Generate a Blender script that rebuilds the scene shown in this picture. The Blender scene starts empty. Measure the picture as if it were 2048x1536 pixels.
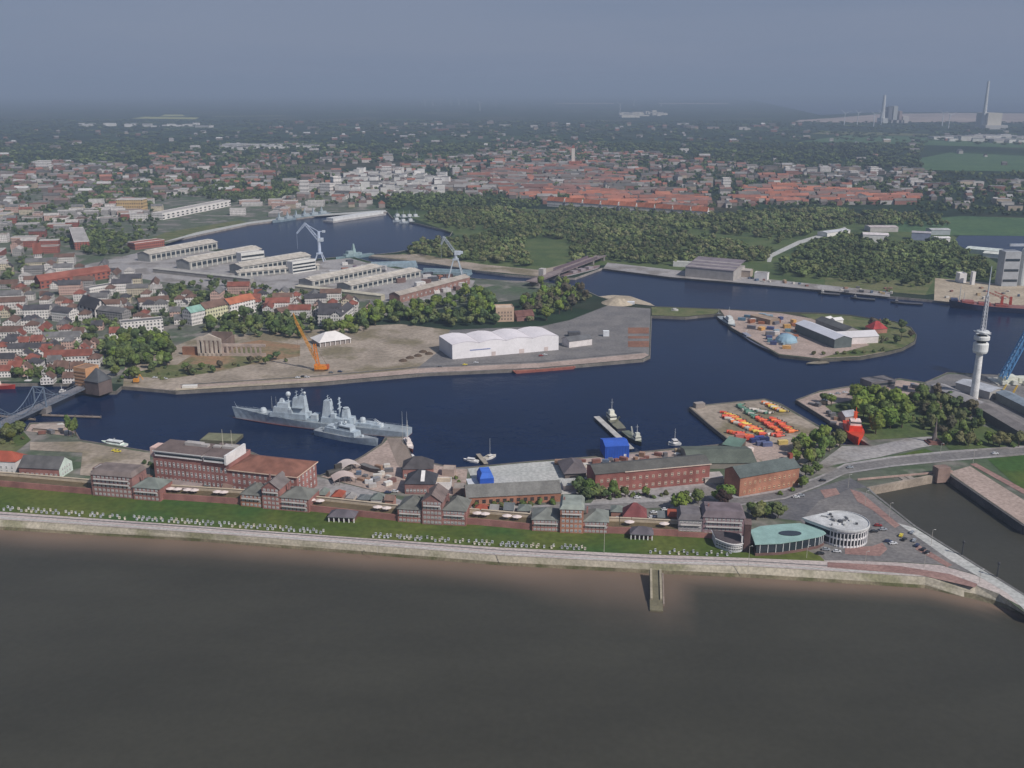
HAZE = 1.15e-4; HAZECOL = (.49, .60, .775, 1); SUN_E = 3.9; SKY_E = .085; EXPO = 0.0
VEIL = (.80, .95); VEILCOL = (2.08, 2.68, 4.0); VEILCOL2 = (2.5, 2.98, 4.2)
import bpy, bmesh, math, random
import numpy as np
from mathutils import Vector, Matrix
from mathutils.geometry import tessellate_polygon
R = random.Random(11)
NR = np.random.default_rng(5)
sc = bpy.context.scene
col = sc.collection
V = Vector
# ------------------------------------------------------------------ camera model: a helicopter 240 m above the estuary
F, CAMZ, HOR = 2000.0, 240.0, 177.0
PITCH = math.atan((768 - HOR) / F)
CP, SP = math.cos(PITCH), math.sin(PITCH)
WL, SL = -2.5, -5.0            # harbour level, tidal level outside


def ray(px, py):
    x = (px - 1024) / F; v = (768 - py) / F
    return V((x, CP + v * SP, -SP + v * CP))


def P(px, py, z=0.0):
    r = ray(px, py); t = (z - CAMZ) / r.z
    return V((r.x * t, r.y * t, z))


def hgt(px, py, ytop, z=0.0):
    p = P(px, py, z); r = ray(px, ytop)
    return CAMZ + r.z * p.y / r.y - z


def proj(p):
    d = V(p) - V((0, 0, CAMZ))
    fw = d.y * CP - d.z * SP; up = d.y * SP + d.z * CP
    return 1024 + F * d.x / fw, 768 - F * up / fw


def inside(pt, poly):
    x, y = pt[0], pt[1]; c = False; n = len(poly); j = n - 1
    for i in range(n):
        xi, yi = poly[i][0], poly[i][1]; xj, yj = poly[j][0], poly[j][1]
        if (yi > y) != (yj > y) and x < (xj - xi) * (y - yi) / (yj - yi) + xi: c = not c
        j = i
    return c


# ------------------------------------------------------------------ materials
MATS = {}


def nt(m):
    m.use_nodes = True
    t = m.node_tree; t.nodes.clear()
    o = t.nodes.new('ShaderNodeOutputMaterial'); b = t.nodes.new('ShaderNodeBsdfPrincipled')
    t.links.new(b.outputs[0], o.inputs[0])
    return t, b


def N(t, typ, **kw):
    n = t.nodes.new(typ)
    for k, v in kw.items():
        if k.startswith('i_'): n.inputs[k[2:].replace('_', ' ')].default_value = v
        else: setattr(n, k, v)
    return n


def c4(c): return (c[0], c[1], c[2], 1.0)


def mixc(t, fac, a, b, mode='MIX'):
    n = t.nodes.new('ShaderNodeMix'); n.data_type = 'RGBA'; n.blend_type = mode
    for s, v in ((n.inputs[0], fac), (n.inputs[6], a), (n.inputs[7], b)):
        if hasattr(v, 'links'): t.links.new(v, s)
        elif isinstance(v, (int, float)): s.default_value = v
        else: s.default_value = c4(v)
    return n.outputs[2]


def noise_fac(t, scale, detail=3.0, lo=0.35, hi=0.65, stretch=None, coord='Object'):
    tc = N(t, 'ShaderNodeTexCoord'); s = tc.outputs[coord]
    if stretch:
        mp = N(t, 'ShaderNodeMapping'); mp.inputs['Scale'].default_value = stretch
        t.links.new(s, mp.inputs[0]); s = mp.outputs[0]
    n = N(t, 'ShaderNodeTexNoise'); n.inputs['Scale'].default_value = scale; n.inputs['Detail'].default_value = detail
    t.links.new(s, n.inputs['Vector'])
    r = N(t, 'ShaderNodeMapRange'); r.inputs[1].default_value = lo; r.inputs[2].default_value = hi
    t.links.new(n.outputs[0], r.inputs[0])
    return r.outputs[0]


def mul(t, colr, fac_socket, lo, hi):
    r = N(t, 'ShaderNodeMapRange'); r.inputs[3].default_value = lo; r.inputs[4].default_value = hi
    t.links.new(fac_socket, r.inputs[0])
    n = t.nodes.new('ShaderNodeVectorMath'); n.operation = 'SCALE'
    t.links.new(colr, n.inputs[0]); t.links.new(r.outputs[0], n.inputs['Scale'])
    return n.outputs[0]


def objcolor(t, attr=None):
    if attr:
        n = N(t, 'ShaderNodeAttribute'); n.attribute_name = attr; return n.outputs['Color']
    return N(t, 'ShaderNodeObjectInfo').outputs['Color']


def paint(name, rough=0.6, nscale=0.25, amt=0.16, metal=0.0, attr=None, spec=0.3):
    """weathered surface in the object's own colour"""
    m = bpy.data.materials.new(name); t, b = nt(m)
    c = objcolor(t, attr)
    c = mul(t, c, noise_fac(t, nscale, 4), 1 - amt, 1 + amt * 0.6)
    c = mul(t, c, noise_fac(t, nscale * 7, 2), 1 - amt * 0.6, 1 + amt * 0.5)
    t.links.new(c, b.inputs['Base Color'])
    b.inputs['Roughness'].default_value = rough; b.inputs['Metallic'].default_value = metal
    b.inputs['Specular IOR Level'].default_value = spec
    MATS[name] = m; return m


def two(name, c1, c2, scale, rough=0.85, c3=None, scale3=None, stretch=None, detail=4, spec=0.2, lo=.38, hi=.62):
    """two (or three) toned ground"""
    m = bpy.data.materials.new(name); t, b = nt(m)
    c = mixc(t, noise_fac(t, scale, detail, lo, hi, stretch), c1, c2)
    if c3: c = mixc(t, noise_fac(t, scale3, 4, .52, .62, stretch), c, c3)
    c = mul(t, c, noise_fac(t, scale * 9, 3), .8, 1.15)
    t.links.new(c, b.inputs['Base Color']); b.inputs['Roughness'].default_value = rough
    b.inputs['Specular IOR Level'].default_value = spec
    MATS[name] = m; return m


paint('painted_wall', .75, .18, .12)
paint('steel_paint', .5, .3, .18, spec=.4)
paint('slate_roof', .8, .12, .2)
paint('tent_fabric', .55, .05, .07)
paint('plain_concrete', .85, .15, .2)
paint('car_paint', .3, .3, .05, spec=.5)


def glass_mat():
    m = bpy.data.materials.new('window_glass'); t, b = nt(m)
    b.inputs['Base Color'].default_value = (.03, .04, .05, 1); b.inputs['Roughness'].default_value = .12
    MATS['window_glass'] = m


glass_mat()


def brick_mat():
    m = bpy.data.materials.new('brickwork'); t, b = nt(m)
    c = objcolor(t)
    uv = N(t, 'ShaderNodeTexCoord')
    br = N(t, 'ShaderNodeTexBrick'); br.inputs['Scale'].default_value = 1.0
    br.inputs['Color1'].default_value = (1.05, 1.0, .95, 1); br.inputs['Color2'].default_value = (.72, .74, .8, 1)
    br.inputs['Mortar'].default_value = (1.05, 1.15, 1.2, 1)
    br.inputs['Brick Width'].default_value = .5; br.inputs['Row Height'].default_value = .2; br.inputs['Mortar Size'].default_value = .02
    t.links.new(uv.outputs['UV'], br.inputs['Vector'])
    c = mixc(t, 1.0, c, br.outputs[0], 'MULTIPLY')
    c = mul(t, c, noise_fac(t, .12, 4), .72, 1.15)
    t.links.new(c, b.inputs['Base Color']); b.inputs['Roughness'].default_value = .85
    b.inputs['Specular IOR Level'].default_value = .2
    MATS['brickwork'] = m


brick_mat()


def facade_mat(name='house_facade', attr=None, px=2.6, pz=3.0):
    """rendered wall with rows of small dark panes in it (one house's windows, a pixel or so each)"""
    m = bpy.data.materials.new(name); t, b = nt(m)
    c = mul(t, objcolor(t, attr), noise_fac(t, .2, 3), .85, 1.08)
    uv = N(t, 'ShaderNodeTexCoord'); sx = N(t, 'ShaderNodeSeparateXYZ'); t.links.new(uv.outputs['UV'], sx.inputs[0])

    def band(sock, period, lo, hi):
        d = N(t, 'ShaderNodeMath', operation='DIVIDE'); d.inputs[1].default_value = period; t.links.new(sock, d.inputs[0])
        f = N(t, 'ShaderNodeMath', operation='FRACT'); t.links.new(d.outputs[0], f.inputs[0])
        g = N(t, 'ShaderNodeMath', operation='GREATER_THAN'); g.inputs[1].default_value = lo; t.links.new(f.outputs[0], g.inputs[0])
        l = N(t, 'ShaderNodeMath', operation='LESS_THAN'); l.inputs[1].default_value = hi; t.links.new(f.outputs[0], l.inputs[0])
        k = N(t, 'ShaderNodeMath', operation='MULTIPLY'); t.links.new(g.outputs[0], k.inputs[0]); t.links.new(l.outputs[0], k.inputs[1])
        return k.outputs[0]
    k = N(t, 'ShaderNodeMath', operation='MULTIPLY')
    t.links.new(band(sx.outputs[0], px, .28, .72), k.inputs[0]); t.links.new(band(sx.outputs[1], pz, .32, .8), k.inputs[1])
    c = mixc(t, k.outputs[0], c, (.035, .04, .05))
    t.links.new(c, b.inputs['Base Color']); b.inputs['Roughness'].default_value = .7
    b.inputs['Specular IOR Level'].default_value = .25
    MATS[name] = m


facade_mat()
facade_mat('far_facade', 'tint')
paint('far_roof', .8, .05, .15, attr='tint')


def tile_mat(name='tile_roof', attr=None):
    m = bpy.data.materials.new(name); t, b = nt(m)
    c = objcolor(t, attr)
    uv = N(t, 'ShaderNodeTexCoord')
    w = N(t, 'ShaderNodeTexWave', wave_type='BANDS', bands_direction='X'); w.inputs['Scale'].default_value = .45
    w.inputs['Distortion'].default_value = .6; t.links.new(uv.outputs['UV'], w.inputs[0])
    c = mul(t, c, w.outputs[1], .86, 1.06)
    c = mul(t, c, noise_fac(t, .16, 4), .72, 1.15)
    t.links.new(c, b.inputs['Base Color']); b.inputs['Roughness'].default_value = .85
    b.inputs['Specular IOR Level'].default_value = .2
    MATS[name] = m


tile_mat()


def leaf_mat(name, attr=None):
    m = bpy.data.materials.new(name); t, b = nt(m)
    c = objcolor(t, attr)
    c = mul(t, c, noise_fac(t, .5, 2, .3, .7), .6, 1.35)
    hs = N(t, 'ShaderNodeHueSaturation'); t.links.new(c, hs.inputs['Color'])
    r = N(t, 'ShaderNodeMapRange'); r.inputs[3].default_value = .485; r.inputs[4].default_value = .515
    t.links.new(noise_fac(t, .25, 2, .3, .7), r.inputs[0]); t.links.new(r.outputs[0], hs.inputs['Hue'])
    t.links.new(hs.outputs[0], b.inputs['Base Color'])
    b.inputs['Roughness'].default_value = .7; b.inputs['Specular IOR Level'].default_value = .15
    tr = t.nodes.new('ShaderNodeBsdfTranslucent'); t.links.new(hs.outputs[0], tr.inputs[0])
    mx = t.nodes.new('ShaderNodeMixShader'); mx.inputs[0].default_value = .06
    t.links.new(b.outputs[0], mx.inputs[1]); t.links.new(tr.outputs[0], mx.inputs[2])
    o = [n for n in t.nodes if n.type == 'OUTPUT_MATERIAL'][0]; t.links.new(mx.outputs[0], o.inputs[0])
    MATS[name] = m


leaf_mat('leaves'); leaf_mat('far_leaves', 'tint')
paint('bark', .9, 2, .2)


def water_mat(name, deep, rough, wscale, bump, spec=.5, stretch=(1, 1, 1)):
    m = bpy.data.materials.new(name); t, b = nt(m)
    c = mixc(t, noise_fac(t, .006, 3, .35, .65, stretch), deep, tuple(x * 1.25 for x in deep))
    t.links.new(c, b.inputs['Base Color'])
    b.inputs['Roughness'].default_value = rough; b.inputs['IOR'].default_value = 1.33; b.inputs['Specular IOR Level'].default_value = spec
    c = mul(t, c, noise_fac(t, .035, 5, .3, .7, stretch), .9, 1.1); c = mul(t, c, noise_fac(t, .35, 3, .3, .7), .93, 1.07)
    t.links.new(c, b.inputs['Base Color'])
    tc = N(t, 'ShaderNodeTexCoord'); n = N(t, 'ShaderNodeTexNoise'); n.inputs['Scale'].default_value = wscale; n.inputs['Detail'].default_value = 3
    t.links.new(tc.outputs['Object'], n.inputs['Vector'])
    bp = N(t, 'ShaderNodeBump'); bp.inputs['Strength'].default_value = bump; bp.inputs['Distance'].default_value = .35
    t.links.new(n.outputs[0], bp.inputs['Height']); t.links.new(bp.outputs[0], b.inputs['Normal'])
    MATS[name] = m; return m, t, b


# ------------------------------------------------------------------ mesh builder
class MB:
    def __init__(s): s.v = []; s.f = []; s.mi = []; s.cur = 0

    def add(s, vs, fs):
        n = len(s.v); s.v += [tuple(x) for x in vs]
        for f in fs: s.f.append([n + i for i in f]); s.mi.append(s.cur)
        return s

    def para(s, o, ex, ey, ez):
        o, ex, ey, ez = V(o), V(ex), V(ey), V(ez)
        c = [o, o + ex, o + ex + ey, o + ey]; c += [p + ez for p in c]
        fs = [(3, 2, 1, 0), (4, 5, 6, 7), (0, 1, 5, 4), (1, 2, 6, 5), (2, 3, 7, 6), (3, 0, 4, 7)]
        if ex.cross(ey).dot(ez) < 0: fs = [f[::-1] for f in fs]
        return s.add(c, fs)

    def box(s, cx, cy, z, sx, sy, sz, rz=0.0, taper=1.0):
        c, n = math.cos(rz), math.sin(rz); out = []
        for k, zz in ((1.0, z), (taper, z + sz)):
            for a, b in ((-1, -1), (1, -1), (1, 1), (-1, 1)):
                x, y = a * sx / 2 * k, b * sy / 2 * k
                out.append((cx + x * c - y * n, cy + x * n + y * c, zz))
        return s.add(out, [(3, 2, 1, 0), (4, 5, 6, 7), (0, 1, 5, 4), (1, 2, 6, 5), (2, 3, 7, 6), (3, 0, 4, 7)])

    def tube(s, p, q, r0, r1=None, n=8, caps=True):
        p, q = V(p), V(q); r1 = r0 if r1 is None else r1
        d = (q - p).normalized(); a = d.orthogonal().normalized(); b = d.cross(a)
        vs = []
        for o, r in ((p, r0), (q, r1)):
            for i in range(n):
                t = 2 * math.pi * i / n; vs.append(o + a * (r * math.cos(t)) + b * (r * math.sin(t)))
        fs = [(i, (i + 1) % n, n + (i + 1) % n, n + i) for i in range(n)]
        if caps: fs += [tuple(range(n))[::-1], tuple(range(n, 2 * n))]
        return s.add(vs, fs)

    def lathe(s, prof, n=16, c=(0, 0, 0)):
        vs = []
        for r, z in prof:
            for i in range(n):
                t = 2 * math.pi * i / n; vs.append((c[0] + r * math.cos(t), c[1] + r * math.sin(t), c[2] + z))
        fs = []
        for k in range(len(prof) - 1):
            for i in range(n):
                j = (i + 1) % n; fs.append((k * n + i, k * n + j, (k + 1) * n + j, (k + 1) * n + i))
        fs += [tuple(range(n))[::-1], tuple(range((len(prof) - 1) * n, len(prof) * n))]
        return s.add(vs, fs)

    def ball(s, c, r, n=8, m=6, sz=1.0):
        prof = [(r * max(.02, math.sin(math.pi * k / m)), -r * sz * math.cos(math.pi * k / m)) for k in range(m + 1)]
        return s.lathe(prof, n, c)

    def prism(s, poly, z0, z1):
        n = len(poly); ar = sum(poly[i][0] * poly[(i + 1) % n][1] - poly[(i + 1) % n][0] * poly[i][1] for i in range(n))
        if ar < 0: poly = poly[::-1]
        vs = [(p[0], p[1], z0) for p in poly] + [(p[0], p[1], z1) for p in poly]
        fs = [(i, (i + 1) % n, n + (i + 1) % n, n + i) for i in range(n)]
        tri = tessellate_polygon([[V((p[0], p[1], 0)) for p in poly]])
        for a, b, c in tri:
            q = [poly[a], poly[b], poly[c]]
            if (q[1][0] - q[0][0]) * (q[2][1] - q[0][1]) - (q[1][1] - q[0][1]) * (q[2][0] - q[0][0]) < 0: a, c = c, a
            fs.append((n + a, n + b, n + c))
            fs.append((c, b, a))
        return s.add(vs, fs)

    def truss(s, p, q, w0, w1, nseg, r=.25):
        """square lattice boom from p to q"""
        p, q = V(p), V(q); d = (q - p).normalized()
        a = d.cross(V((0, 0, 1))); a = a.normalized() if a.length > .01 else V((1, 0, 0)); b = a.cross(d).normalized()
        rings = []
        for k in range(nseg + 1):
            t = k / nseg; o = p.lerp(q, t); w = w0 + (w1 - w0) * t
            rings.append([o + a * (sx * w / 2) + b * (sy * w / 2) for sx, sy in ((-1, -1), (1, -1), (1, 1), (-1, 1))])
        for k in range(nseg):
            for i in range(4):
                s.tube(rings[k][i], rings[k + 1][i], r, n=4, caps=False)
                j = (i + 1) % 4
                s.tube(rings[k][i], rings[k + 1][j], r * .6, n=4, caps=False)
        return s

    def build(s, name, mat, parent=None, color=None, loc=None, smooth=False):
        me = bpy.data.meshes.new(name)
        me.from_pydata(s.v, [], s.f)
        ml = mat if isinstance(mat, (list, tuple)) else [mat]
        for k in ml: me.materials.append(MATS[k])
        if len(ml) > 1: me.polygons.foreach_set('material_index', s.mi)
        uvl = me.uv_layers.new(name='UVMap')
        uv = np.zeros((len(me.loops), 2), np.float32)
        for p in me.polygons:
            n = p.normal
            if abs(n.z) < .8:
                t = V((-n.y, n.x, 0)); t = t.normalized() if t.length > 1e-6 else V((1, 0, 0))
                sv = 1 / max(.3, math.sqrt(max(0, 1 - n.z * n.z)))
                for li in p.loop_indices:
                    c = me.vertices[me.loops[li].vertex_index].co
                    uv[li] = (c.x * t.x + c.y * t.y, c.z * sv)
            else:
                for li in p.loop_indices:
                    c = me.vertices[me.loops[li].vertex_index].co; uv[li] = (c.x, c.y)
        uvl.data.foreach_set('uv', uv.ravel())
        if smooth: me.polygons.foreach_set('use_smooth', [True] * len(me.polygons))
        me.update()
        return link(me, name, parent, color, loc)


def link(me, name, parent=None, color=None, loc=None):
    o = bpy.data.objects.new(name, me); col.objects.link(o)
    if parent is not None: o.parent = parent
    if color is not None: o.color = c4(color)
    if loc is not None: o.location = loc
    return o


def thing(name, label, cat, loc=(0, 0, 0), rz=0.0, group=None):
    o = bpy.data.objects.new(name, None); col.objects.link(o)
    o.location = loc; o.rotation_euler = (0, 0, rz); o.empty_display_size = .5
    return tag(o, label, cat, group)


def tag(o, label, cat, group=None):
    o['label'] = label; o['category'] = cat
    if group: o['group'] = group
    return o


def kind(o, k='structure'):
    o['kind'] = k; return o


def dup(root, loc, rz=0.0, scale=None, label=None, group=None, color=None):
    r = root.copy(); col.objects.link(r); r.location = loc; r.rotation_euler = (0, 0, rz)
    if scale is not None: r.scale = scale if hasattr(scale, '__len__') else (scale,) * 3
    if label: r['label'] = label
    if group: r['group'] = group
    for ch in list(root.children):
        c = ch.copy(); col.objects.link(c); c.parent = r
        if color and ch.name.split('.')[0] in color: c.color = c4(color[ch.name.split('.')[0]])
        for g in ch.children:
            d = g.copy(); col.objects.link(d); d.parent = c
    return r


ORD = ['first', 'second', 'third', 'fourth', 'fifth', 'sixth', 'seventh', 'eighth', 'ninth', 'tenth', 'eleventh', 'twelfth', 'thirteenth',
       'fourteenth', 'fifteenth', 'sixteenth', 'seventeenth', 'eighteenth', 'nineteenth']


def ordinal(i):
    if i < 19: return ORD[i]
    i += 1; tens = ['', '', 'twenty', 'thirty', 'forty', 'fifty', 'sixty', 'seventy', 'eighty', 'ninety'][i // 10]
    if i % 10 == 0: return tens[:-1] + 'ieth'
    return tens + '-' + ORD[i % 10 - 1]


def sheet(name, pts, z, mat, holes=(), k='structure', color=None, px=True):
    w = [[(P(a, b, z) if px else V((a, b, z))) for a, b in poly] for poly in (pts,) + tuple(holes)]
    flat = [p for poly in w for p in poly]
    mb = MB()
    fs = []
    for a, b, c in tessellate_polygon(w):
        if (flat[b] - flat[a]).cross(flat[c] - flat[a]).z < 0: a, c = c, a
        fs.append((a, b, c))
    mb.add(flat, fs)
    o = mb.build(name, mat, color=color)
    return kind(o, k)


def S(r, g, b, k=1.0):
    """albedo from a sunlit picture value"""
    def l(u):
        u /= 255.0
        return u / 12.92 if u <= .04045 else ((u + .055) / 1.055) ** 2.4
    return tuple(min(.85, k * l(u)) for u in (r, g, b))


# ------------------------------------------------------------------ water, land, quays
m, t, b = water_mat('harbour_water', (.0035, .0125, .043), .2, .11, .8, spec=.09)
m, t, b = water_mat('tidal_water', (.046, .0435, .033), .45, .16, .35, spec=.3, stretch=(.4, 1, 1))
# suspended mud along the shore: vertex attribute 'mud'
a_ = N(t, 'ShaderNodeAttribute'); a_.attribute_name = 'mud'
nf = noise_fac(t, .02, 4, .3, .7)
mm = N(t, 'ShaderNodeMath', operation='MULTIPLY_ADD'); t.links.new(nf, mm.inputs[0]); mm.inputs[1].default_value = .35; mm.inputs[2].default_value = .82
m2 = N(t, 'ShaderNodeMath', operation='MULTIPLY', use_clamp=True); t.links.new(mm.outputs[0], m2.inputs[0]); t.links.new(a_.outputs['Fac'], m2.inputs[1])
old = b.inputs['Base Color'].links[0].from_socket
t.links.new(mixc(t, m2.outputs[0], old, (.19, .135, .10)), b.inputs['Base Color'])
b.inputs['Base Color']

sheet('harbour_water', [(-1500, 415), (3000, 415), (3000, 870), (1705, 898), (1300, 955), (640, 975), (-1500, 960)], WL, 'harbour_water')

shore_px = [(-700, 1023), (0, 1060), (400, 1083), (1000, 1131), (1300, 1147), (1500, 1156), (1700, 1168), (1850, 1177), (1950, 1200), (2008, 1216), (2060, 1236), (2105, 1226), (2400, 1290)]


def ylin(pts, x):
    for (x0, y0), (x1, y1) in zip(pts, pts[1:]):
        if x0 <= x <= x1: return y0 + (y1 - y0) * (x - x0) / (x1 - x0)
    return pts[-1][1]


xs = [-700, -350, 0, 120, 250, 400, 550, 700, 850, 1000, 1100, 1200, 1250, 1280, 1300, 1315, 1330, 1350, 1400, 1450, 1500, 1600, 1700, 1850, 1950, 2008, 2060, 2105, 2400]
offs = [-6, 4, 12, 22, 36, 55, 80, 130, 420]
vs, md = [], []
for x in xs:
    y0 = ylin(shore_px, x)
    wide = 1.4 + 2.0 * math.exp(-((x - 1230) / 170) ** 2) + 1.6 * math.exp(-((x - 1330) / 40) ** 2)
    if x > 1380: wide = .9
    if x > 1980: wide = .3
    for o in offs:
        vs.append(P(x, y0 + o, SL)); md.append(max(0, 1 - max(0, o - 6) / (26 * wide)) ** 1.2)
    vs.append(P(x * .6 + 400, 1900, SL)); md.append(0)
n = len(offs) + 1
fs = [(i * n + k, i * n + k + 1, (i + 1) * n + k + 1, (i + 1) * n + k) for i in range(len(xs) - 1) for k in range(n - 1)]
mb = MB(); mb.add(vs, fs); sea = kind(mb.build('sea', 'tidal_water'))
at = sea.data.attributes.new('mud', 'FLOAT', 'POINT'); at.data.foreach_set('value', md)
sheet('lock_basin_water', [(1700, 940), (2500, 900), (2700, 1300), (2060, 1236), (2020, 1200), (1800, 1080), (1690, 1000)], SL + .05, 'tidal_water')

sheet('estuary', [(-3000, -400), (3500, -400), (3500, 480), (900, 480), (420, 380), (-3000, 420)], SL - .12, 'tidal_water', px=False)
# far countryside: dark fields, woods and hedges
m = bpy.data.materials.new('countryside'); t, b = nt(m)
tc = N(t, 'ShaderNodeTexCoord')
vo = N(t, 'ShaderNodeTexVoronoi'); vo.inputs['Scale'].default_value = .0026; t.links.new(tc.outputs['Object'], vo.inputs['Vector'])
sh = N(t, 'ShaderNodeSeparateColor'); t.links.new(vo.outputs['Color'], sh.inputs[0])
rp = N(t, 'ShaderNodeValToRGB'); rp.color_ramp.interpolation = 'CONSTANT'
els = [(0, (.022, .04, .022)), (.3, (.03, .055, .025)), (.55, (.045, .075, .03)), (.72, (.06, .06, .04)), (.82, (.028, .045, .03)), (.93, (.09, .085, .06))]
e = rp.color_ramp.elements
e[0].position, e[0].color = els[0][0], c4(els[0][1]); e[1].position, e[1].color = els[1][0], c4(els[1][1])
for p_, c_ in els[2:]:
    q = e.new(p_); q.color = c4(c_)
t.links.new(sh.outputs[0], rp.inputs[0])
c = mixc(t, noise_fac(t, .0022, 5, .42, .55), rp.outputs[0], (.02, .036, .022))
c = mul(t, c, noise_fac(t, .02, 4), .75, 1.2)
t.links.new(c, b.inputs['Base Color']); b.inputs['Roughness'].default_value = .95; b.inputs['Specular IOR Level'].default_value = .1
MATS['countryside'] = m

paint('quay_stone', .85, .1, .25)
two('gravel', S(144, 132, 118), S(168, 154, 140), .03, c3=S(126, 116, 94), scale3=.018)
two('town_ground', S(98, 100, 90), S(80, 94, 70), .02, c3=S(132, 126, 120), scale3=.03)
two('asphalt', S(112, 109, 109), S(128, 124, 122), .05)
two('dark_asphalt', S(98, 97, 100), S(112, 110, 111), .05)
two('yard_concrete', S(150, 146, 146), S(165, 160, 158), .04, c3=S(132, 126, 122), scale3=.03)
two('pale_concrete', S(176, 176, 172), S(188, 186, 182), .05)
two('pink_paving', S(160, 142, 132), S(178, 158, 148), .05)
two('red_paving', S(142, 112, 106), S(156, 126, 118), .06)
two('grass', S(74, 90, 38), S(92, 100, 46), .03, c3=S(62, 90, 42), scale3=.012)
two('rough_grass', S(92, 100, 62), S(122, 116, 84), .03, c3=S(78, 92, 50), scale3=.03)
two('sand', S(162, 148, 130), S(182, 168, 148), .03)
two('rust_ground', S(128, 92, 76), S(142, 104, 86), .05)
two('bare_earth', S(150, 118, 92), S(128, 118, 90), .03, c3=S(104, 104, 70), scale3=.03)
two('revetment_stone', S(168, 160, 142), S(186, 176, 158), .08, c3=S(142, 138, 112), scale3=.03)
two('promenade_paving', S(178, 164, 160), S(190, 178, 172), .06, stretch=(.3, 1, 1))
two('wood_floor', S(76, 92, 52), S(92, 102, 62), .03, c3=S(66, 82, 48), scale3=.012)
two('field_green', S(68, 94, 64), S(80, 104, 68), .01)
two('rape_field', S(156, 156, 92), S(170, 168, 108), .01)
two('mudflat', S(158, 142, 134), S(182, 164, 154), .002)
two('planks', S(134, 120, 110), S(150, 136, 126), .2, stretch=(1, .1, 1))

north_shore = [(-900, 768), (60, 767), (146, 767), (150, 783), (232, 783), (243, 773), (330, 780), (352, 783), (640, 766), (850, 747), (1080, 737), (1285, 719), (1300, 712),
               (1303, 632), (1370, 635), (1395, 632), (1430, 629), (1446, 630), (1462, 655), (1558, 710), (1600, 715), (1640, 719), (1720, 715), (1770, 706), (1805, 697),
               (1830, 683), (1833, 670), (1822, 655), (1790, 643), (1750, 638), (1700, 630), (1640, 626), (1560, 624), (1500, 621), (1440, 618), (1310, 613),
               (1240, 603), (1195, 592), (1170, 580), (1120, 569), (1072, 562), (1040, 563), (950, 557), (870, 546), (800, 535), (735, 522), (700, 512), (610, 520), (530, 513),
               (440, 498), (330, 492), (318, 487), (400, 469), (500, 448), (615, 434), (660, 429), (775, 424), (785, 436), (835, 447), (872, 456), (905, 463), (900, 472),
               (868, 480), (830, 497), (790, 505), (748, 509), (738, 513), (800, 520), (870, 528), (950, 541), (1010, 549), (1080, 554), (1112, 549), (1126, 556), (1150, 556), (1205, 536),
               (1340, 553), (1510, 567), (1650, 580), (1780, 593), (1895, 603), (2048, 615), (3000, 680)]
south_shore = [(-900, 850), (20, 850), (50, 862), (60, 846), (126, 844), (152, 866), (160, 880), (300, 903), (330, 886), (470, 890), (600, 946), (640, 951), (688, 932), (724, 913),
               (764, 887), (771, 874), (806, 874), (825, 918), (853, 923), (881, 930), (903, 936), (943, 934), (1050, 924), (1205, 912), (1290, 903), (1440, 889), (1458, 880),
               (1420, 850), (1379, 815), (1398, 811), (1530, 798), (1562, 808), (1610, 836), (1672, 872), (1684, 890), (1742, 892), (1702, 868), (1592, 800), (1640, 782), (1740, 766), (1800, 757),
               (1850, 765), (1895, 745), (1990, 750), (2600, 770)]
lock_east = [(2700, 1250), (2048, 1052), (1905, 954), (1893, 945)]
lock_head = [(1893, 945), (1870, 950), (1735, 976)]
lock_west = [(1735, 976), (1748, 988), (1830, 1053), (2048, 1190), (2093, 1217), (2055, 1229)]
sea_edge = [(2055, 1229), (2010, 1196), (1998, 1188), (1950, 1170), (1850, 1154), (1700, 1145), (1500, 1133), (1300, 1127), (1000, 1111), (700, 1088), (400, 1066), (0, 1039), (-700, 1003)]

wn = [P(*p) for p in north_shore] + [V((14000, 6000, 0)), V((34000, 60000, 0)), V((-34000, 60000, 0)), V((-14000, 6000, 0)), V((-3000, 1500, 0))]
mb = MB(); fs = []
for a, b_, c in tessellate_polygon([wn]):
    if (wn[b_] - wn[a]).cross(wn[c] - wn[a]).z < 0: a, c = c, a
    fs.append((a, b_, c))
mb.add(wn, fs); ground = kind(mb.build('ground', 'countryside'))
ws = [P(*p) for p in south_shore + lock_east + lock_head[1:] + lock_west[1:] + sea_edge[1:]]
mb = MB(); fs = []
for a, b_, c in tessellate_polygon([ws]):
    if (ws[b_] - ws[a]).cross(ws[c] - ws[a]).z < 0: a, c = c, a
    fs.append((a, b_, c))
mb.add(ws, fs); kind(mb.build('waterfront_ground', 'town_ground'))


def quay(name, pts, zb, mat='quay_stone', color=S(120, 114, 108), w=.9, top=.25):
    mb = MB(); q = [P(*p) for p in pts]
    for a, b_ in zip(q, q[1:]):
        d = b_ - a
        if d.length < .5: continue
        nn = V((-d.y, d.x, 0)).normalized() * w
        mb.para(a - nn / 2 + V((0, 0, zb)), d, nn, V((0, 0, top - zb)))
    return kind(mb.build(name, mat, color=color))


quay('north_quay', north_shore[:16], WL - 1)
quay('island_quay', north_shore[15:36], WL - 1, color=S(96, 92, 84))
quay('channel_quay', north_shore[36:], WL - 1, color=S(150, 142, 136))
quay('south_quay', south_shore, WL - 1, color=S(112, 104, 98))
quay('lock_quay', lock_east, SL - 1, color=S(88, 84, 84), w=1.5)
quay('lock_head_quay', lock_head, SL - 1, color=S(160, 146, 132), w=2)
quay('lock_mole', lock_west, SL - 1, color=S(120, 118, 116), w=1.5)
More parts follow.
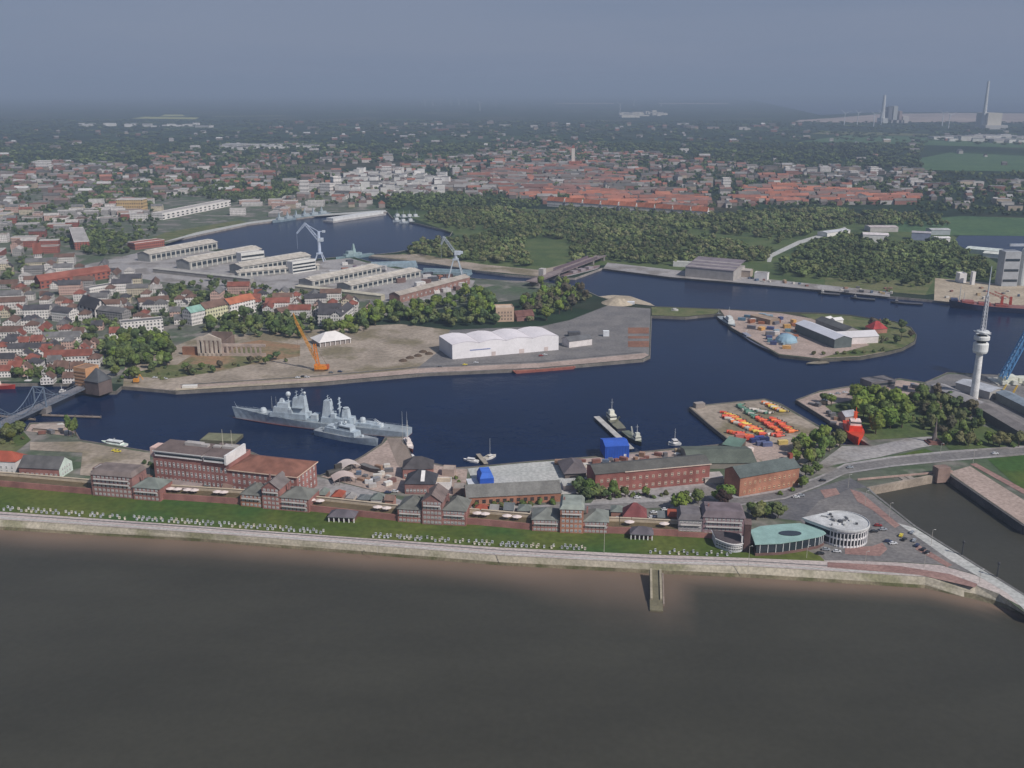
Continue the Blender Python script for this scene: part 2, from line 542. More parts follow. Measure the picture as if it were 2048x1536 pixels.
# sloped sea wall
mb = MB(); top = sea_edge[::-1]; vs = []
sx_ = [-700, 0, 200, 400, 700, 1000, 1300, 1500, 1700, 1850, 1950, 1998, 2010, 2055]
for x in sx_:
    a = P(x, ylin(top, x), 0.02); yb = ylin(shore_px, x) + 2
    c = P(x, yb, SL - .6)
    vs += [a, a.lerp(c, .5) + V((0, 0, .1)), c]
mb.add(vs, [f for i in range(len(sx_) - 1) for f in ((i * 3, i * 3 + 1, i * 3 + 4, i * 3 + 3), (i * 3 + 1, i * 3 + 2, i * 3 + 5, i * 3 + 4))])
kind(mb.build('sea_wall_slope', 'revetment_stone'))

# ------------------------------------------------------------------ ground sheets, north side
sheet('town_ground', [(-700, 764), (60, 763), (145, 763), (245, 768), (330, 775), (620, 650), (1030, 600), (1160, 575), (1070, 563), (940, 558), (800, 537), (735, 524), (690, 516), (600, 524), (440, 502), (320, 492), (400, 466),
                      (500, 445), (620, 432), (660, 425), (780, 420), (700, 395), (560, 380), (300, 370), (0, 340), (-700, 330)], .05, 'town_ground')
sheet('waste_ground', [(246, 772), (340, 780), (352, 781), (640, 764), (850, 745), (905, 742), (905, 660), (800, 648), (720, 652), (560, 665), (400, 672), (330, 700), (250, 730)], .10, 'gravel')
sheet('bare_earth', [(345, 735), (420, 745), (520, 725), (600, 712), (600, 690), (520, 680), (400, 700)], .15, 'bare_earth')
sheet('grass_patch', [(250, 750), (330, 758), (430, 744), (420, 728), (330, 730)], .20, 'rough_grass')
sheet('warehouse_yard', [(820, 748), (1080, 735.5), (1284, 717.5), (1298, 711), (1301, 634), (1301, 617), (1215, 611), (1140, 640), (1085, 652), (900, 660), (880, 700)], .15, 'asphalt')
sheet('quay_strip', [(640, 764), (850, 745), (1080, 735), (1284, 717), (1298, 710), (1290, 706), (1080, 726), (850, 736), (640, 755), (360, 772), (355, 780)], .22, 'pink_paving')
sheet('haul_road', [(352, 781), (640, 764), (640, 760), (352, 776)], .3, 'sand')
for y0, y1 in ((655, 667), (672, 677), (682, 694)):
    sheet('storage_bay', [(1256, y0), (1298, y0), (1298, y1), (1256, y1)], .22, 'rust_ground')
sheet('causeway_grass', [(1304, 630), (1370, 633), (1395, 630), (1432, 627), (1440, 619), (1310, 614), (1303, 614)], .10, 'rough_grass')
sheet('island_ground', [(1440, 619), (1448, 630), (1464, 655), (1559, 708), (1640, 717), (1720, 713), (1770, 704), (1700, 660), (1640, 640), (1560, 626)], .10, 'pink_paving')
sheet('island_grass', [(1640, 716), (1720, 712), (1770, 703), (1805, 695), (1828, 682), (1831, 670), (1820, 656), (1790, 645), (1750, 640), (1700, 632), (1640, 628), (1600, 628), (1680, 660), (1740, 690)], .15, 'rough_grass')
sheet('spit_sand', [(1197, 593), (1240, 604), (1310, 612), (1300, 606), (1260, 592), (1225, 590)], .12, 'sand')
sheet('shipyard_ground', [(150, 535), (322, 495), (440, 503), (530, 518), (610, 525), (700, 516), (735, 526), (800, 539), (870, 550), (950, 561), (935, 590), (800, 606), (640, 590), (480, 585), (300, 560)], .12, 'yard_concrete')
sheet('basin_apron', [(250, 500), (318, 485), (400, 467), (500, 446), (480, 440), (330, 465)], .12, 'rough_grass')
sheet('basin_quay_paving', [(318, 486), (400, 468.5), (500, 447.5), (615, 433.5), (775, 423.5), (770, 420), (612, 430), (498, 444), (395, 464)], .2, 'pale_concrete')
sheet('bank_strip', [(748, 510), (740, 512), (800, 519), (870, 527), (950, 540), (1080, 553), (1110, 548), (1190, 522), (1180, 515), (1080, 540), (960, 528), (840, 508)], .1, 'gravel')
sheet('wood_floor', [(800, 508), (880, 488), (910, 468), (850, 445), (790, 424), (900, 412), (1420, 430), (1900, 440), (1905, 470), (2048, 560), (1850, 590), (1500, 555), (1210, 530), (1080, 540), (940, 528)], .06, 'wood_floor')
sheet('north_bank', [(1206, 537), (1340, 554), (1510, 568), (1650, 581), (1780, 594), (1780, 584), (1650, 570), (1510, 556), (1350, 540), (1215, 525)], .14, 'yard_concrete')
sheet('sand_yard', [(1868, 601), (1900, 604), (2048, 616), (2700, 660), (2700, 600), (2048, 572), (1870, 556)], .14, 'sand')
sheet('north_meadow', [(1650, 572), (1850, 590), (1868, 560), (1780, 560), (1650, 555)], .12, 'rough_grass')
sheet('forest_road', [(1534, 524), (1542, 524), (1545, 514), (1600, 488), (1695, 458), (1690, 454), (1595, 482), (1536, 510)], .2, 'pale_concrete')
sheet('green_meadow', [(1790, 462), (1900, 470), (2200, 474), (2200, 440), (1920, 432), (1760, 446)], .12, 'field_green')
sheet('inner_basin', [(1905, 486), (1918, 498), (2060, 508), (2300, 512), (2300, 474), (1918, 471)], .2, 'harbour_water')
for pts, mt in (([(1850, 340), (2200, 346), (2200, 318), (1900, 305), (1830, 318)], 'field_green'), ([(1600, 283), (2200, 300), (2200, 282), (1700, 270)], 'field_green'),
                ([(1650, 262), (1860, 268), (1850, 272), (1620, 268)], 'rough_grass'),
                ([(262, 237), (390, 238.5), (400, 235), (290, 233.5)], 'rape_field'), ([(420, 233.8), (580, 232), (560, 230.6), (430, 232)], 'rough_grass'),
                ([(320, 232.5), (370, 232.5), (365, 229), (330, 229)], 'rape_field')):
    sheet('field', pts, 1.0, mt)
sheet('tidal_flat', [(1590, 243), (1700, 245.5), (1850, 244), (2300, 248), (2300, 228), (1900, 226), (1760, 228), (1680, 235), (1600, 240)], 1.2, 'mudflat')
sheet('far_bay', [(1640, 230), (1760, 224), (2400, 226), (2400, 200), (1500, 199)], 1.0, 'harbour_water')
sheet('far_sandbank', [(1108, 207.4), (1230, 207.6), (1225, 206.2), (1115, 206)], 2, 'mudflat')
sheet('far_sandbank', [(1315, 207.8), (1462, 208), (1455, 206.4), (1320, 206.2)], 2, 'mudflat')

# ------------------------------------------------------------------ ground sheets, south side
lawn_top = [(-700, 925), (0, 972), (200, 990), (400, 1003), (500, 1010), (640, 1024), (800, 1042), (950, 1049), (1100, 1063), (1250, 1067), (1420, 1076), (1500, 1090), (1600, 1095), (1640, 1112)]
lawn_bot = [(-700, 985), (0, 1023), (400, 1052), (700, 1074), (1000, 1095), (1300, 1109), (1500, 1116), (1650, 1122)]
sheet('lawn', lawn_top + lawn_bot[::-1], .12, 'grass')
prom = [(-700, 985), (0, 1023), (400, 1052), (700, 1074), (1000, 1095), (1300, 1109), (1500, 1116), (1700, 1121), (1800, 1125), (1880, 1130), (1950, 1150), (2010, 1180), (2060, 1222)]
sheet('promenade', prom + [(x, y - .6) for x, y in sea_edge[1:]], .08, 'promenade_paving')
sheet('promenade_kerb', [(x, y - 10) for x, y in sea_edge[5:]] + [(x, y - 11.5) for x, y in sea_edge[5:]][::-1], .14, 'dark_asphalt')
sheet('promenade_edge', [(x, y - 3) for x, y in sea_edge[4:]] + [(x, y - 5) for x, y in sea_edge[4:]][::-1], .14, 'pale_concrete')
sheet('plaza', [(1650, 1121), (1700, 1120.5), (1800, 1124), (1880, 1129), (1950, 1149), (2012, 1181), (2040, 1186), (1830, 1056), (1745, 990), (1700, 975), (1640, 1000), (1600, 1040), (1640, 1090)], .10, 'asphalt')
sheet('red_pavement', [(1700, 978), (1722, 985), (1800, 1050), (1790, 1056), (1745, 1020), (1715, 1003)], .18, 'red_paving')
sheet('red_pavement', [(1655, 1124), (1800, 1132), (1900, 1148), (1955, 1168), (1950, 1175), (1840, 1150), (1655, 1134)], .20, 'red_paving')
sheet('red_pavement', [(1690, 1095), (1745, 1092), (1765, 1085), (1775, 1098), (1760, 1112), (1690, 1108)], .18, 'red_paving')
sheet('red_pavement', [(1640, 980), (1672, 976), (1680, 988), (1650, 996)], .18, 'red_paving')
sheet('red_pavement', [(1838, 1090), (1905, 1130), (1895, 1134), (1830, 1098)], .18, 'red_paving')
sheet('mole_paving', [(1795, 1046), (1830, 1056), (2046, 1190), (2088, 1216), (2055, 1226), (2015, 1186), (1900, 1120)], .14, 'pale_concrete')
road = [(600, 1000, 6), (800, 1022, 6), (1000, 1022, 5), (1180, 1016, 6), (1340, 1008, 6), (1480, 1002, 6), (1570, 988, 7), (1640, 962, 7), (1690, 938, 7), (1780, 924, 7), (1900, 912, 7), (2048, 901, 6), (2700, 860, 6)]
sheet('road', [(x, y + w) for x, y, w in road] + [(x, y - w) for x, y, w in road][::-1], .20, 'asphalt')
sheet('pavement', [(x, y - w) for x, y, w in road] + [(x, y - w - 4) for x, y, w in road][::-1], .26, 'yard_concrete')
sheet('pavement', [(x, y + w + 3) for x, y, w in road[4:]] + [(x, y + w) for x, y, w in road[4:]][::-1], .26, 'yard_concrete')
sheet('roadside_forecourt', [(1560, 1000), (1640, 975), (1700, 955), (1735, 975), (1700, 978), (1640, 1000), (1600, 1042), (1500, 1030)], .12, 'dark_asphalt')
sheet('access_road', [(1600, 938), (1640, 934), (1760, 914), (1850, 893), (1870, 880), (1850, 878), (1760, 900), (1640, 925)], .18, 'yard_concrete')
sheet('verge', [(1625, 940), (1690, 928), (1780, 915), (1870, 905), (1850, 897), (1760, 918), (1640, 937)], .16, 'grass')
sheet('quay_road', [(600, 950), (640, 955), (760, 985), (830, 1010), (800, 1022), (700, 1006), (600, 985)], .14, 'yard_concrete')
sheet('museum_plaza', [(642, 953), (690, 933), (726, 914), (766, 888), (775, 878), (800, 930), (820, 985), (760, 984)], .2, 'pink_paving')
sheet('wooden_pier', [(773, 875), (805, 875), (824, 918), (810, 940), (795, 930)], .3, 'planks')
sheet('museum_yard', [(855, 926), (880, 932), (902, 938), (935, 938), (930, 990), (870, 992)], .2, 'pink_paving')
sheet('concrete_apron', [(935, 937), (1050, 926), (1130, 920), (1170, 950), (1185, 985), (1100, 990), (950, 975)], .22, 'pale_concrete')
sheet('work_quay', [(1060, 925), (1205, 914), (1290, 905), (1440, 891), (1500, 905), (1530, 930), (1400, 935), (1200, 945), (1170, 950)], .16, 'pink_paving')
sheet('buoy_yard', [(1445, 885), (1460, 880), (1422, 850), (1382, 815), (1398, 812.5), (1529, 799.5), (1560, 810), (1608, 838), (1670, 874), (1680, 890), (1590, 935), (1520, 930)], .12, 'gravel')
sheet('forecourt', [(1540, 930), (1600, 925), (1590, 895), (1500, 880), (1470, 890)], .2, 'pink_paving')
sheet('car_park', [(1200, 985), (1420, 965), (1480, 985), (1480, 995), (1340, 1002), (1180, 1008)], .18, 'yard_concrete')
sheet('gravel_lot', [(60, 884), (160, 883), (300, 906), (300, 960), (160, 950), (165, 905), (60, 900)], .16, 'gravel')
sheet('boat_store_ground', [(52, 862), (62, 848), (126, 846), (150, 866), (140, 872)], .12, 'pink_paving')
sheet('roadside_grass', [(-200, 868), (48, 864), (62, 880), (30, 905), (-200, 910)], .12, 'rough_grass')
sheet('dockside_paving', [(1594, 801), (1640, 784), (1740, 768), (1800, 760), (1850, 768), (1870, 790), (1760, 790), (1650, 810), (1690, 850), (1738, 888), (1705, 868)], .14, 'pink_paving')
sheet('slip_road', [(1684, 892), (1742, 893), (1800, 880), (1850, 870), (1890, 880), (1860, 892), (1640, 925)], .12, 'yard_concrete')
sheet('park_ground', [(1650, 812), (1760, 792), (1880, 800), (1960, 850), (2100, 890), (1900, 900), (1870, 872), (1740, 880)], .16, 'wood_floor')
sheet('crane_yard', [(1850, 768), (1895, 748), (2300, 760), (2300, 880), (2060, 870), (1950, 810)], .12, 'asphalt')
sheet('tower_forecourt', [(1925, 815), (1960, 806), (2048, 860), (2100, 885), (2040, 880)], .2, 'pink_paving')
sheet('lock_grass', [(1975, 918), (2048, 910), (2600, 870), (2600, 1080), (2048, 985)], .14, 'grass')
sheet('lock_walkway', [(1898, 944), (1940, 932), (2048, 1000), (2600, 1200), (2600, 1225), (2048, 1048), (1908, 952)], .18, 'pink_paving')
sheet('lock_lane', [(1940, 928), (1952, 926), (2048, 978), (2600, 1130), (2600, 1145), (2048, 988)], .24, 'red_paving')

sheet('quay_rails', [(360, 770), (640, 752), (850, 733), (1080, 723), (1284, 704), (1284, 703), (1080, 722), (850, 732), (640, 751), (360, 769)], .36, 'dark_asphalt')
# tide-stained foot of the sea wall
vs = []
for x in sx_:
    a = P(x, ylin(top, x), 0.02); c = P(x, ylin(shore_px, x) + 2, SL - .6); q = a.lerp(c, .5) + V((0, 0, .1)); u = R.uniform(.1, .35)
    vs += [q.lerp(c, u) + V((0, -.06, .06)), c + V((0, -.06, .06))]
mb = MB(); mb.add(vs, [(i * 2, i * 2 + 1, i * 2 + 3, i * 2 + 2) for i in range(len(sx_) - 1)])
two('weed_stone', S(104, 98, 76), S(134, 124, 102), .1, c3=S(92, 92, 62), scale3=.06)
kind(mb.build('tide_stained_stone', 'weed_stone'))

# ------------------------------------------------------------------ buildings
BRICK, BRICK2, OBRICK = S(162, 114, 106), S(150, 112, 106), S(174, 122, 100)
WHITE, CREAM, GREYW = S(226, 222, 220), S(206, 196, 176), S(170, 168, 168)
SLATE, GGREY, REDT, BROWNR, DGREY = S(92, 96, 92), S(122, 128, 122), S(160, 84, 66), S(112, 96, 88), S(80, 80, 84)
_win = {}


def window_mesh(w, h, frame=True):
    k = (w, h, frame)
    if k not in _win:
        mb = MB(); f = .14
        mb.cur = 0
        mb.para((-w / 2, -.10, 0), (w, 0, 0), (0, .14, 0), (0, 0, f)); mb.para((-w / 2, -.10, h - f), (w, 0, 0), (0, .14, 0), (0, 0, f))
        mb.para((-w / 2, -.10, f), (f, 0, 0), (0, .14, 0), (0, 0, h - 2 * f)); mb.para((w / 2 - f, -.10, f), (f, 0, 0), (0, .14, 0), (0, 0, h - 2 * f))
        mb.para((-.05, -.09, f), (.1, 0, 0), (0, .12, 0), (0, 0, h - 2 * f))
        mb.para((-w / 2 + f, -.09, h * .42), (w - 2 * f, 0, 0), (0, .12, 0), (0, 0, h * .22))      # drawn blind / transom
        mb.cur = 1
        mb.para((-w / 2 + f, -.04, f), (w - 2 * f, 0, 0), (0, .06, 0), (0, 0, h - 2 * f))
        o = mb.build('window', ['painted_wall', 'window_glass'], color=WHITE)
        me = o.data; bpy.data.objects.remove(o); _win[k] = me
    return _win[k]


def windows(root, x0, x1, y, zs, n, w=1.3, h=1.7, rz=0.0, color=WHITE, name='window', axis='x'):
    me = window_mesh(w, h)
    for z in zs:
        for i in range(n):
            x = x0 + (x1 - x0) * (i + .5) / n
            o = link(me, name, root, color)
            o.location = (x, y, z) if axis == 'x' else (y, x, z); o.rotation_euler = (0, 0, rz)


def frame_of(a, b, z0=0.0):
    A, B = P(a[0], a[1], z0), P(b[0], b[1], z0)
    d = B - A; return A, math.atan2(d.y, d.x), d.length


def vol(root, x0, y0, L, D, z0, h, roof, rh, wall, wc, rmat, rc, over=.5, axis='x', chim=(), parapet=None):
    """walls and roof of one block, in the thing's own axes"""
    mb = MB()
    mb.para((x0, y0, z0), (L, 0, 0), (0, D, 0), (0, 0, h))
    zt = z0 + h
    if roof == 'gable':
        if axis == 'x':
            for xx in (x0 + .01, x0 + L - .01):
                vs = [(xx, y0 + .02, zt), (xx, y0 + D - .02, zt), (xx, y0 + D / 2, zt + rh)]
                mb.add(vs, [(0, 1, 2)] if xx > x0 + 1 else [(2, 1, 0)])
        else:
            for yy in (y0 + .01, y0 + D - .01):
                vs = [(x0 + .02, yy, zt), (x0 + L - .02, yy, zt), (x0 + L / 2, yy, zt + rh)]
                mb.add(vs, [(0, 1, 2)] if yy < y0 + 1 else [(2, 1, 0)])
    w = mb.build('wall', wall, root, wc)
    mb = MB(); o = over; th = V((0, 0, .22))
    if roof == 'gable':
        if axis == 'x':
            e = rh * o / (D / 2)
            mb.para((x0 - o, y0 - o, zt - e + .03), (L + 2 * o, 0, 0), (0, D / 2 + o, rh + e), th)
            mb.para((x0 - o, y0 + D + o, zt - e + .03), (0, -D / 2 - o, rh + e), (L + 2 * o, 0, 0), th)
        else:
            e = rh * o / (L / 2)
            mb.para((x0 - o, y0 - o, zt - e + .03), (L / 2 + o, 0, rh + e), (0, D + 2 * o, 0), th)
            mb.para((x0 + L + o, y0 - o, zt - e + .03), (0, D + 2 * o, 0), (-L / 2 - o, 0, rh + e), th)
    elif roof == 'hip':
        a_, b_ = x0 - o, x0 + L + o; c_, d_ = y0 - o, y0 + D + o; k = min(D, L) / 2 * .95
        if L >= D: r1, r2 = (x0 + k, y0 + D / 2, zt + rh), (x0 + L - k, y0 + D / 2, zt + rh)
        else: r1, r2 = (x0 + L / 2, y0 + k, zt + rh), (x0 + L / 2, y0 + D - k, zt + rh)
        z = zt + .03
        vs = [(a_, c_, z), (b_, c_, z), (b_, d_, z), (a_, d_, z), r1, r2]
        fs = [(0, 1, 5, 4), (1, 2, 5), (2, 3, 4, 5), (3, 0, 4)] if L >= D else [(0, 1, 4), (1, 2, 5, 4), (2, 3, 5), (3, 0, 4, 5)]
        mb.add(vs, fs + [(3, 2, 1, 0)])
    elif roof == 'mansard':
        k = rh * .45
        z = zt + .03
        vs = [(x0 - o, y0 - o, z), (x0 + L + o, y0 - o, z), (x0 + L + o, y0 + D + o, z), (x0 - o, y0 + D + o, z),
              (x0 + k, y0 + k, z + rh), (x0 + L - k, y0 + k, z + rh), (x0 + L - k, y0 + D - k, z + rh), (x0 + k, y0 + D - k, z + rh)]
        mb.add(vs, [(0, 1, 5, 4), (1, 2, 6, 5), (2, 3, 7, 6), (3, 0, 4, 7), (4, 5, 6, 7), (3, 2, 1, 0)])
    elif roof == 'mono':
        mb.para((x0 - o, y0 - o, zt + .03), (L + 2 * o, 0, 0), (0, D + 2 * o, rh), th)
    else:
        p = .3
        mb.para((x0 + p, y0 + p, zt + .02), (L - 2 * p, 0, 0), (0, D - 2 * p, 0), (0, 0, .12))
    r = mb.build('roof', rmat, root, rc)
    if roof == 'flat':
        mb = MB(); p = .3; ph = rh or .5
        for q in (((x0 - .05, y0 - .05), (L + .1, 0), (0, p)), ((x0 - .05, y0 + D - p + .05), (L + .1, 0), (0, p)), ((x0 - .05, y0 + p - .05), (p, 0), (0, D - 2 * p + .1)), ((x0 + L - p + .05, y0 + p - .05), (p, 0), (0, D - 2 * p + .1))):
            mb.para((q[0][0], q[0][1], zt + .005), (q[1][0], q[1][1], 0), (q[2][0], q[2][1], 0), (0, 0, ph))
        mb.build('parapet', 'painted_wall', r, parapet or wc)
    for fx, fy, hh in chim:
        mb = MB(); mb.box(x0 + L * fx, y0 + D * fy, zt + (rh * .4 if roof != 'flat' else 0), .9, .7, hh + rh * .6)
        mb.build('chimney', 'brickwork', r, BRICK2)
    return w, r


def bld(name, label, cat, a, b, ytop, D, roof='gable', rh=3.0, wall='brickwork', wc=BRICK, rmat='tile_roof', rc=SLATE, win=None, group=None, root=None, z0=0.0, **kw):
    """front base line a-b in the photograph; eave row ytop; depth D metres, or the pixel of the right (left) rear eave corner"""
    A, rz, L = frame_of(a, b, z0)
    mid = ((a[0] + b[0]) / 2, (a[1] + b[1]) / 2)
    h = hgt(mid[0], mid[1], ytop, z0) if ytop is not None else kw.pop('h')
    if isinstance(D, tuple):
        C = P(D[0], D[1], z0 + h); D = abs((C - A).dot(V((-math.sin(rz), math.cos(rz), 0))))
    if root is None: root = thing(name, label, cat, A, rz, group)
    vol(root, 0, 0, L, D, 0, h, roof, rh, wall, wc, rmat, rc, **kw)
    if win:
        for (rows, n, z_, dz, w, hh) in win:
            windows(root, L * .03, L * .97, 0, [z_ + dz * i for i in range(rows)], n, w, hh)
    return root, L, D, h


# --- the dyke terrace with its brick face
def terrace(label, x0, x1, hgt_=4.0, dep=9.0, steps=6):
    A = P(x0, ylin(lawn_top, x0) + 1)
    root = thing('terrace_wall', label, 'brick wall', A)
    xs_ = [x0 + (x1 - x0) * i / steps for i in range(steps + 1)]
    pts = [P(x, ylin(lawn_top, x) + 1) - A for x in xs_]
    f, t_, p_ = MB(), MB(), MB()
    for q, r in zip(pts, pts[1:]):
        d = r - q; nn = V((-d.y, d.x, 0)).normalized()
        f.para(q - V((0, 0, .2)), d, nn * .6, V((0, 0, hgt_ + .2)))
        t_.para(q + nn * .6 - V((0, 0, .2)), d, nn * dep, V((0, 0, hgt_ - .6)))
        p_.para(q + nn * (dep + .62) - V((0, 0, .2)), d, nn * .5, V((0, 0, hgt_ + 1.6)))
        p_.para(q + nn * (dep + .3) + V((0, 0, hgt_ + 1.42)), d, nn * 1.2, V((0, 0, .3)))
    f.build('brick_face', 'brickwork', root, BRICK); t_.build('terrace_floor', 'plain_concrete', root, S(104, 90, 68))
    p_.build('parapet', 'painted_wall', root, S(196, 180, 158))
    return root


terrace('red brick dyke wall below the white gabled house, along the lawn', -150, 186)
terrace('red brick terrace wall between the first brick hotel and the grey-roofed hotel', 322, 482)
terrace('red brick terrace wall behind the small columned pavilion on the lawn', 618, 796)
terrace('red brick terrace wall with white sunshades below the low brick hall', 932, 1064)
terrace('red brick terrace wall right of the hotel with the gabled tower', 1216, 1356)
terrace('low red brick terrace wall in front of the purplish grey hotel', 1356, 1425, 3.0)


def hotel(label, wings, group='hotels on the dyke'):
    root = None
    for k, (a, b, ytop, D, roof, rh, rc, wc, rows, n) in enumerate(wings):
        if root is None:
            root, L, D, h = bld('seafront_hotel', label, 'hotel', a, b, ytop, D, roof, rh, 'brickwork', wc, 'tile_roof', rc, group=group)
            A0 = P(*a); rz0 = root.rotation_euler.z; x0 = 0; y0 = 0
        else:
            A, rz, L = frame_of(a, b); d = A - A0
            x0 = d.x * math.cos(rz0) + d.y * math.sin(rz0); y0 = -d.x * math.sin(rz0) + d.y * math.cos(rz0)
            h = hgt((a[0] + b[0]) / 2, (a[1] + b[1]) / 2, ytop)
            vol(root, x0, y0, L, D, 0, h, roof, rh, 'brickwork', wc, 'tile_roof', rc, axis='y' if roof == 'gable' and L < D * 1.2 else 'x', chim=((.15, .5, 1.6),) if k else ())
        dz = h / rows
        windows(root, x0 + L * .04, x0 + L * .96, y0, [dz * i + dz * .3 for i in range(rows)], n, 1.5, dz * .55)
        mb = MB()
        if rows > 2 and n > 3:      # white balcony fronts on the upper floors
            for i in (rows - 1, rows - 2)[:2 if L > 18 else 1]:
                mb.para((x0 + L * .08, y0 - 1.1, dz * i + .1), (L * .84, 0, 0), (0, .12, 0), (0, 0, .75))
                mb.para((x0 + L * .08, y0 - 1.1, dz * i), (L * .84, 0, 0), (0, 1.08, 0), (0, 0, .1))
            mb.build('balcony', 'painted_wall', root, S(214, 206, 202))
    return root


hotel('brick hotel with a broad brownish roof and five window rows, leftmost of the hotels',
      [((186, 991), (268, 998), 952, 16, 'mansard', 2.6, S(128, 116, 112), BRICK2, 5, 9), ((268, 999), (322, 1003), 976, 15, 'hip', 4.2, GGREY, BRICK, 3, 6)])
hotel('brick hotel with grey-green roofs and narrow gabled centre, below the white-topped office block',
      [((482, 1012), (526, 1016), 990, 16, 'hip', 4.5, S(118, 118, 112), OBRICK, 3, 5), ((526, 1017.5), (561, 1021), 977, 17, 'gable', 4.2, S(120, 112, 110), BRICK, 5, 4), ((561, 1020.5), (618, 1026), 997, 16, 'hip', 4.6, S(118, 118, 112), BRICK, 3, 7)])
hotel('brick hotel with wide slate roofs and tall gabled centre, right of the lawn pavilion',
      [((796, 1044), (845, 1047), 1019, 17, 'hip', 5.0, S(118, 118, 112), BRICK, 3, 6), ((845, 1048.5), (885, 1051), 1003, 17, 'gable', 4.2, S(122, 108, 104), BRICK2, 5, 5), ((885, 1050), (932, 1052), 1021, 17, 'hip', 5.2, S(118, 118, 112), BRICK, 3, 6)])
hotel('brick hotel with pale-topped orange central tower, between two light grey-green wings',
      [((1064, 1062), (1120, 1064), 1040, 16, 'hip', 4.2, S(132, 134, 128), BRICK, 3, 7), ((1120, 1066), (1166, 1067.5), 1019, 17, 'mansard', 2.2, S(150, 156, 148), OBRICK, 5, 5), ((1166, 1066), (1216, 1068.5), 1044, 16, 'hip', 4.2, S(130, 134, 128), BRICK, 3, 6)])
hotel('purplish grey-roofed hotel with white ground floor, left of the dark upright tower slab',
      [((1356, 1069), (1404, 1071), 1040, 15, 'mansard', 2.8, S(124, 118, 120), S(170, 160, 160), 3, 6), ((1404, 1071.5), (1488, 1076), 1036, 16, 'mansard', 3.2, S(122, 110, 114), S(150, 122, 126), 4, 9)])

# curved white cafe and dark tower slab at its end
A = P(1430, 1092); root = thing('seafront_cafe', 'white curved cafe with dark roof bulging onto the lawn beside the tower slab', 'cafe', A)
B = P(1486, 1100) - A
pts = []
for i in range(13):
    u = i / 12; p = V((B.x * u, B.y * u - 5.5 * math.sin(math.pi * u * .85 + .2), 0)); pts.append(p)
back = [V((B.x, B.y + 9, 0)), V((0, 9, 0))]
mb = MB(); mb.prism([(p.x, p.y) for p in pts + back], 0, 4.6); mb.build('wall', 'painted_wall', root, S(196, 196, 200))
mb = MB(); mb.prism([(p.x * 1.02 - .3, p.y - .5) for p in pts] + [(B.x + .4, B.y + 9.6), (-.5, 9.6)], 4.62, 5.1); mb.build('roof_rim', 'painted_wall', root, WHITE)
mb = MB(); mb.prism([(p.x, p.y + .2) for p in pts] + [(B.x, B.y + 9.1), (0, 9.1)], 5.12, 5.5); mb.build('roof', 'slate_roof', root, S(84, 76, 78))
for i in range(11):
    q = pts[i].lerp(pts[i + 1], .5); d = pts[i + 1] - pts[i]
    o = link(window_mesh(1.6, 2.6), 'window', root, WHITE, (q.x, q.y, 1.2)); o.rotation_euler = (0, 0, math.atan2(d.y, d.x))
A, rz, L = frame_of((1486, 1104), (1499, 1105))
root = thing('tower_slab', 'tall narrow dark brown brick slab standing at the right end of the white cafe', 'tower', A, rz)
mb = MB(); mb.para((0, 0, 0), (L, 0, 0), (0, 7, 0), (0, 0, 16)); mb.build('wall', 'brickwork', root, S(104, 80, 76))
mb = MB(); mb.para((-.2, -.2, 16.01), (L + .4, 0, 0), (0, 7.4, 0), (0, 0, .5)); mb.build('roof', 'plain_concrete', root, S(120, 100, 96))
mb = MB(); mb.para((-1.3, .3, 0), (.9, 0, 0), (0, .9, 0), (0, 0, 9)); mb.build('pillar', 'painted_wall', root, WHITE)

# small columned pavilions on the lawn
for a, b, lab in (((658, 1044), (708, 1046), 'small dark-roofed pavilion with white columns on the lawn, left of the slate-roofed hotel'),
                  ((1262, 1079), (1304, 1081), 'small dark-roofed pavilion with white columns on the lawn near the slender lamp mast')):
    A, rz, L = frame_of(a, b); root = thing('pavilion', lab, 'pavilion', A, rz, 'pavilions on the lawn')
    mb = MB(); mb.para((0, 2, 0), (L, 0, 0), (0, 6, 0), (0, 0, 3.4)); mb.build('wall', 'brickwork', root, S(120, 84, 80))
    mb = MB(); o = .8; mb.add([(-o, -o, 3.5), (L + o, -o, 3.5), (L + o, 9, 3.5), (-o, 9, 3.5), (4, 4, 6.6), (L - 4, 4, 6.6)], [(0, 1, 5, 4), (1, 2, 5), (2, 3, 4, 5), (3, 0, 4), (3, 2, 1, 0)]); mb.build('roof', 'tile_roof', root, S(104, 98, 104))
    for i in range(6):
        mb = MB(); mb.para((L * i / 5 - .3, -.2, 0), (.6, 0, 0), (0, .6, 0), (0, 0, 3.5)); mb.build('column', 'painted_wall', root, WHITE)
    mb = MB(); mb.para((0, -.1, 2.9), (L, 0, 0), (0, .3, 0), (0, 0, .58)); mb.build('beam', 'painted_wall', root, WHITE)

# left edge houses
r, L, D, h = bld('corner_house', 'white rendered house with red hipped roof and round front at the left edge', 'house', (-60, 945), (34, 949), 922, 13, 'hip', 5, 'painted_wall', WHITE, 'tile_roof', REDT)
windows(r, 2, L - 1, 0, [1.0, 3.8], 8, 1.4, 1.7)
r, L, D, h = bld('barrack_house', 'long brick house with big dark grey roof and pale green gable end with windows', 'house', (40, 953), (120, 957), 936, 15, 'gable', 5.5, 'brickwork', BRICK, 'tile_roof', S(100, 98, 98), win=[(1, 8, 1.2, 3, 1.5, 1.8)])
mb = MB(); o = 0.05; vs = [(L + .08, -.1, -.1), (L + .08, D + .1, -.1), (L + .08, D + .1, h), (L + .08, D / 2, h + 5.5), (L + .08, -.1, h)]
mb.add(vs + [(v[0] + .15, v[1], v[2]) for v in vs], [(4, 3, 2, 1, 0), (5, 6, 7, 8, 9)] + [(i, (i + 1) % 5, 5 + (i + 1) % 5, 5 + i) for i in range(5)])
mb.build('gable_end', 'painted_wall', r, S(206, 218, 208))
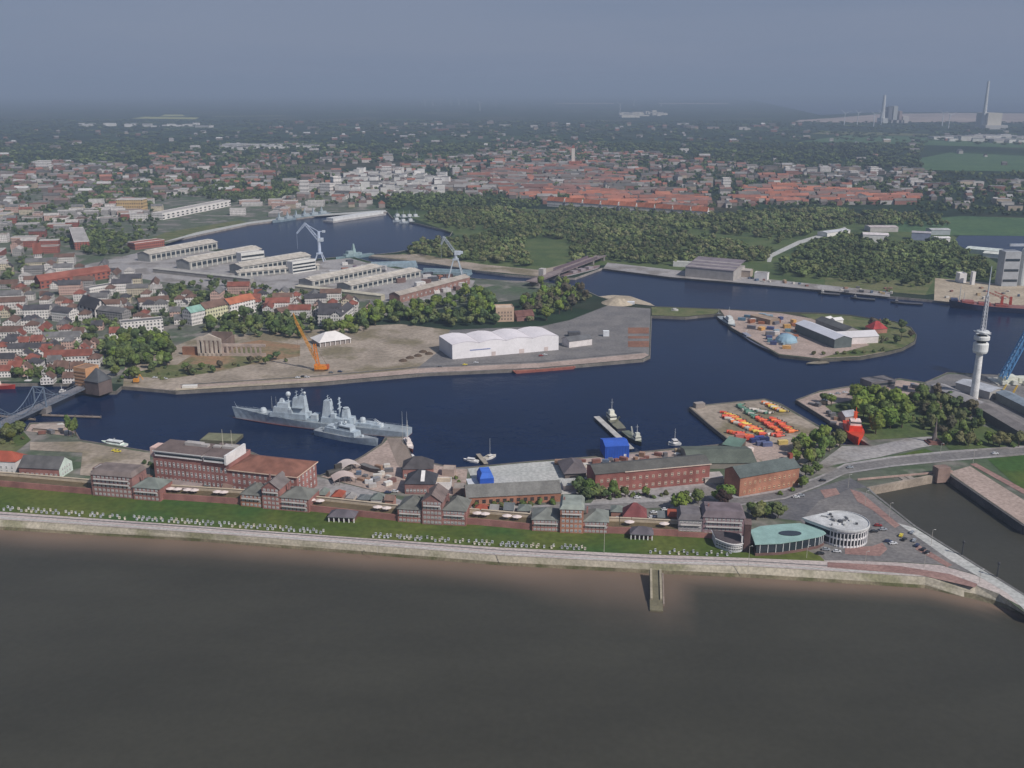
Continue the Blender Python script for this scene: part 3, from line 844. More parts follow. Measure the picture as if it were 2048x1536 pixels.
windows(r, 2, D - 2, L + .25, [1.2, 4.4], 4, 1.3, 1.7, math.pi / 2, axis='y')
r, L, D, h = bld('garage_row', 'low flat grey roofed garages behind the first brick hotel', 'garages', (186, 946), (262, 952), 940, 9, 'flat', .4, 'brickwork', S(120, 96, 92), 'plain_concrete', S(150, 144, 142))

# white-topped office block (two halves)
A, rz, L = frame_of((312, 968), (596, 1002))
root = thing('office_block', 'long red brick office block with white top storey and rust-red hipped roof', 'office building', A, rz)
D = 26; hL = hgt(340, 971, 915)
x1 = (P(462, 986) - A).length
vol(root, 0, 0, x1, D, 0, hL, 'flat', .6, 'brickwork', BRICK, 'plain_concrete', S(110, 98, 94))
hR = hgt(540, 995.5, 947)
vol(root, x1 + .02, 0, L - x1, D, 0, hR, 'hip', 5.2, 'brickwork', BRICK, 'tile_roof', S(138, 96, 82), over=.9)
mb = MB(); mb.para((x1 - .5, -1.0, hR - .6), (L - x1 + 1.6, 0, 0), (0, .5, 0), (0, 0, .6)); mb.para((L + .5, -.48, hR - .6), (.5, 0, 0), (0, D + 1.4, 0), (0, 0, .6)); mb.build('cornice', 'painted_wall', root, S(226, 198, 178))
mb = MB(); mb.para((2, -.9, hL + .8), (x1 * .63, 0, 0), (0, 18, 0), (0, 0, 3.2)); mb.para((x1 * .63 + 3.5, -1.6, hL + .8), (x1 * .37 - 4, 0, 0), (0, 20, 0), (0, 0, 3.6))
top_ = mb.build('top_storey', 'painted_wall', root, WHITE)
mb = MB(); mb.para((2.4, -.98, hL + 1.9), (x1 * .62, 0, 0), (0, .12, 0), (0, 0, 1.2)); mb.para((x1 * .63 + 4, -1.7, hL + 2.1), (x1 * .37 - 5, 0, 0), (0, .12, 0), (0, 0, 1.1)); mb.build('window_band', 'window_glass', top_)
mb = MB(); mb.para((1, -1.4, hL + 4.05), (x1 * .65, 0, 0), (0, 19, 1.0), (0, 0, .35)); mb.para((x1 * .64 + 2.9, -2.1, hL + 4.45), (x1 * .36 - 3, 0, 0), (0, 21, 1.4), (0, 0, .35)); mb.build('upper_roof', 'plain_concrete', root, S(112, 98, 94))
mb = MB(); mb.para((1, -1.6, hL + 4.0), (x1 * .65, 0, 0), (0, .18, 0), (0, 0, .5)); mb.para((x1 * .64 + 2.9, -2.3, hL + 4.4), (x1 * .36 - 3, 0, 0), (0, .18, 0), (0, 0, .5)); mb.build('roof_edge', 'painted_wall', root, WHITE)
mb = MB(); mb.para((x1 - 1.3, -2.4, hL + .3), (1.4, 0, 0), (0, 23, 0), (0, 0, 6.2)); mb.build('gable_screen', 'painted_wall', root, WHITE)
for q, sx_s, sy_s, zz in ((.3, 12, 4, 2.4), (.42, 10, 3, 2.0), (.8, 9, 5, 2.4), (.68, 5, 3, 2)):
    mb = MB(); mb.para((x1 * q, 11, hL + 4.6), (sx_s, 0, 0), (0, sy_s, 0), (0, 0, zz)); mb.build('roof_light', 'painted_wall', root, S(176, 170, 166))
for q in (.78, .9):
    mb = MB(); mb.tube((x1 * q, 14, hL + 4), (x1 * q, 14, hL + 17), .22, .1, 6); mb.build('aerial_mast', 'steel_paint', root, S(206, 200, 180))
mb = MB(); mb.para((-4, 3, hL - 2), (4, 0, 0), (0, 9, 0), (0, 0, 6.5)); mb.build('end_turret', 'painted_wall', root, S(214, 182, 172))
windows(root, 1, x1 - 1, 0, [hL * .12, hL * .40, hL * .68], 17, 1.3, hL * .17)
windows(root, x1 + 1, L - 1, 0, [hR * .14, hR * .44, hR * .72], 12, 1.3, hR * .16)
windows(root, 1, D - 1, L, [hR * .14, hR * .44, hR * .72], 5, 1.4, hR * .17, math.pi / 2, axis='y')
r, L, D, h = bld('annex_shed', 'small grey roofed annex with white front at the foot of the office block', 'shed', (322, 983), (392, 993), 975, 7, 'mono', 1.2, 'painted_wall', S(186, 168, 164), 'slate_roof', S(150, 136, 132))
r, L, D, h = bld('mooring_pontoon', 'flat grey-brown pontoon lying behind the office block', 'pontoon', (400, 886), (470, 889), 882, 16, 'flat', .3, 'steel_paint', S(104, 102, 84), 'plain_concrete', S(122, 122, 98), z0=WL)

# museum quarter
r, L, D, h = bld('museum_hall', 'dark hipped roof brick building on the quay right of the wooden pier', 'museum', (806, 958), (866, 957), 938, 15, 'hip', 6, 'brickwork', BRICK, 'tile_roof', S(88, 84, 86), win=[(1, 8, 1.2, 3, 1.4, 2.2)])
r, L, D, h = bld('museum_hall', 'dark roofed brick hall with a white slanted stripe on its roof', 'museum', (810, 988), (870, 989), 968, 17, 'hip', 6.5, 'brickwork', BRICK2, 'tile_roof', S(74, 74, 80), win=[(1, 8, 1.4, 3, 1.4, 2.0)])
mb = MB(); k = D / 2 * .95; mb.para((L * .52, 1.2, h + .95 + .25), (2.4, 0, 0), (0, 6, 4.85), (0, 0, .15)); mb.build('roof_stripe', 'painted_wall', r, WHITE)
for a, b, yt, d, c_, cc, lab in (((872, 982), (902, 982), 966, 9, WHITE, S(190, 172, 150), 'white fronted low block beside the striped-roof hall'),
                                 ((884, 952), (908, 953), 940, 8, S(168, 150, 140), S(176, 160, 148), 'small flat pinkish store behind the museum yard'),
                                 ((906, 990), (930, 990), 978, 10, S(150, 128, 118), S(150, 140, 132), 'little brown store at the left end of the low brick hall')):
    bld('museum_store', lab, 'store', a, b, yt, d, 'flat', .4, 'painted_wall', c_, 'plain_concrete', cc)

# low brick hall and the long two-storey brick building
r, L, D, h = bld('brick_hall', 'low long brick hall with broad grey roof in front of the pale concrete apron', 'hall', (934, 1013), (1122, 1003), 990, 17, 'gable', 4.6, 'brickwork', OBRICK, 'slate_roof', S(120, 118, 114))
windows(r, 4, L - 3, 0, [1.6], 12, 2.2, 2.2, color=S(90, 70, 60))
r, L, D, h = bld('brick_store', 'long two-storey brick building with cream windows, dark flat-pitched roof and pale eaves', 'store building', (1190, 988), (1418, 966), 938, 17, 'gable', 2.6, 'brickwork', S(152, 98, 90), 'slate_roof', S(96, 94, 90))
windows(r, 2, L - 2, 0, [1.8, h * .55], 17, 1.7, 2.2, color=S(226, 200, 180))
mb = MB(); mb.para((L * .25, -.75, h - .35), (L * .76, 0, 0), (0, .3, 0), (0, 0, .5)); mb.build('gutter_board', 'painted_wall', r, S(214, 192, 176))
r, L, D, h = bld('depot_hall', 'wide low depot hall with shallow grey-green roof behind the long two-storey brick building', 'hall', (1378, 938), (1512, 937), 926, 32, 'gable', 3.4, 'painted_wall', S(140, 134, 126), 'slate_roof', S(98, 104, 94))
r, L, D, h = bld('brick_office', 'orange brick building with slate roof and pale orange window rows, beside the curving road', 'office building', (1478, 994), (1596, 972), 945, 16, 'gable', 4.4, 'brickwork', OBRICK, 'slate_roof', S(92, 100, 98))
windows(r, 2, L - 2, 0, [1.6, h * .55], 11, 1.4, 2.2, color=S(232, 186, 150))  # window frames in one even pale orange
mb = MB(); mb.para((L - 3, D * .4, h), (2.5, 0, 0), (0, 2.5, 0), (0, 0, 7)); mb.build('chimney', 'brickwork', r, S(160, 84, 70))
r, L, D, h = bld('pyramid_store', 'dark pyramid roofed store at the edge of the concrete apron', 'store', (1130, 958), (1172, 956), 946, 22, 'hip', 5, 'painted_wall', S(110, 100, 96), 'slate_roof', S(104, 96, 98), over=1.2)
r, L, D, h = bld('small_shed', 'small white shed between the concrete apron and the two-storey brick building', 'shed', (1128, 982), (1186, 978), 970, 9, 'mono', .8, 'painted_wall', S(190, 186, 184), 'plain_concrete', S(170, 168, 164))
r, L, D, h = bld('small_shed', 'pale garage right of the two-storey brick building', 'shed', (1410, 968), (1446, 966), 956, 8, 'mono', .6, 'painted_wall', S(200, 190, 180), 'plain_concrete', S(176, 168, 164))
r, L, D, h = bld('red_roof_villa', 'dark red pyramid roofed villa beside the road behind the lamp mast', 'house', (1246, 1046), (1292, 1048), 1034, 12, 'hip', 6.5, 'brickwork', BRICK2, 'tile_roof', S(132, 78, 78))

# blue sheds
BLUE = S(40, 84, 178)
r, L, D, h = bld('boat_shed', 'large bright blue boxy boat shed on the quay beside the jetty', 'shed', (1210, 918), (1258, 916), 893, 17, 'gable', 1.8, 'painted_wall', BLUE, 'painted_wall', S(56, 96, 190), over=.1)
mb = MB()
for i in range(9): mb.para((L * (i + .5) / 9, -.16, .2), (.2, 0, 0), (0, .14, 0), (0, 0, h - .4))
mb.build('cladding_rib', 'painted_wall', r, S(34, 74, 160))
mb = MB(); mb.para((L - 3.6, -.12, 0), (1.6, 0, 0), (0, .1, 0), (0, 0, 3)); mb.build('door', 'painted_wall', r, WHITE)
r, L, D, h = bld('boat_shed', 'smaller bright blue shed with rounded roof on the pale concrete apron', 'shed', (960, 972), (988, 970), 957, 13, 'mansard', 3.2, 'painted_wall', BLUE, 'painted_wall', S(66, 112, 206), over=.05)
mb = MB(); mb.para((-7, 4, 0), (6.5, 0, 0), (0, 9, 0), (0, 0, .25)); mb.build('white_floor', 'painted_wall', r, S(206, 208, 214))

# teal-roofed aquarium
A = P(1502, 1098); root = thing('aquarium_building', 'low curving building with pale teal roof and oval skylight', 'aquarium', A)
zt = hgt(1560, 1100, 1077)
tl = [(1500, 1062), (1520, 1054), (1560, 1050), (1600, 1048), (1640, 1057), (1652, 1068), (1640, 1074), (1600, 1082), (1560, 1088), (1510, 1090)]
pw = [P(x, y, zt) - A for x, y in tl]
cx = sum(p.x for p in pw) / len(pw); cyy = sum(p.y for p in pw) / len(pw)
mb = MB(); mb.prism([(p.x, p.y) for p in pw], zt, zt + .55); mb.build('roof', 'painted_wall', root, S(146, 176, 170))
mb = MB(); mb.prism([(cx + (p.x - cx) * .95, cyy + (p.y - cyy) * .93) for p in pw], 1.6, zt - .02); mb.build('glass_wall', 'window_glass', root)
mb = MB(); mb.prism([(cx + (p.x - cx) * .97, cyy + (p.y - cyy) * .96) for p in pw], 0, 1.6); mb.build('base_wall', 'brickwork', root, S(120, 92, 86))
ring = [(cx + (p.x - cx) * .96, cyy + (p.y - cyy) * .945) for p in pw]
for (x0_, y0_), (x1_, y1_) in list(zip(ring, ring[1:] + ring[:1]))[5:9]:
    for k in range(3):
        mb = MB(); mb.box(x0_ + (x1_ - x0_) * (k + .5) / 3, y0_ + (y1_ - y0_) * (k + .5) / 3, 1.6, .3, .3, zt - 1.7); mb.build('mullion', 'painted_wall', root, S(220, 220, 220))
c0 = P(1580, 1069, zt) - A
mb = MB(); el = [(c0.x + 6.2 * math.cos(t_) + .3 * math.sin(t_), c0.y + 3.1 * math.sin(t_)) for t_ in [i * math.pi / 10 for i in range(20)]]
mb.prism(el, zt + .56, zt + .95); mb.build('skylight', 'window_glass', root)

# white round building with teardrop roof
A = P(1660, 1096); root = thing('round_pavilion_building', 'white round two-storey building with a pale teardrop-shaped flat roof', 'building', A)
zt = hgt(1690, 1094, 1062)
tear = [(1606, 1037), (1662, 1005)]
c0 = P(1676, 1040, zt) ; R0 = (P(1736, 1046, zt) - P(1640, 1046, zt)).length / 2
ctr = P(1688, 1045, zt) - A
tip = P(1606, 1038, zt) - A
a0 = math.atan2(tip.y - ctr.y, tip.x - ctr.x); dd = math.hypot(tip.x - ctr.x, tip.y - ctr.y); half = math.acos(R0 / dd)
arc = [(ctr.x + R0 * math.cos(a0 + half + t_), ctr.y + R0 * math.sin(a0 + half + t_)) for t_ in [i * (2 * math.pi - 2 * half) / 30 for i in range(31)]]
outline = arc + [(tip.x, tip.y)]
mb = MB(); mb.prism([(ctr.x + (x - ctr.x) * 1.03, ctr.y + (y - ctr.y) * 1.03) for x, y in outline], zt, zt + .8); roof_ = mb.build('roof', 'plain_concrete', root, S(196, 196, 196))
mb = MB()
for i in range(len(arc) - 1):
    (x0_, y0_), (x1_, y1_) = arc[i], arc[i + 1]
    k = 1.015; mb.para((ctr.x + (x0_ - ctr.x) * k, ctr.y + (y0_ - ctr.y) * k, zt + .82), ((x1_ - x0_) * k, (y1_ - y0_) * k, 0), ((ctr.x - x0_) * .02, (ctr.y - y0_) * .02, 0), (0, 0, .5))
mb.build('roof_rim', 'painted_wall', roof_, S(206, 206, 206))
mb = MB(); mb.prism([(ctr.x + (x - ctr.x) * .94, ctr.y + (y - ctr.y) * .94) for x, y in outline], 0, zt - .02); mb.build('drum', 'window_glass', root)
for z_, hh in ((0, 1.1), (zt * .46, 1.0), (zt - 1.3, 1.25)):
    mb = MB(); mb.prism([(ctr.x + (x - ctr.x) * .965, ctr.y + (y - ctr.y) * .965) for x, y in outline], z_, z_ + hh); mb.build('floor_band', 'painted_wall', root, S(228, 226, 226))
for i in range(len(arc) - 1):
    x0_, y0_ = arc[i]
    mb = MB(); mb.box(ctr.x + (x0_ - ctr.x) * .965, ctr.y + (y0_ - ctr.y) * .965, 0, .5, .5, zt - .01, a0 + half + i * (2 * math.pi - 2 * half) / 30); mb.build('column', 'painted_wall', root, S(228, 226, 226))
for k in range(16):
    an, rr = R.uniform(0, 6.28), R.uniform(1, R0 * .8)
    mb = MB(); mb.box(ctr.x + rr * math.cos(an) - 2, ctr.y + rr * math.sin(an) * .9, zt + .81, R.uniform(.8, 3), R.uniform(.6, 1.6), R.uniform(.5, 1.3), R.uniform(0, 3)); mb.build('roof_vent', 'steel_paint', roof_, R.choice([DGREY, S(150, 150, 150), S(206, 206, 204)]))

# ------------------------------------------------------------------ north quay buildings
A = P(905, 719); root = thing('tent_warehouse', 'huge white tent warehouse with four shallow gabled bays on the north quay', 'warehouse', A)
# four bays side by side, ridges running away from the water
A_, rz, L = frame_of((905, 719), (1117, 700)); root.rotation_euler = (0, 0, rz)
h = hgt(905, 719, 690); Cb = P(878, 672, h) - A
ux, uy = V((math.cos(rz), math.sin(rz), 0)), V((-math.sin(rz), math.cos(rz), 0)); D = Cb.dot(uy); sk_ = Cb.dot(ux)
fab, wal = MB(), MB(); nb = 4; bw = L / nb; rh = 2.1
for i in range(nb):
    x0 = i * bw; pr = [(0, 0), (bw * .25, rh * .72), (bw * .5, rh), (bw * .75, rh * .72), (bw, 0)]
    for (u0, z0_), (u1, z1_) in zip(pr, pr[1:]):
        fab.add([(x0 + u0, -.3, h + z0_ + .03), (x0 + u1, -.3, h + z1_ + .03), (x0 + u1 + sk_, D + .3, h + z1_ + .03), (x0 + u0 + sk_, D + .3, h + z0_ + .03)], [(0, 1, 2, 3)])
    wal.add([(x0 + u, 0, h + z) for u, z in pr] + [(x0, 0, 0), (x0 + bw, 0, 0)], [(5, 6, 4, 3, 2, 1, 0)])
    wal.add([(x0 + u + sk_, D, h + z) for u, z in pr] + [(x0 + sk_, D, 0), (x0 + bw + sk_, D, 0)], [(0, 1, 2, 3, 4, 6, 5)])
fab.build('fabric_roof', 'tent_fabric', root, S(234, 226, 228)); wal.build('front_wall', 'tent_fabric', root, S(232, 228, 230))
mb = MB(); mb.add([(0, 0, 0), (0, 0, h), (sk_, D, h), (sk_, D, 0), (L, 0, 0), (L, 0, h), (L + sk_, D, h), (L + sk_, D, 0)], [(0, 1, 2, 3), (4, 7, 6, 5)]); mb.build('side_wall', 'tent_fabric', root, S(196, 196, 200))
mb = MB(); mb.para((L * .16, -.2, h * .5), (L * .19, 0, 0), (0, .15, 0), (0, 0, .9)); mb.build('blue_stripe', 'painted_wall', root, S(130, 140, 180))
for k, (u, w_) in enumerate(((.36, 4), (.62, 5), (.86, 4))):
    mb = MB(); mb.para((L * u, -.2, 0), (w_, 0, 0), (0, .15, 0), (0, 0, 4.2)); mb.build('roller_door', 'painted_wall', root, S(206, 190, 186))
for i in range(1, nb):
    mb = MB(); mb.add([(i * bw - .5, -.35, h + .1), (i * bw + .5, -.35, h + .1), (i * bw + .5 + sk_, D + .35, h + .1), (i * bw - .5 + sk_, D + .35, h + .1)], [(0, 1, 2, 3)]); mb.build('valley_gutter', 'tent_fabric', root, S(196, 186, 188))

r, L, D, h = bld('event_tent', 'small white pagoda-like tent hall with open sides beside the yellow crane', 'tent', (640, 694), (700, 686), 681, 22, 'hip', 7, 'painted_wall', S(150, 140, 136), 'tent_fabric', S(226, 220, 216), over=1.5)
for i in range(7):
    mb = MB(); mb.para((L * i / 6 - .3, -1.2, 0), (.6, 0, 0), (0, .6, 0), (0, 0, h)); mb.build('post', 'painted_wall', r, WHITE)
r, L, D, h = bld('site_office', 'low white building with dark grey roof right of the tent warehouse', 'office', (1138, 696), (1184, 690), 680, 14, 'gable', 3, 'painted_wall', S(220, 212, 210), 'slate_roof', S(104, 104, 106))
r, L, D, h = bld('old_tower_house', 'tall beige block with window rows standing among trees behind the tent warehouse', 'house', (992, 644), (1028, 643), 617, 18, 'flat', 1.0, 'painted_wall', S(196, 168, 146), 'plain_concrete', S(206, 184, 164))
windows(r, 1.5, L - 1.5, 0, [2 + 3.6 * i for i in range(int(h // 3.8))], 5, 1.4, 1.9, color=S(150, 130, 120))
r, L, D, h = bld('red_shed', 'dark red roofed house beside the beige block', 'house', (1034, 643), (1068, 640), 632, 14, 'gable', 5, 'brickwork', BRICK2, 'tile_roof', S(118, 84, 78))

# ruined brick station front
A, rz, L = frame_of((396, 712), (444, 713)); root = thing('ruined_hall', 'roofless ruined brick hall with gabled front of tall dark openings', 'ruin', A, rz)
h = hgt(420, 712.5, 681); gh = hgt(420, 712.5, 668)
mb = MB(); n_ = 5; pw = L / (2 * n_ + 1)
for i in range(n_ + 1): mb.para((i * 2 * pw, 0, 0), (pw, 0, 0), (0, 2, 0), (0, 0, h))
mb.para((0, 0, 0), (L, 0, 0), (0, 1.9, 0), (0, 0, h * .18)); mb.para((0, -.1, h), (L, 0, 0), (0, 2.2, 0), (0, 0, 1.4))
mb.add([(0, 0, h + 1.42), (L, 0, h + 1.42), (L / 2, 0, gh), (0, 1.8, h + 1.42), (L, 1.8, h + 1.42), (L / 2, 1.8, gh)], [(0, 1, 2), (5, 4, 3), (1, 4, 5, 2), (3, 0, 2, 5)])
mb.build('gable_front', 'brickwork', root, S(196, 182, 168))
mb = MB(); mb.para((0, 2, 0), (1.5, 0, 0), (0, 34, 0), (0, 0, h * .8)); mb.para((L - 1.5, 2, 0), (1.5, 0, 0), (0, 34, 0), (0, 0, h * .8)); mb.para((1.5, 34.5, 0), (L - 3, 0, 0), (0, 1.5, 0), (0, 0, h)); mb.build('side_wall', 'brickwork', root, S(132, 112, 102))
mb = MB(); mb.para((1.52, 2.1, 0), (L - 3.04, 0, 0), (0, 32, 0), (0, 0, .5)); mb.build('rubble_floor', 'plain_concrete', root, S(96, 80, 72))
mb = MB()
x0 = L
for i in range(9): mb.para((x0 + i * 4.4, 1 + i * .2, 0), (1.5, 0, 0), (0, 1.6, 0), (0, 0, h * .62))
mb.para((x0, 1.1, 0), (41, 1.6, 0), (0, 1.4, 0), (0, 0, h * .2)); mb.para((x0, .9, h * .62), (41, 1.6, 0), (0, 1.9, 0), (0, 0, h * .16))
mb.build('wing_wall', 'brickwork', root, S(186, 166, 154))
mb = MB(); mb.para((-16, 3, 0), (16, 0, 0), (0, 3, 0), (0, 0, h * .5)); mb.build('broken_wall', 'brickwork', root, S(150, 108, 86))

# shipyard sheds: long pale roofs with window bands, pixel corners front-left, front-right, rear eave row
GW = S(176, 172, 164)
sheds = [((300, 524), (436, 498), 512, 24, 3.4, 'long pale shipyard shed with window band, nearest the left bank'),
         ((380, 540), (524, 512), 526, 26, 3.6, 'long pale shipyard shed running down to the basin, second from the left bank'),
         ((484, 550), (622, 526), 536, 26, 3.2, 'long pale shipyard shed with deep dark window bays beside the portal crane'),
         ((625, 575), (764, 545), 566, 24, 2.6, 'low wide shipyard shed with pale beige roof, left of the twin beige roofs'),
         ((702, 584), (842, 553), 575, 24, 2.6, 'low wide shipyard shed with pale beige roof, nearest the second crane'),
         ((476, 556), (640, 540), 548, 14, 1.6, 'flat-roofed workshop strip in front of the bayed shipyard shed')]
for a, b, yt, D, rh, lab in sheds:
    r, L, D, h = bld('shipyard_shed', lab, 'shed', a, b, None, D, 'gable', rh, 'painted_wall', S(150, 150, 148), 'plain_concrete', S(186, 178, 168), over=.8, group='sheds of the shipyard', h=11 if rh > 3 else (8 if rh > 2 else 7))
    mb = MB(); mb.para((2, -.15, h * .35), (L - 4, 0, 0), (0, .12, 0), (0, 0, h * .4)); gl = mb.build('window_band', 'window_glass', r)
    for i in range(15):
        mb = MB(); mb.para((2 + (L - 6) * i / 14, -.3, 0), (2.2, 0, 0), (0, .32, 0), (0, 0, h * .9)); mb.build('pilaster', 'painted_wall', r, S(190, 186, 178))
    mb = MB(); mb.para((L * .04, D / 2 - 2.5, h + rh - .2), (L * .92, 0, 0), (0, 5, 0), (0, 0, 1.4)); mb.build('ridge_light', 'plain_concrete', r, S(198, 192, 184))
for a, b, yt, lab in (((344, 530), (378, 528), 512, 'white end tower of the long pale shed'), ):
    pass
for a, b, yt, D, lab in (((484, 536), (530, 530), 505, 14, 'white three-storey banded office block at the basin end of the sheds'),
                         ((586, 548), (632, 541), 522, 14, 'white banded office block next to the white portal crane')):
    r, L, D, h = bld('yard_office', lab, 'office building', a, b, yt, D, 'flat', .8, 'painted_wall', S(214, 212, 208), 'plain_concrete', S(190, 186, 182))
    for k in range(3):
        mb = MB(); mb.para((.5, -.15, h * (.12 + .29 * k)), (L - 1, 0, 0), (0, .12, 0), (0, 0, h * .14)); mb.build('window_band', 'window_glass', r)
r, L, D, h = bld('yard_wall', 'long low pale boundary building along the front of the beige shed roofs', 'building', (590, 582), (762, 602), None, 8, 'mono', .6, 'painted_wall', S(176, 170, 150), 'plain_concrete', S(190, 182, 164), h=6)
r, L, D, h = bld('brick_workshop', 'long brick workshop with pale roof beside the tree belt right of the beige sheds', 'workshop', (800, 606), (940, 568), None, 16, 'gable', 3, 'brickwork', S(150, 116, 106), 'plain_concrete', S(170, 160, 150), h=9)
windows(r, 3, L - 3, 0, [2.5], 16, 2, 3)
r, L, D, h = bld('long_boundary_shed', 'long grey boundary shed in front of the long pale shipyard sheds', 'shed', (306, 545), (500, 566), None, 8, 'mono', .6, 'painted_wall', S(150, 146, 142), 'plain_concrete', S(170, 166, 160), h=5)

# island halls
r, L, D, h = bld('island_hall', 'long white-roofed hall with dark ribbed side on the harbour island', 'hall', (1590, 664), (1668, 697), None, 19, 'gable', 3, 'painted_wall', S(96, 104, 104), 'tent_fabric', S(206, 206, 214), h=9)
r, L, D, h = bld('island_hall', 'long dark grey roofed hall between the two white halls of the island', 'hall', (1630, 656), (1690, 679), None, 15, 'gable', 3, 'painted_wall', S(150, 146, 142), 'slate_roof', S(92, 92, 92), h=9)
r, L, D, h = bld('island_hall', 'white gabled hall at the right end of the island halls', 'hall', (1676, 690), (1756, 686), 674, 18, 'gable', 4, 'painted_wall', S(226, 216, 214), 'tent_fabric', S(206, 202, 204))
for a, b, yt, lab, cc in (((1656, 648), (1666, 646), 638, 'small white tank shed behind the grey island hall', WHITE), ((1670, 650), (1686, 648), 640, 'white block beside the tank shed on the island', WHITE)):
    bld('island_shed', lab, 'shed', a, b, yt, 8, 'gable', 2, 'painted_wall', cc, 'tent_fabric', cc)
r, L, D, h = bld('island_villa', 'red roofed house among the trees at the right tip of the island', 'house', (1746, 668), (1774, 666), 658, 14, 'hip', 7, 'brickwork', S(170, 120, 104), 'tile_roof', S(170, 70, 70), chim=((.7, .5, 2),))
r, L, D, h = bld('island_store', 'grey-brown flat store on the left part of the island', 'store', (1500, 640), (1540, 650), 636, 14, 'flat', .5, 'painted_wall', S(150, 130, 112), 'plain_concrete', S(160, 140, 122))

# north bank
r, L, D, h = bld('quay_warehouse', 'big grey stepped warehouse with striped long roofs on the north bank', 'warehouse', (1370, 553), (1466, 562), 538, 50, 'mono', 7, 'painted_wall', S(166, 160, 156), 'slate_roof', S(126, 116, 122))
for k in range(3):
    mb = MB(); mb.para((0, 4 + 13 * k, h + .5 + k * 1.85), (L, 0, 0), (0, 4, .6), (0, 0, .4)); mb.build('roof_strip', 'plain_concrete', r, S(160, 152, 150))
for a, b, yt, D, wc, rc, lab in (((1475, 553), (1500, 555), 541, 16, S(176, 160, 146), S(190, 180, 172), 'pale block right of the grey stepped warehouse'),
                                 ((1508, 559), (1534, 561), 548, 12, WHITE, S(120, 116, 116), 'white and dark shed at the water on the north bank'),
                                 ((1395, 528), (1420, 530), 519, 14, S(140, 110, 96), S(128, 96, 84), 'brown roofed house behind the grey stepped warehouse'),
                                 ((1346, 533), (1380, 535), 526, 10, WHITE, S(186, 190, 176), 'white low building left above the grey stepped warehouse'),
                                 ((1725, 484), (1776, 486), 470, 30, WHITE, S(222, 212, 212), 'large white roofed works hall in the woods'),
                                 ((1740, 464), (1796, 464), 455, 30, S(190, 184, 180), S(190, 178, 176), 'grey works hall behind the large white one'),
                                 ((1654, 474), (1700, 468), 463, 20, WHITE, S(196, 196, 200), 'white shed at the end of the forest road'),
                                 ((1822, 480), (1860, 482), 466, 24, S(150, 156, 180), S(176, 170, 174), 'bluish grey works block near the inner basin'),
                                 ((1862, 470), (1900, 470), 460, 24, S(170, 176, 178), S(184, 184, 184), 'pale works block with pipes beside the inner basin'),
                                 ((1870, 484), (1900, 484), 476, 14, WHITE, WHITE, 'small white shed in front of the works blocks'),
                                 ((1930, 506), (1995, 512), 500, 30, S(200, 206, 200), S(206, 212, 206), 'long white flat hall on the near side of the inner basin'),
                                 ((1965, 514), (2010, 518), 508, 24, WHITE, S(214, 214, 206), 'second long white hall nearer than the inner basin hall'),
                                 ((1918, 566), (1932, 566), 549, 12, WHITE, WHITE, 'white silo block on the sand yard'),
                                 ((1943, 570), (1949, 570), 546, 6, WHITE, WHITE, 'slim white silo on the sand yard')):
    bld('works_building', lab, 'works hall', a, b, yt, D, 'gable' if D > 12 and b[0] - a[0] > 20 else 'flat', 1.5, 'painted_wall', wc, 'plain_concrete', rc)
# plant with tall silos at the right edge
A = P(2000, 572); root = thing('silo_plant', 'grey works tower with a cluster of tall pale silos at the right edge', 'works', A)
mb = MB(); mb.box(10, 6, 0, 20, 18, 44); mb.build('tower_block', 'painted_wall', root, S(170, 172, 176))
for k in range(3):
    mb = MB(); mb.box(10, -3.1, 6 + 13 * k, 18, .4, 3); mb.build('window_band', 'window_glass', root)
for k in range(5):
    mb = MB(); mb.lathe([(4, 0), (4, 46 + 3 * (k % 2)), (1, 49 + 3 * (k % 2))], 12, (28 + 9.5 * k, 4 + (k % 2) * 4, 0)); mb.build('silo', 'painted_wall', root, S(196, 200, 200), smooth=False)
mb = MB(); mb.box(40, 4, 50, 66, 3, 3); mb.build('gallery', 'painted_wall', root, S(170, 176, 186))

# crane yard halls at right, below the television tower
for a, b, yt, D, wc, rc, lab in (((1946, 826), (2060, 895), None, 16, S(96, 92, 92), S(126, 120, 118), 'long low dark roofed hall running from the television tower to the right edge'),
                                 ((1860, 786), (1946, 828), None, 13, S(130, 124, 122), S(150, 146, 146), 'long grey roofed hall left of the television tower'),
                                 ((1910, 780), (1978, 800), None, 18, S(176, 172, 168), S(176, 178, 184), 'pale roofed workshop behind the television tower'),
                                 ((1990, 800), (2080, 846), None, 12, S(120, 124, 120), S(130, 140, 150), 'bluish grey shed in front of the blue floating crane')):
    bld('yard_hall', lab, 'hall', a, b, yt, D, 'gable', 1.6, 'painted_wall', wc, 'slate_roof', rc, h=6.5)
r, L, D, h = bld('pilot_house', 'grey angular glazed building by the harbour edge above the park trees', 'building', (1742, 778), (1790, 772), 763, 14, 'flat', .6, 'painted_wall', S(110, 106, 108), 'plain_concrete', S(112, 108, 110))
mb = MB(); mb.para((.5, -.15, h * .4), (L - 1, 0, 0), (0, .12, 0), (0, 0, h * .35)); mb.build('window_band', 'window_glass', r)
r, L, D, h = bld('harbour_hut', 'small pinkish house with pale roof near the orange tug', 'house', (1690, 845), (1712, 842), 832, 9, 'gable', 3, 'painted_wall', S(170, 140, 130), 'tile_roof', S(176, 176, 184))
r, L, D, h = bld('harbour_hut', 'pale open-fronted shed beside the swing bridge end, stacked with planks', 'shed', (66, 862), (120, 866), 858, 8, 'mono', .5, 'painted_wall', S(176, 160, 146), 'plain_concrete', S(170, 156, 146))

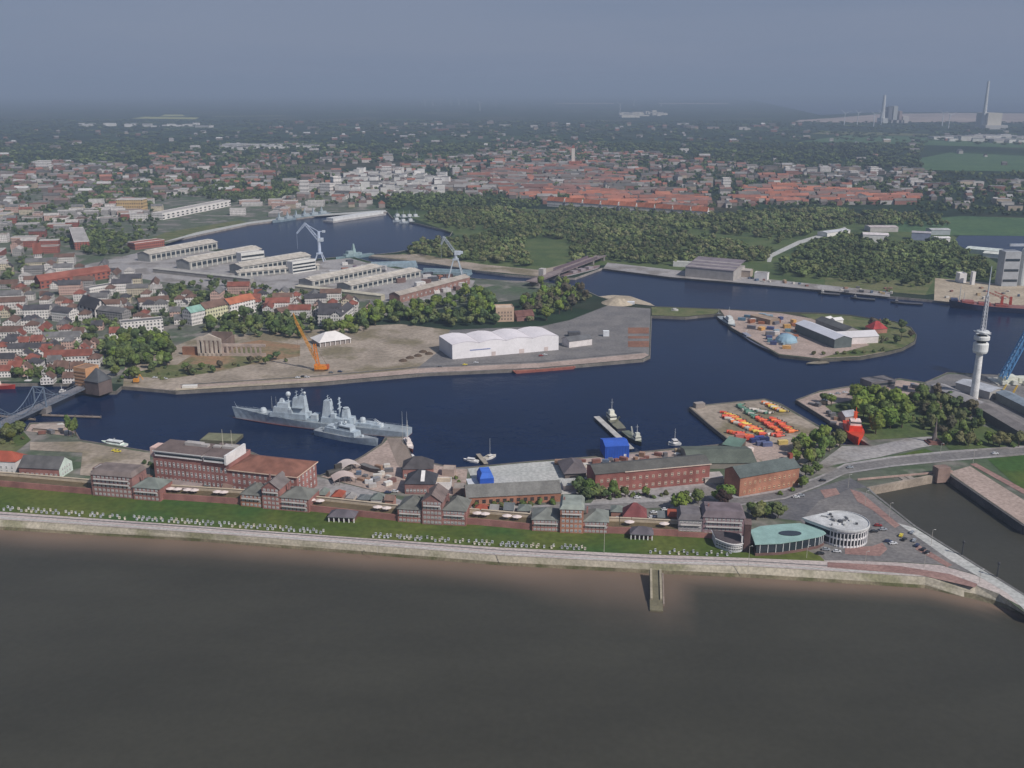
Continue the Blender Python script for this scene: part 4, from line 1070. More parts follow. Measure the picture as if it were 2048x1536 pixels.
# scaffolded bridge house at the far end of the swing bridge
r, L, D, h = bld('bridge_house', 'orange scaffolded tower house with dark slate hip beside the far end of the swing bridge', 'house', (152, 782), (176, 786), 737, 14, 'flat', .5, 'painted_wall', S(198, 150, 110), 'slate_roof', S(150, 120, 100))
mb = MB()
for k in range(6): mb.para((-.6, -.6, h * (k + 1) / 7), (L + 1, 0, 0), (0, .3, 0), (0, 0, .35))
mb.build('scaffold_deck', 'planks', r)
vol(r, L, -2, 15, 14, 0, h * .55, 'hip', h * .5, 'brickwork', S(110, 96, 92), 'tile_roof', S(86, 88, 92))

# ------------------------------------------------------------------ ships
NAVY = S(166, 178, 188); NAVY2 = S(182, 192, 200); NAVYD = S(112, 122, 134)


def hull_mesh(Ln, B, fb_bow, fb_mid, fb_st, draft=1.5, full=.5, stern=.85, n=22):
    """bow at +x; returns shell (sides) and deck builders plus a deck-height function"""
    sh, dk = MB(), MB(); sec = []
    for i in range(n + 1):
        u = i / n                                     # 0 stern .. 1 bow
        x = -Ln / 2 + Ln * u
        k = 1.0
        if u < .25: k = stern + (1 - stern) * math.sin(u / .25 * math.pi / 2)
        if u > full: k = max(.02, 1 - ((u - full) / (1 - full)) ** 1.9)
        kw = max(.01, k * (.9 if u < full else .9 - .45 * (u - full) / (1 - full)))
        z = fb_mid + (fb_st - fb_mid) * max(0, 1 - u / .35) ** 1.5 + (fb_bow - fb_mid) * max(0, (u - .5) / .5) ** 1.6
        rake = (u > .8) * ((u - .8) / .2) * (-Ln * .035)
        sec.append((x, B / 2 * k, B / 2 * kw, z, x + rake))
    vs = []
    for x, hb, hw, z, xw in sec: vs += [(xw, -hw * .8, -draft), (xw * .5 + x * .5, -hw, .3), (x, -hb, z), (x, hb, z), (xw * .5 + x * .5, hw, .3), (xw, hw * .8, -draft)]
    fs = []
    for i in range(n):
        for k in (0, 1, 3, 4): fs.append((i * 6 + k, i * 6 + k + 1, (i + 1) * 6 + k + 1, (i + 1) * 6 + k))
    fs += [(0, 5, 4, 3, 2, 1), tuple(n * 6 + k for k in range(6))]
    fs = [f[::-1] for f in fs]
    sh.add(vs, fs)
    dv = []
    for x, hb, hw, z, xw in sec: dv += [(x, -hb * .985, z - .12), (x, hb * .985, z - .12)]
    dk.add(dv, [(i * 2, i * 2 + 2, i * 2 + 3, i * 2 + 1) for i in range(n)])

    def dz(u):
        i = min(n - 1, max(0, int(u * n))); f_ = u * n - i
        return sec[i][3] * (1 - f_) + sec[i + 1][3] * f_ - .12
    return sh, dk, dz


def ship(name, label, cat, bow, stern, B, fb, hullc, deckc, mat='steel_paint', full=.5, stern_w=.85, z=WL, group=None, boot=None):
    b, s_ = P(bow[0], bow[1], z), P(stern[0], stern[1], z)
    d = b - s_; Ln = d.length
    root = thing(name, label, cat, (b + s_) / 2, math.atan2(d.y, d.x), group)
    sh, dk, dz = hull_mesh(Ln, B, fb[0], fb[1], fb[2], full=full, stern=stern_w)
    h_ = sh.build('hull', mat, root, hullc); dk.build('deck', mat, root, deckc)
    if boot:
        mb, _, _ = hull_mesh(Ln * 1.002, B * 1.01, .5, .45, .45, full=full, stern=stern_w)
        mb.build('boot_top', mat, h_, boot)
    return root, Ln, dz


def blk(root, name, L, dz, u, dy, sx, sy, h, c, z=None, taper=.96, mat='steel_paint', rz=0):
    mb = MB(); zz = dz(u) if z is None else z
    mb.box(-L / 2 + L * u, dy, zz, sx, sy, h, rz, taper)
    return mb.build(name, mat, root, c), zz + h


def mast(root, L, u, dy, z0, h, r=.35, arms=((.55, 5), (.8, 3.4)), c=NAVY2, lattice=False, name='mast'):
    x = -L / 2 + L * u; mb = MB()
    if lattice: mb.truss((x, dy, z0), (x, dy, z0 + h), 2.4, 1.0, 6, .16)
    else: mb.tube((x, dy, z0), (x, dy, z0 + h), r, r * .5, 8)
    for f, w in arms: mb.tube((x, dy - w / 2, z0 + h * f), (x, dy + w / 2, z0 + h * f), r * .45, n=6)
    return mb.build(name, 'steel_paint', root, c)


def radome(root, L, u, dy, z, r, c=S(196, 202, 206)):
    mb = MB(); mb.tube((-L / 2 + L * u, dy, z - r), (-L / 2 + L * u, dy, z), r * .4, n=8); mb.ball((-L / 2 + L * u, dy, z + r * .6), r, 12, 8); return mb.build('radome', 'steel_paint', root, c, smooth=True)


def gun(root, L, u, z, s_=1.0, fwd=1):
    x = -L / 2 + L * u; mb = MB()
    mb.lathe([(2.0 * s_, 0), (1.9 * s_, .5), (1.85 * s_, 1.3 * s_), (1.3 * s_, 2.4 * s_), (.5 * s_, 2.7 * s_)], 12, (x, 0, z))
    g = mb.build('gun_mount', 'steel_paint', root, S(188, 196, 202))
    mb = MB(); mb.tube((x + fwd * 1.2 * s_, 0, z + 1.5 * s_), (x + fwd * 6.2 * s_, 0, z + 2.3 * s_), .22 * s_, .15 * s_, 8); mb.build('gun_barrel', 'steel_paint', g, NAVYD)


def rails(root, L, dz, B, c=S(176, 184, 190), us=(.03, .97), full=.5):
    mb = MB(); n = 40
    for s_ in (-1, 1):
        prev = None
        for i in range(n + 1):
            u = us[0] + (us[1] - us[0]) * i / n
            k = 1 if u < full else max(.02, 1 - ((u - full) / (1 - full)) ** 1.9)
            p = V((-L / 2 + L * u, s_ * B / 2 * k * .93, dz(u) + 1.0)); mb.tube(p - V((0, 0, 1)), p, .05, n=4, caps=False)
            if prev: mb.tube(prev, p, .06, n=4, caps=False)
            prev = p
    mb.build('guard_rail', 'steel_paint', root, c)


# destroyer
r, L, dz = ship('destroyer', 'long grey warship with two tall mast towers, moored bow left at the pier', 'warship', (466, 836), (818, 872), 15, (9.4, 5.6, 4.8), NAVY, S(150, 158, 164), full=.48, boot=S(112, 66, 66))
U = lambda q: 1 - q
gun(r, L, U(.185), dz(U(.185)), 1.4, 1)
blk(r, 'forward_deckhouse', L, dz, U(.345), 0, L * .21, 11, 4.0, NAVY)
z1 = dz(U(.34)) + 4.0
_, z2 = blk(r, 'bridge', L, dz, U(.31), 0, L * .10, 10, 4.0, NAVY2, z=z1, taper=.92)
mb = MB(); mb.para((-L / 2 + L * U(.353), -4.55, z1 + 1.7), (L * .085, 0, 0), (0, 9.1, 0), (0, 0, .8)); mb.build('bridge_windows', 'window_glass', r)
_, z3 = blk(r, 'upper_bridge', L, dz, U(.315), 0, L * .065, 8.5, 3.2, NAVY2, z=z2, taper=.9)
blk(r, 'director', L, dz, U(.30), 0, 3.4, 3.6, 2.4, S(186, 194, 200), z=z3, taper=.7)
radome(r, L, U(.336), 0, z3 + 5.0, 2.0)
mast(r, L, U(.336), 0, z3, 4.5, .5, ())
for q, hh in ((.383, 11.5), (.417, 13.5)):
    _, zt_ = blk(r, 'mack_tower', L, dz, U(q), 0, 6.6, 6.2, hh, NAVY2, z=z1, taper=.62)
    mast(r, L, U(q), 0, zt_, 5.5, .3, ((.3, 6), (.75, 4)))
radome(r, L, U(.432), .6, z1 + 15.0, 1.1)
blk(r, 'platform', L, dz, U(.40), 0, L * .06, 10, .5, S(150, 160, 168), z=z1 + 4.5)
mb = MB(); mb.para((-L / 2 + L * U(.42), -7.2, dz(U(.4)) + 1.0), (L * .16, 0, 0), (0, .2, 0), (0, 0, .4)); mb.build('rubbing_strip', 'steel_paint', r, S(206, 212, 214))
for q in (.27, .39):
    mb = MB(); x = -L / 2 + L * U(q)
    mb.ball((x, -6.3, dz(U(q)) + 1.6), 1.0, 8, 6); mb.ball((x + 2.4, -6.3, dz(U(q)) + 1.6), 1.0, 8, 6); mb.para((x - .6, -7, dz(U(q)) + .3), (3.6, 0, 0), (0, 1.5, 0), (0, 0, 1)); mb.build('ship_boat', 'steel_paint', r, S(198, 202, 204))
blk(r, 'missile_launcher', L, dz, U(.488), 0, 5.5, 8, 4.6, S(184, 192, 198), taper=.9)
blk(r, 'midship_deckhouse', L, dz, U(.47), 0, L * .08, 8, 1.8, NAVY)
blk(r, 'after_deckhouse', L, dz, U(.615), 0, L * .165, 11, 4.2, NAVY)
z1 = dz(U(.61)) + 4.2
_, zt_ = blk(r, 'mack_tower', L, dz, U(.56), 0, 7.6, 6.6, 12.0, NAVY2, z=z1, taper=.62)
mast(r, L, U(.56), 0, zt_, 4, .3, ((.3, 7), (.8, 3)))
radome(r, L, U(.58), 1, zt_ + .6, .7)
mast(r, L, U(.624), 0, z1, 15, 1.0, ((.45, 6), (.7, 5), (.92, 3)))
_, zz = blk(r, 'director', L, dz, U(.66), 0, 5.4, 5.6, 6.4, NAVY2, z=z1, taper=.75)
mb = MB(); mb.lathe([(1.2, 0), (2.2, .9), (2.3, 1.1)], 12, (-L / 2 + L * U(.66), 0, zz)); mb.build('radar_dish', 'steel_paint', r, S(190, 198, 202))
blk(r, 'ventilator', L, dz, U(.695), 0, 2.2, 3, 4.0, NAVY2)
gun(r, L, U(.75), dz(U(.75)) + 2.0, 1.35, -1)
blk(r, 'gun_deckhouse', L, dz, U(.765), 0, L * .09, 8, 2.0, NAVY)
mb = MB(); x = -L / 2 + L * U(.845); zz = dz(U(.845)); mb.box(x, 0, zz, 4, 4, 2.4, 0, .8); mb.tube((x, -1, zz + 2.4), (x + 4.5, -1, zz + 5.2), .35, .2, 8); mb.tube((x, 1, zz + 2.4), (x + 4.5, 1, zz + 5.2), .35, .2, 8); mb.build('missile_launcher', 'steel_paint', r, S(200, 206, 210))
blk(r, 'magazine_house', L, dz, U(.82), 0, L * .07, 8, 1.6, NAVY)
mb = MB(); x = -L / 2 + L * U(.03); mb.tube((x, 0, dz(.97)), (x + 2, 0, dz(.97) + 4.5), .12, .06, 5); mb.build('jackstaff', 'steel_paint', r, NAVY2)
for q in (.985, .96, .25, .275):
    mb = MB(); x = -L / 2 + L * U(q); mb.tube((x, 3 if q < .5 else -2.0, dz(U(q))), (x, 3 if q < .5 else -2.0, dz(U(q)) + (13 if q > .5 else 15)), .16, .07, 5); mb.build('whip_aerial', 'steel_paint', r, S(196, 200, 200))
for q, y_, hh, w_ in ((.34, -3.8, 6.5, 3), (.36, 3.8, 7, 3), (.40, -4, 6, 4), (.44, 0, 5.5, 6), (.58, -3.9, 6.5, 3), (.60, 3.6, 7.5, 4), (.64, -3.6, 6, 3), (.69, 0, 4.5, 5), (.265, 0, 4.0, 6), (.80, 0, 3.0, 4)):
    blk(r, 'superstructure_block', L, dz, U(q), y_, w_, 3, hh, NAVY2, taper=.85)
rails(r, L, dz, 15, full=.48)
for k in range(9):
    blk(r, 'deck_fitting', L, dz, R.choice([.12, .2, .25, .76, .84, .88, .5, .34, .08]) + R.uniform(-.02, .02), R.uniform(-4, 4), R.uniform(.8, 2), R.uniform(.8, 1.6), R.uniform(.6, 1.5), S(150, 160, 166))

# minesweeper in front
r, L, dz = ship('minesweeper', 'smaller grey warship moored alongside the destroyer, bow pointing down right', 'warship', (757, 893), (636, 867), 11.0, (6.2, 4.4, 4.0), NAVY, S(158, 162, 166), full=.45)
_, z1 = blk(r, 'deckhouse', L, dz, .42, 0, L * .5, 8, 3.6, NAVY)
_, z2 = blk(r, 'bridge', L, dz, .5, 0, L * .19, 6.4, 3.4, NAVY2, z=z1)
mb = MB(); mb.para((-L / 2 + L * .41, -3.3, z1 + 1.8), (L * .18, 0, 0), (0, 6.6, 0), (0, 0, .7)); mb.build('bridge_windows', 'window_glass', r)
_, z3 = blk(r, 'funnel', L, dz, .33, 0, 3.2, 2.6, 3.4, NAVY2, z=z1, taper=.8)
mast(r, L, .44, 0, z2, 8, .3, ((.5, 4), (.8, 2.5)))
radome(r, L, .48, 0, z2 + 1.4, .9)
gun(r, L, .75, dz(.75), .6, 1); gun(r, L, .14, dz(.14), .6, -1)
for u, y in ((.25, 2), (.2, -2), (.62, 1.6), (.08, 0)): blk(r, 'deck_fitting', L, dz, u, y, 2.2, 1.2, 1.2, S(170, 178, 182))
blk(r, 'after_house', L, dz, .26, 0, L * .12, 6, 5, NAVY2)
blk(r, 'lattice_base', L, dz, .40, 0, 4, 4, 9, NAVY2, taper=.5)
rails(r, L, dz, 11, full=.45)


def workboat(label, bow, stern, B, hullc, deckc, cabc, fb=(2.6, 1.6, 1.5), mh=7, cab=(.6, .26, 2.6), name='work_boat', cat='boat', group=None, sail=False, boot=None):
    r, L, dz = ship(name, label, cat, bow, stern, B, fb, hullc, deckc, group=group, boot=boot)
    if cab:
        _, zt_ = blk(r, 'cabin', L, dz, cab[0], 0, L * cab[1], B * .66, cab[2], cabc, taper=.93)
        mb = MB(); mb.para((-L / 2 + L * (cab[0] - cab[1] / 2) + .05, -B * .335, dz(cab[0]) + cab[2] * .5), (L * cab[1] * .97, 0, 0), (0, B * .67, 0), (0, 0, cab[2] * .26)); mb.build('cabin_windows', 'window_glass', r)
        if cab[2] > 2.4: _, zt_ = blk(r, 'wheelhouse', L, dz, cab[0] + cab[1] * .1, 0, L * cab[1] * .5, B * .46, cab[2] * .75, cabc, z=zt_, taper=.92)
    else: zt_ = dz(.5)
    if mh: mast(r, L, (cab[0] if cab else .5), 0, zt_, mh, .12 if sail else .2, () if sail else ((.7, 2.2),), S(214, 214, 210))
    if sail:
        mb = MB(); mb.tube((-L / 2 + L * .12, 0, dz(.3) + 1.4), (-L / 2 + L * .55, 0, dz(.3) + 1.5), .22, n=6); mb.build('boom', 'steel_paint', r, S(190, 180, 160))
    return r, L, dz


BLK = S(60, 60, 66)
r, L, dz = workboat('white-decked black buoy tender with tall mast at the far end of the jetty', (1213, 833), (1243, 863), 8, BLK, S(122, 120, 104), S(222, 220, 206), (4, 2.6, 2.4), 9, (.66, .26, 3.6), 'buoy_tender', 'ship')
mb = MB(); mb.truss((-L * .1, 0, 3), (-L * .36, 0, 10), 1.0, .6, 5, .12); mb.build('derrick', 'steel_paint', r, S(190, 190, 150))
r, L, dz = workboat('low green-decked tender with derrick moored behind the jetty near the blue shed', (1283, 893), (1250, 866), 7, BLK, S(112, 116, 100), S(206, 206, 196), (3.4, 2.2, 2.0), 6, (.72, .18, 3.0), 'buoy_tender', 'ship')
mb = MB(); mb.truss((0, 0, 2), (-L * .2, 1, 8), .9, .5, 5, .12); mb.build('derrick', 'steel_paint', r, S(186, 186, 176))
workboat('white motor vessel with mast moored at the work quay, right of the jetty', (1336, 890), (1360, 888), 6, S(214, 214, 214), S(190, 190, 190), WHITE, (2.4, 1.6, 1.6), 8, (.45, .4, 2.4))
workboat('white covered motor yacht at the left end of the small landing stage', (927, 921), (957, 925), 4.2, WHITE, WHITE, WHITE, (1.6, 1.2, 1.2), 0, (.5, .5, 1.4), 'yacht')
workboat('white sailing yacht with bare mast, right of the small landing stage', (992, 913), (968, 920), 4.6, WHITE, S(206, 196, 180), WHITE, (1.8, 1.4, 1.4), 12, (.5, .35, 1.2), 'yacht', 'boat', None, True)
workboat('white passenger launch tied up at the left quay before the office block', (203, 886), (252, 893), 6, WHITE, S(196, 210, 196), S(226, 228, 226), (2.0, 1.5, 1.4), 2, (.45, .6, 2.0), 'launch')
workboat('red lightship with white cabin beside the wooden pier', (826, 906), (806, 880), 6.5, S(176, 92, 82), S(190, 180, 176), S(226, 214, 208), (3, 2, 2), 13, (.5, .4, 2.6), 'lightship', 'ship')
workboat('white motorboat tucked beside the red lightship at the pier', (829, 920), (820, 911), 3.2, WHITE, WHITE, WHITE, (1.4, 1, 1), 0, (.5, .4, 1.2), 'motorboat')
workboat('red museum ship with tall mast at the far left quay', (32, 778), (-60, 774), 9, S(176, 62, 54), S(176, 110, 96), S(214, 206, 196), (4, 2.8, 2.8), 16, (.5, .3, 3), 'museum_ship', 'ship')
workboat('white launch with lilac cover at the far quay left of the bridge house', (74, 768), (32, 767), 6, S(196, 196, 210), S(170, 170, 186), WHITE, (2, 1.4, 1.4), 4, (.6, .3, 2), 'launch')
workboat('small white motorboat below the far end of the swing bridge', (118, 786), (130, 782), 3.5, WHITE, WHITE, WHITE, (1.6, 1, 1), 4, (.5, .4, 1.4), 'motorboat')
workboat('grey tug with white bridge lying at the island causeway', (1470, 659), (1442, 636), 11, S(104, 108, 116), S(150, 156, 160), S(206, 208, 206), (4, 2.6, 2.4), 10, (.55, .4, 3.8), 'tug', 'ship')
workboat('dark blue workboat along the slanting island quay', (1540, 706), (1474, 663), 8, S(56, 62, 84), S(110, 112, 130), S(150, 152, 166), (2.6, 1.8, 1.8), 5, (.3, .15, 2.2))
workboat('dark workboat low in the water left of the grey tug', (1428, 634), (1446, 630), 6, S(60, 62, 70), S(100, 100, 104), S(120, 120, 120), (1.8, 1.2, 1.2), 5, (.5, .3, 2))
workboat('white motorboat hauled out on the grassy causeway', (1342, 626), (1356, 626), 3.5, WHITE, WHITE, WHITE, (1.6, 1.1, 1.1), 0, (.5, .5, 1.2), 'motorboat')
for o in [o_ for o_ in col.objects if o_.get('label', '').startswith('white motorboat hauled')]: o.location.z = .8
workboat('dark barge moored along the north bank, leftmost of the dark line', (1636, 588), (1680, 591), 9, S(50, 54, 66), S(96, 92, 92), S(200, 196, 190), (2.4, 1.8, 1.8), 4, (.8, .12, 2.6), 'barge')
workboat('dark barge moored along the north bank, middle of the dark line', (1700, 597), (1750, 601), 9, S(46, 48, 60), S(80, 80, 84), S(120, 120, 120), (2.2, 1.6, 1.6), 4, (.8, .1, 2.2), 'barge')
workboat('dark barge moored along the north bank, nearest the sand yard', (1780, 606), (1845, 610), 9, S(46, 48, 60), S(80, 78, 84), S(120, 116, 116), (2.2, 1.6, 1.6), 4, (.8, .1, 2.2), 'barge')
for k, (bx, by, sx_, sy_) in enumerate(((1612, 729, 1655, 725), (1664, 722, 1718, 718))):
    workboat('low flat hopper barge floating off the island, %s one' % ('left' if k == 0 else 'right'), (bx, by), (sx_, sy_), 8, S(120, 112, 100), S(140, 130, 112), S(150, 140, 120), (1.2, .9, .9), 0, None, 'barge')

# cargo ship at the right edge
r, L, dz = ship('cargo_ship', 'dark blue and red cargo ship lying at the sand yard on the right', 'ship', (1896, 614), (2110, 628), 20, (9, 5.5, 6), S(54, 62, 92), S(140, 92, 86), full=.75)
blk(r, 'forecastle', L, dz, .95, 0, L * .07, 11, 2.2, S(60, 66, 96))
for u in (.82, .66, .5): blk(r, 'hatch_coaming', L, dz, u, 0, L * .12, 13, 2.0, S(150, 84, 76))
blk(r, 'deckhouse', L, dz, .12, 0, L * .1, 15, 12, S(206, 196, 192))
mb = MB(); mb.para((-L / 2 + L * .05, -10.1, 2.2), (L * .85, 0, 0), (0, .12, 0), (0, 0, 1.1)); mb.build('pale_stripe', 'steel_paint', r, S(200, 170, 176))
mast(r, L, .9, 0, dz(.9), 18, .4, ((.7, 4),)); mast(r, L, .86, 3, dz(.86), 12, .3, ())
for k, u in enumerate((.42, .5)):
    mb = MB(); x = -L / 2 + L * u; mb.box(x, 0, dz(u) + 2, 3, 3, 9, 0, .8); mb.truss((x, 0, dz(u) + 9), (x + 18, 0, dz(u) + 16), 1.4, .8, 6, .2); mb.build('deck_crane', 'steel_paint', r, S(190, 84, 66))

# rust red barge
A_, rz, L = frame_of((1028, 748), (1152, 738), WL)
root = thing('pontoon_barge', 'long flat rust-red pontoon barge moored along the north quay', 'barge', A_, rz)
mb = MB(); mb.para((3, 0, -1), (L - 6, 0, 0), (0, 11, 0), (0, 0, 3.0)); mb.add([(3, 0, 2), (0, 0, 2), (3, 0, -.6), (3, 11, 2), (0, 11, 2), (3, 11, -.6)], [(0, 1, 2), (3, 5, 4), (1, 4, 5, 2), (0, 3, 4, 1)])
mb.add([(L - 3, 0, 2), (L, 0, 2), (L - 3, 0, -.6), (L - 3, 11, 2), (L, 11, 2), (L - 3, 11, -.6)], [(2, 1, 0), (4, 5, 3), (2, 5, 4, 1), (1, 4, 3, 0)])
mb.build('hull', 'steel_paint', root, S(150, 92, 80))
mb = MB(); mb.para((.5, .4, 2.02), (L - 1, 0, 0), (0, 10.2, 0), (0, 0, .15)); mb.build('deck', 'plain_concrete', root, S(158, 104, 90))
for k in range(8):
    mb = MB(); mb.box(2 + (L - 4) * (k % 4) / 3, .8 if k < 4 else 10.2, 2.17, .5, .5, .8); mb.build('bollard', 'steel_paint', root, S(90, 70, 64))

# orange ship on the slip
r, L, dz = ship('orange_tug', 'bright orange tug with upright funnel at the head of the slip', 'ship', (1716, 892), (1700, 852), 13, (6.5, 5, 4.2), S(232, 72, 40), S(200, 70, 44), full=.55, z=-1.6)
_, z1 = blk(r, 'deckhouse', L, dz, .45, 0, L * .34, 9, 4, S(232, 70, 42))
_, z2 = blk(r, 'bridge', L, dz, .5, 0, L * .18, 7.5, 3.4, S(236, 214, 206), z=z1)
blk(r, 'funnel', L, dz, .32, 1, 2.6, 2.6, 7, S(240, 90, 40), z=z1, taper=.8)
mast(r, L, .48, 0, z2, 9, .4, ((.6, 4),), S(240, 100, 50))
mb = MB(); mb.para((-L / 2 + L * .41, -3.8, z1 + 1.7), (L * .18, 0, 0), (0, 7.6, 0), (0, 0, 1)); mb.build('bridge_windows', 'window_glass', r)
mb = MB(); mb.tube((-L * .3, 0, 5), (-L * .05, 0, 14), .4, .25, 8); mb.build('derrick', 'steel_paint', r, S(244, 110, 50))

# warships and boats far in the shipyard basin
r, L, dz = ship('patrol_ship', 'pale grey-green warship with pyramid mast in the shipyard basin by the crane', 'warship', (672, 522), (745, 511), 10, (6, 4, 3.6), S(128, 152, 158), S(130, 146, 150))
_, z1 = blk(r, 'deckhouse', L, dz, .55, 0, L * .45, 8, 4, S(140, 160, 164)); blk(r, 'bridge', L, dz, .62, 0, L * .16, 7, 4, S(150, 168, 170), z=z1)
blk(r, 'mast_tower', L, dz, .52, 0, 6, 6, 14, S(150, 172, 172), z=z1, taper=.25)
for k in range(6):
    x = 545 + k * 17; y = 446 - k * 2.6
    r, L, dz = ship('patrol_ship', 'grey patrol ship in the row along the far basin quay, %s from the left' % ordinal(k), 'warship', (x, y), (x + 30, y - 4.6), 9, (6, 4, 3.5), S(134, 150, 160), S(150, 158, 164), group='ships along the far basin quay')
    _, z1 = blk(r, 'deckhouse', L, dz, .5, 0, L * .4, 6.5, 4.5, S(160, 170, 176)); blk(r, 'mast_tower', L, dz, .55, 0, 4, 4, 9, S(160, 172, 178), z=z1, taper=.3)
for k in range(7):
    x = 785 + (k % 4) * 13 + R.uniform(-3, 3); y = 436 + (k // 4) * 9 + R.uniform(-1, 2)
    r, L, dz = ship('harbour_vessel', 'small pale vessel in the cluster by the wooded basin corner', 'boat', (x, y), (x + 15, y - 1), 8, (5, 3.4, 3.2), S(176, 184, 190), S(180, 184, 186), group='vessels in the basin corner')
    _, z1 = blk(r, 'deckhouse', L, dz, .5, 0, L * .45, 6, 4.5, S(206, 208, 210)); mast(r, L, .5, 0, z1, 9, .3, ())
# floating dock and white pier in the basin
A_, rz, L = frame_of((666, 446), (772, 430), WL); root = thing('basin_pier', 'long white pier shed jutting into the shipyard basin', 'pier', A_, rz)
mb = MB(); mb.para((0, 0, -1), (L, 0, 0), (0, 26, 0), (0, 0, 4)); mb.build('deck', 'plain_concrete', root, S(176, 172, 170))
mb = MB(); mb.para((4, 3, 3.02), (L - 8, 0, 0), (0, 18, 0), (0, 0, 5)); mb.build('shed', 'painted_wall', root, S(206, 206, 206))
A_, rz, L = frame_of((742, 536), (836, 533), WL + 1.5); root = thing('floating_dock', 'low pale blue floating dock between the portal cranes', 'dock', A_, rz)
mb = MB(); mb.para((0, 0, -3), (L, 0, 0), (0, 20, 0), (0, 0, 3.2)); mb.build('deck', 'steel_paint', root, S(140, 160, 172))
for y_ in (0, 17.4):
    mb = MB(); mb.para((1, y_, .22), (L - 2, 0, 0), (0, 2.6, 0), (0, 0, 5)); mb.build('side_wall', 'steel_paint', root, S(150, 168, 178))
A_, rz, L = frame_of((836, 548), (936, 552), WL + 1.5); root = thing('floating_dock', 'greyish blue floating dock at the foot of the lattice portal crane', 'dock', A_, rz)
mb = MB(); mb.para((0, 0, -3), (L, 0, 0), (0, 24, 0), (0, 0, 3.2)); mb.build('deck', 'steel_paint', root, S(130, 150, 158))
for y_ in (0, 21.4):
    mb = MB(); mb.para((1, y_, .22), (L - 2, 0, 0), (0, 2.6, 0), (0, 0, 4)); mb.build('side_wall', 'steel_paint', root, S(146, 164, 172))
A_, rz, L = frame_of((1128, 558), (1206, 538), WL); root = thing('museum_barge', 'pale hulled barge ship lying beside the bascule bridge', 'ship', A_, rz)
sh, dk, dz = hull_mesh(L, 13, 5, 4, 4, full=.8); o = sh.build('hull', 'steel_paint', root, S(170, 164, 168)); o.location = (L / 2, 5, 0); o = dk.build('deck', 'steel_paint', root, S(134, 110, 108)); o.location = (L / 2, 5, 0)
for u in (.3, .5, .7):
    mb = MB(); mb.box(L * u, 5, 3.9, L * .12, 8, 3, 0, .95); mb.build('deckhouse', 'steel_paint', root, S(150, 140, 144))

# ------------------------------------------------------------------ television tower
b = P(1946, 806); root = thing('television_tower', 'slender white concrete television tower with round pods and striped aerial', 'tower', b)
H_ = lambda y: hgt(1946, 806, y)
mb = MB(); mb.lathe([(3.3, 0), (2.9, H_(760)), (2.45, H_(706))], 20); mb.build('shaft', 'plain_concrete', root, S(224, 222, 220), smooth=False)
zt = H_(705)
prof = [(2.4, -1), (5.0, 0), (5.6, 1.5), (5.6, 7.2), (5.2, 8.0), (3.4, 8.2)]
mb = MB(); mb.lathe(prof, 24, (0, 0, zt)); mb.build('pod', 'painted_wall', root, S(226, 226, 224))
mb = MB(); mb.lathe([(3.6, 8.2), (3.6, 10.4)], 24, (0, 0, zt)); mb.build('pod_neck', 'window_glass', root)
mb = MB(); mb.lathe([(5.6, 10.42), (5.8, 10.8), (5.8, 13.0), (5.2, 13.6), (3.2, 13.7)], 24, (0, 0, zt)); mb.build('pod', 'painted_wall', root, S(220, 220, 218))
mb = MB(); mb.lathe([(3.4, 13.7), (3.4, 15.4)], 24, (0, 0, zt)); mb.build('pod_neck', 'window_glass', root)
mb = MB(); mb.lathe([(4.9, 15.42), (5.0, 15.8), (5.0, 17.0), (4.6, 17.6), (1.8, 17.7)], 24, (0, 0, zt)); mb.build('pod', 'painted_wall', root, S(206, 208, 208))
for k in range(7):
    an = k * .9; mb = MB(); mb.lathe([(.2, -.4), (1.1, .2), (1.15, .4)], 10, (5.6 * math.cos(an), 5.6 * math.sin(an), zt + 15.6 + (k % 2))); mb.build('dish', 'steel_paint', root, S(226, 226, 226))
z1 = zt + 17.7; ht = H_(532)
mb = MB(); mb.truss((0, 0, z1), (0, 0, z1 + (ht - z1) * .55), 2.8, 1.7, 10, .3); mb.lathe([(1.0, 0), (.7, (ht - z1) * .55)], 8, (0, 0, z1)); mb.build('aerial', 'steel_paint', root, S(206, 206, 210))
mb = MB(); mb.lathe([(.62, 0), (.28, (ht - z1) * .45)], 8, (0, 0, z1 + (ht - z1) * .55)); mb.build('aerial_tip', 'steel_paint', root, S(190, 196, 204))
mb = MB(); mb.box(-2, 3, 0, 12, 10, 4, .3); mb.build('base_house', 'painted_wall', root, S(110, 96, 88))

# ------------------------------------------------------------------ cranes
OR = S(226, 138, 46)
b = P(640, 741); root = thing('crawler_crane', 'yellow-orange harbour crane with long raised lattice jib leaning left', 'crane', b)
hh = lambda y: hgt(640, 741, y)
px_m = (P(700, 741) - P(640, 741)).length / 60
mb = MB()
for s_ in (-1, 1): mb.box(0, s_ * 3, 0, 9, 1.6, 1.8)
mb.build('undercarriage', 'steel_paint', root, S(110, 84, 60))
mb = MB(); mb.box(1.5, 0, 1.8, 10, 6, 3.2); mb.box(-3.2, -1.5, 1.8, 2.6, 2.4, 4.2); mb.build('machinery_house', 'steel_paint', root, OR)
mb = MB(); mb.box(6.8, 0, 1.8, 2.6, 5, 3.6); mb.build('counterweight', 'steel_paint', root, S(190, 96, 46))
tw = hh(688); mb = MB(); mb.truss((-1.6, 0, 5), (-3.6, 0, tw), 2.8, 1.8, 8, .32); mb.build('tower', 'steel_paint', root, OR)
mb = MB(); tipx = (597 - 640) * px_m; mb.truss((-3.2, 0, tw * .42), (tipx, 3, hh(645)), 1.8, 1.4, 10, .24); tip = V((tipx, 3, hh(645)))
mb.truss(tip, ((592 - 640) * px_m, 3.4, hh(628)), 1.2, .5, 4, .15); jib = mb.build('jib', 'steel_paint', root, S(214, 150, 64))
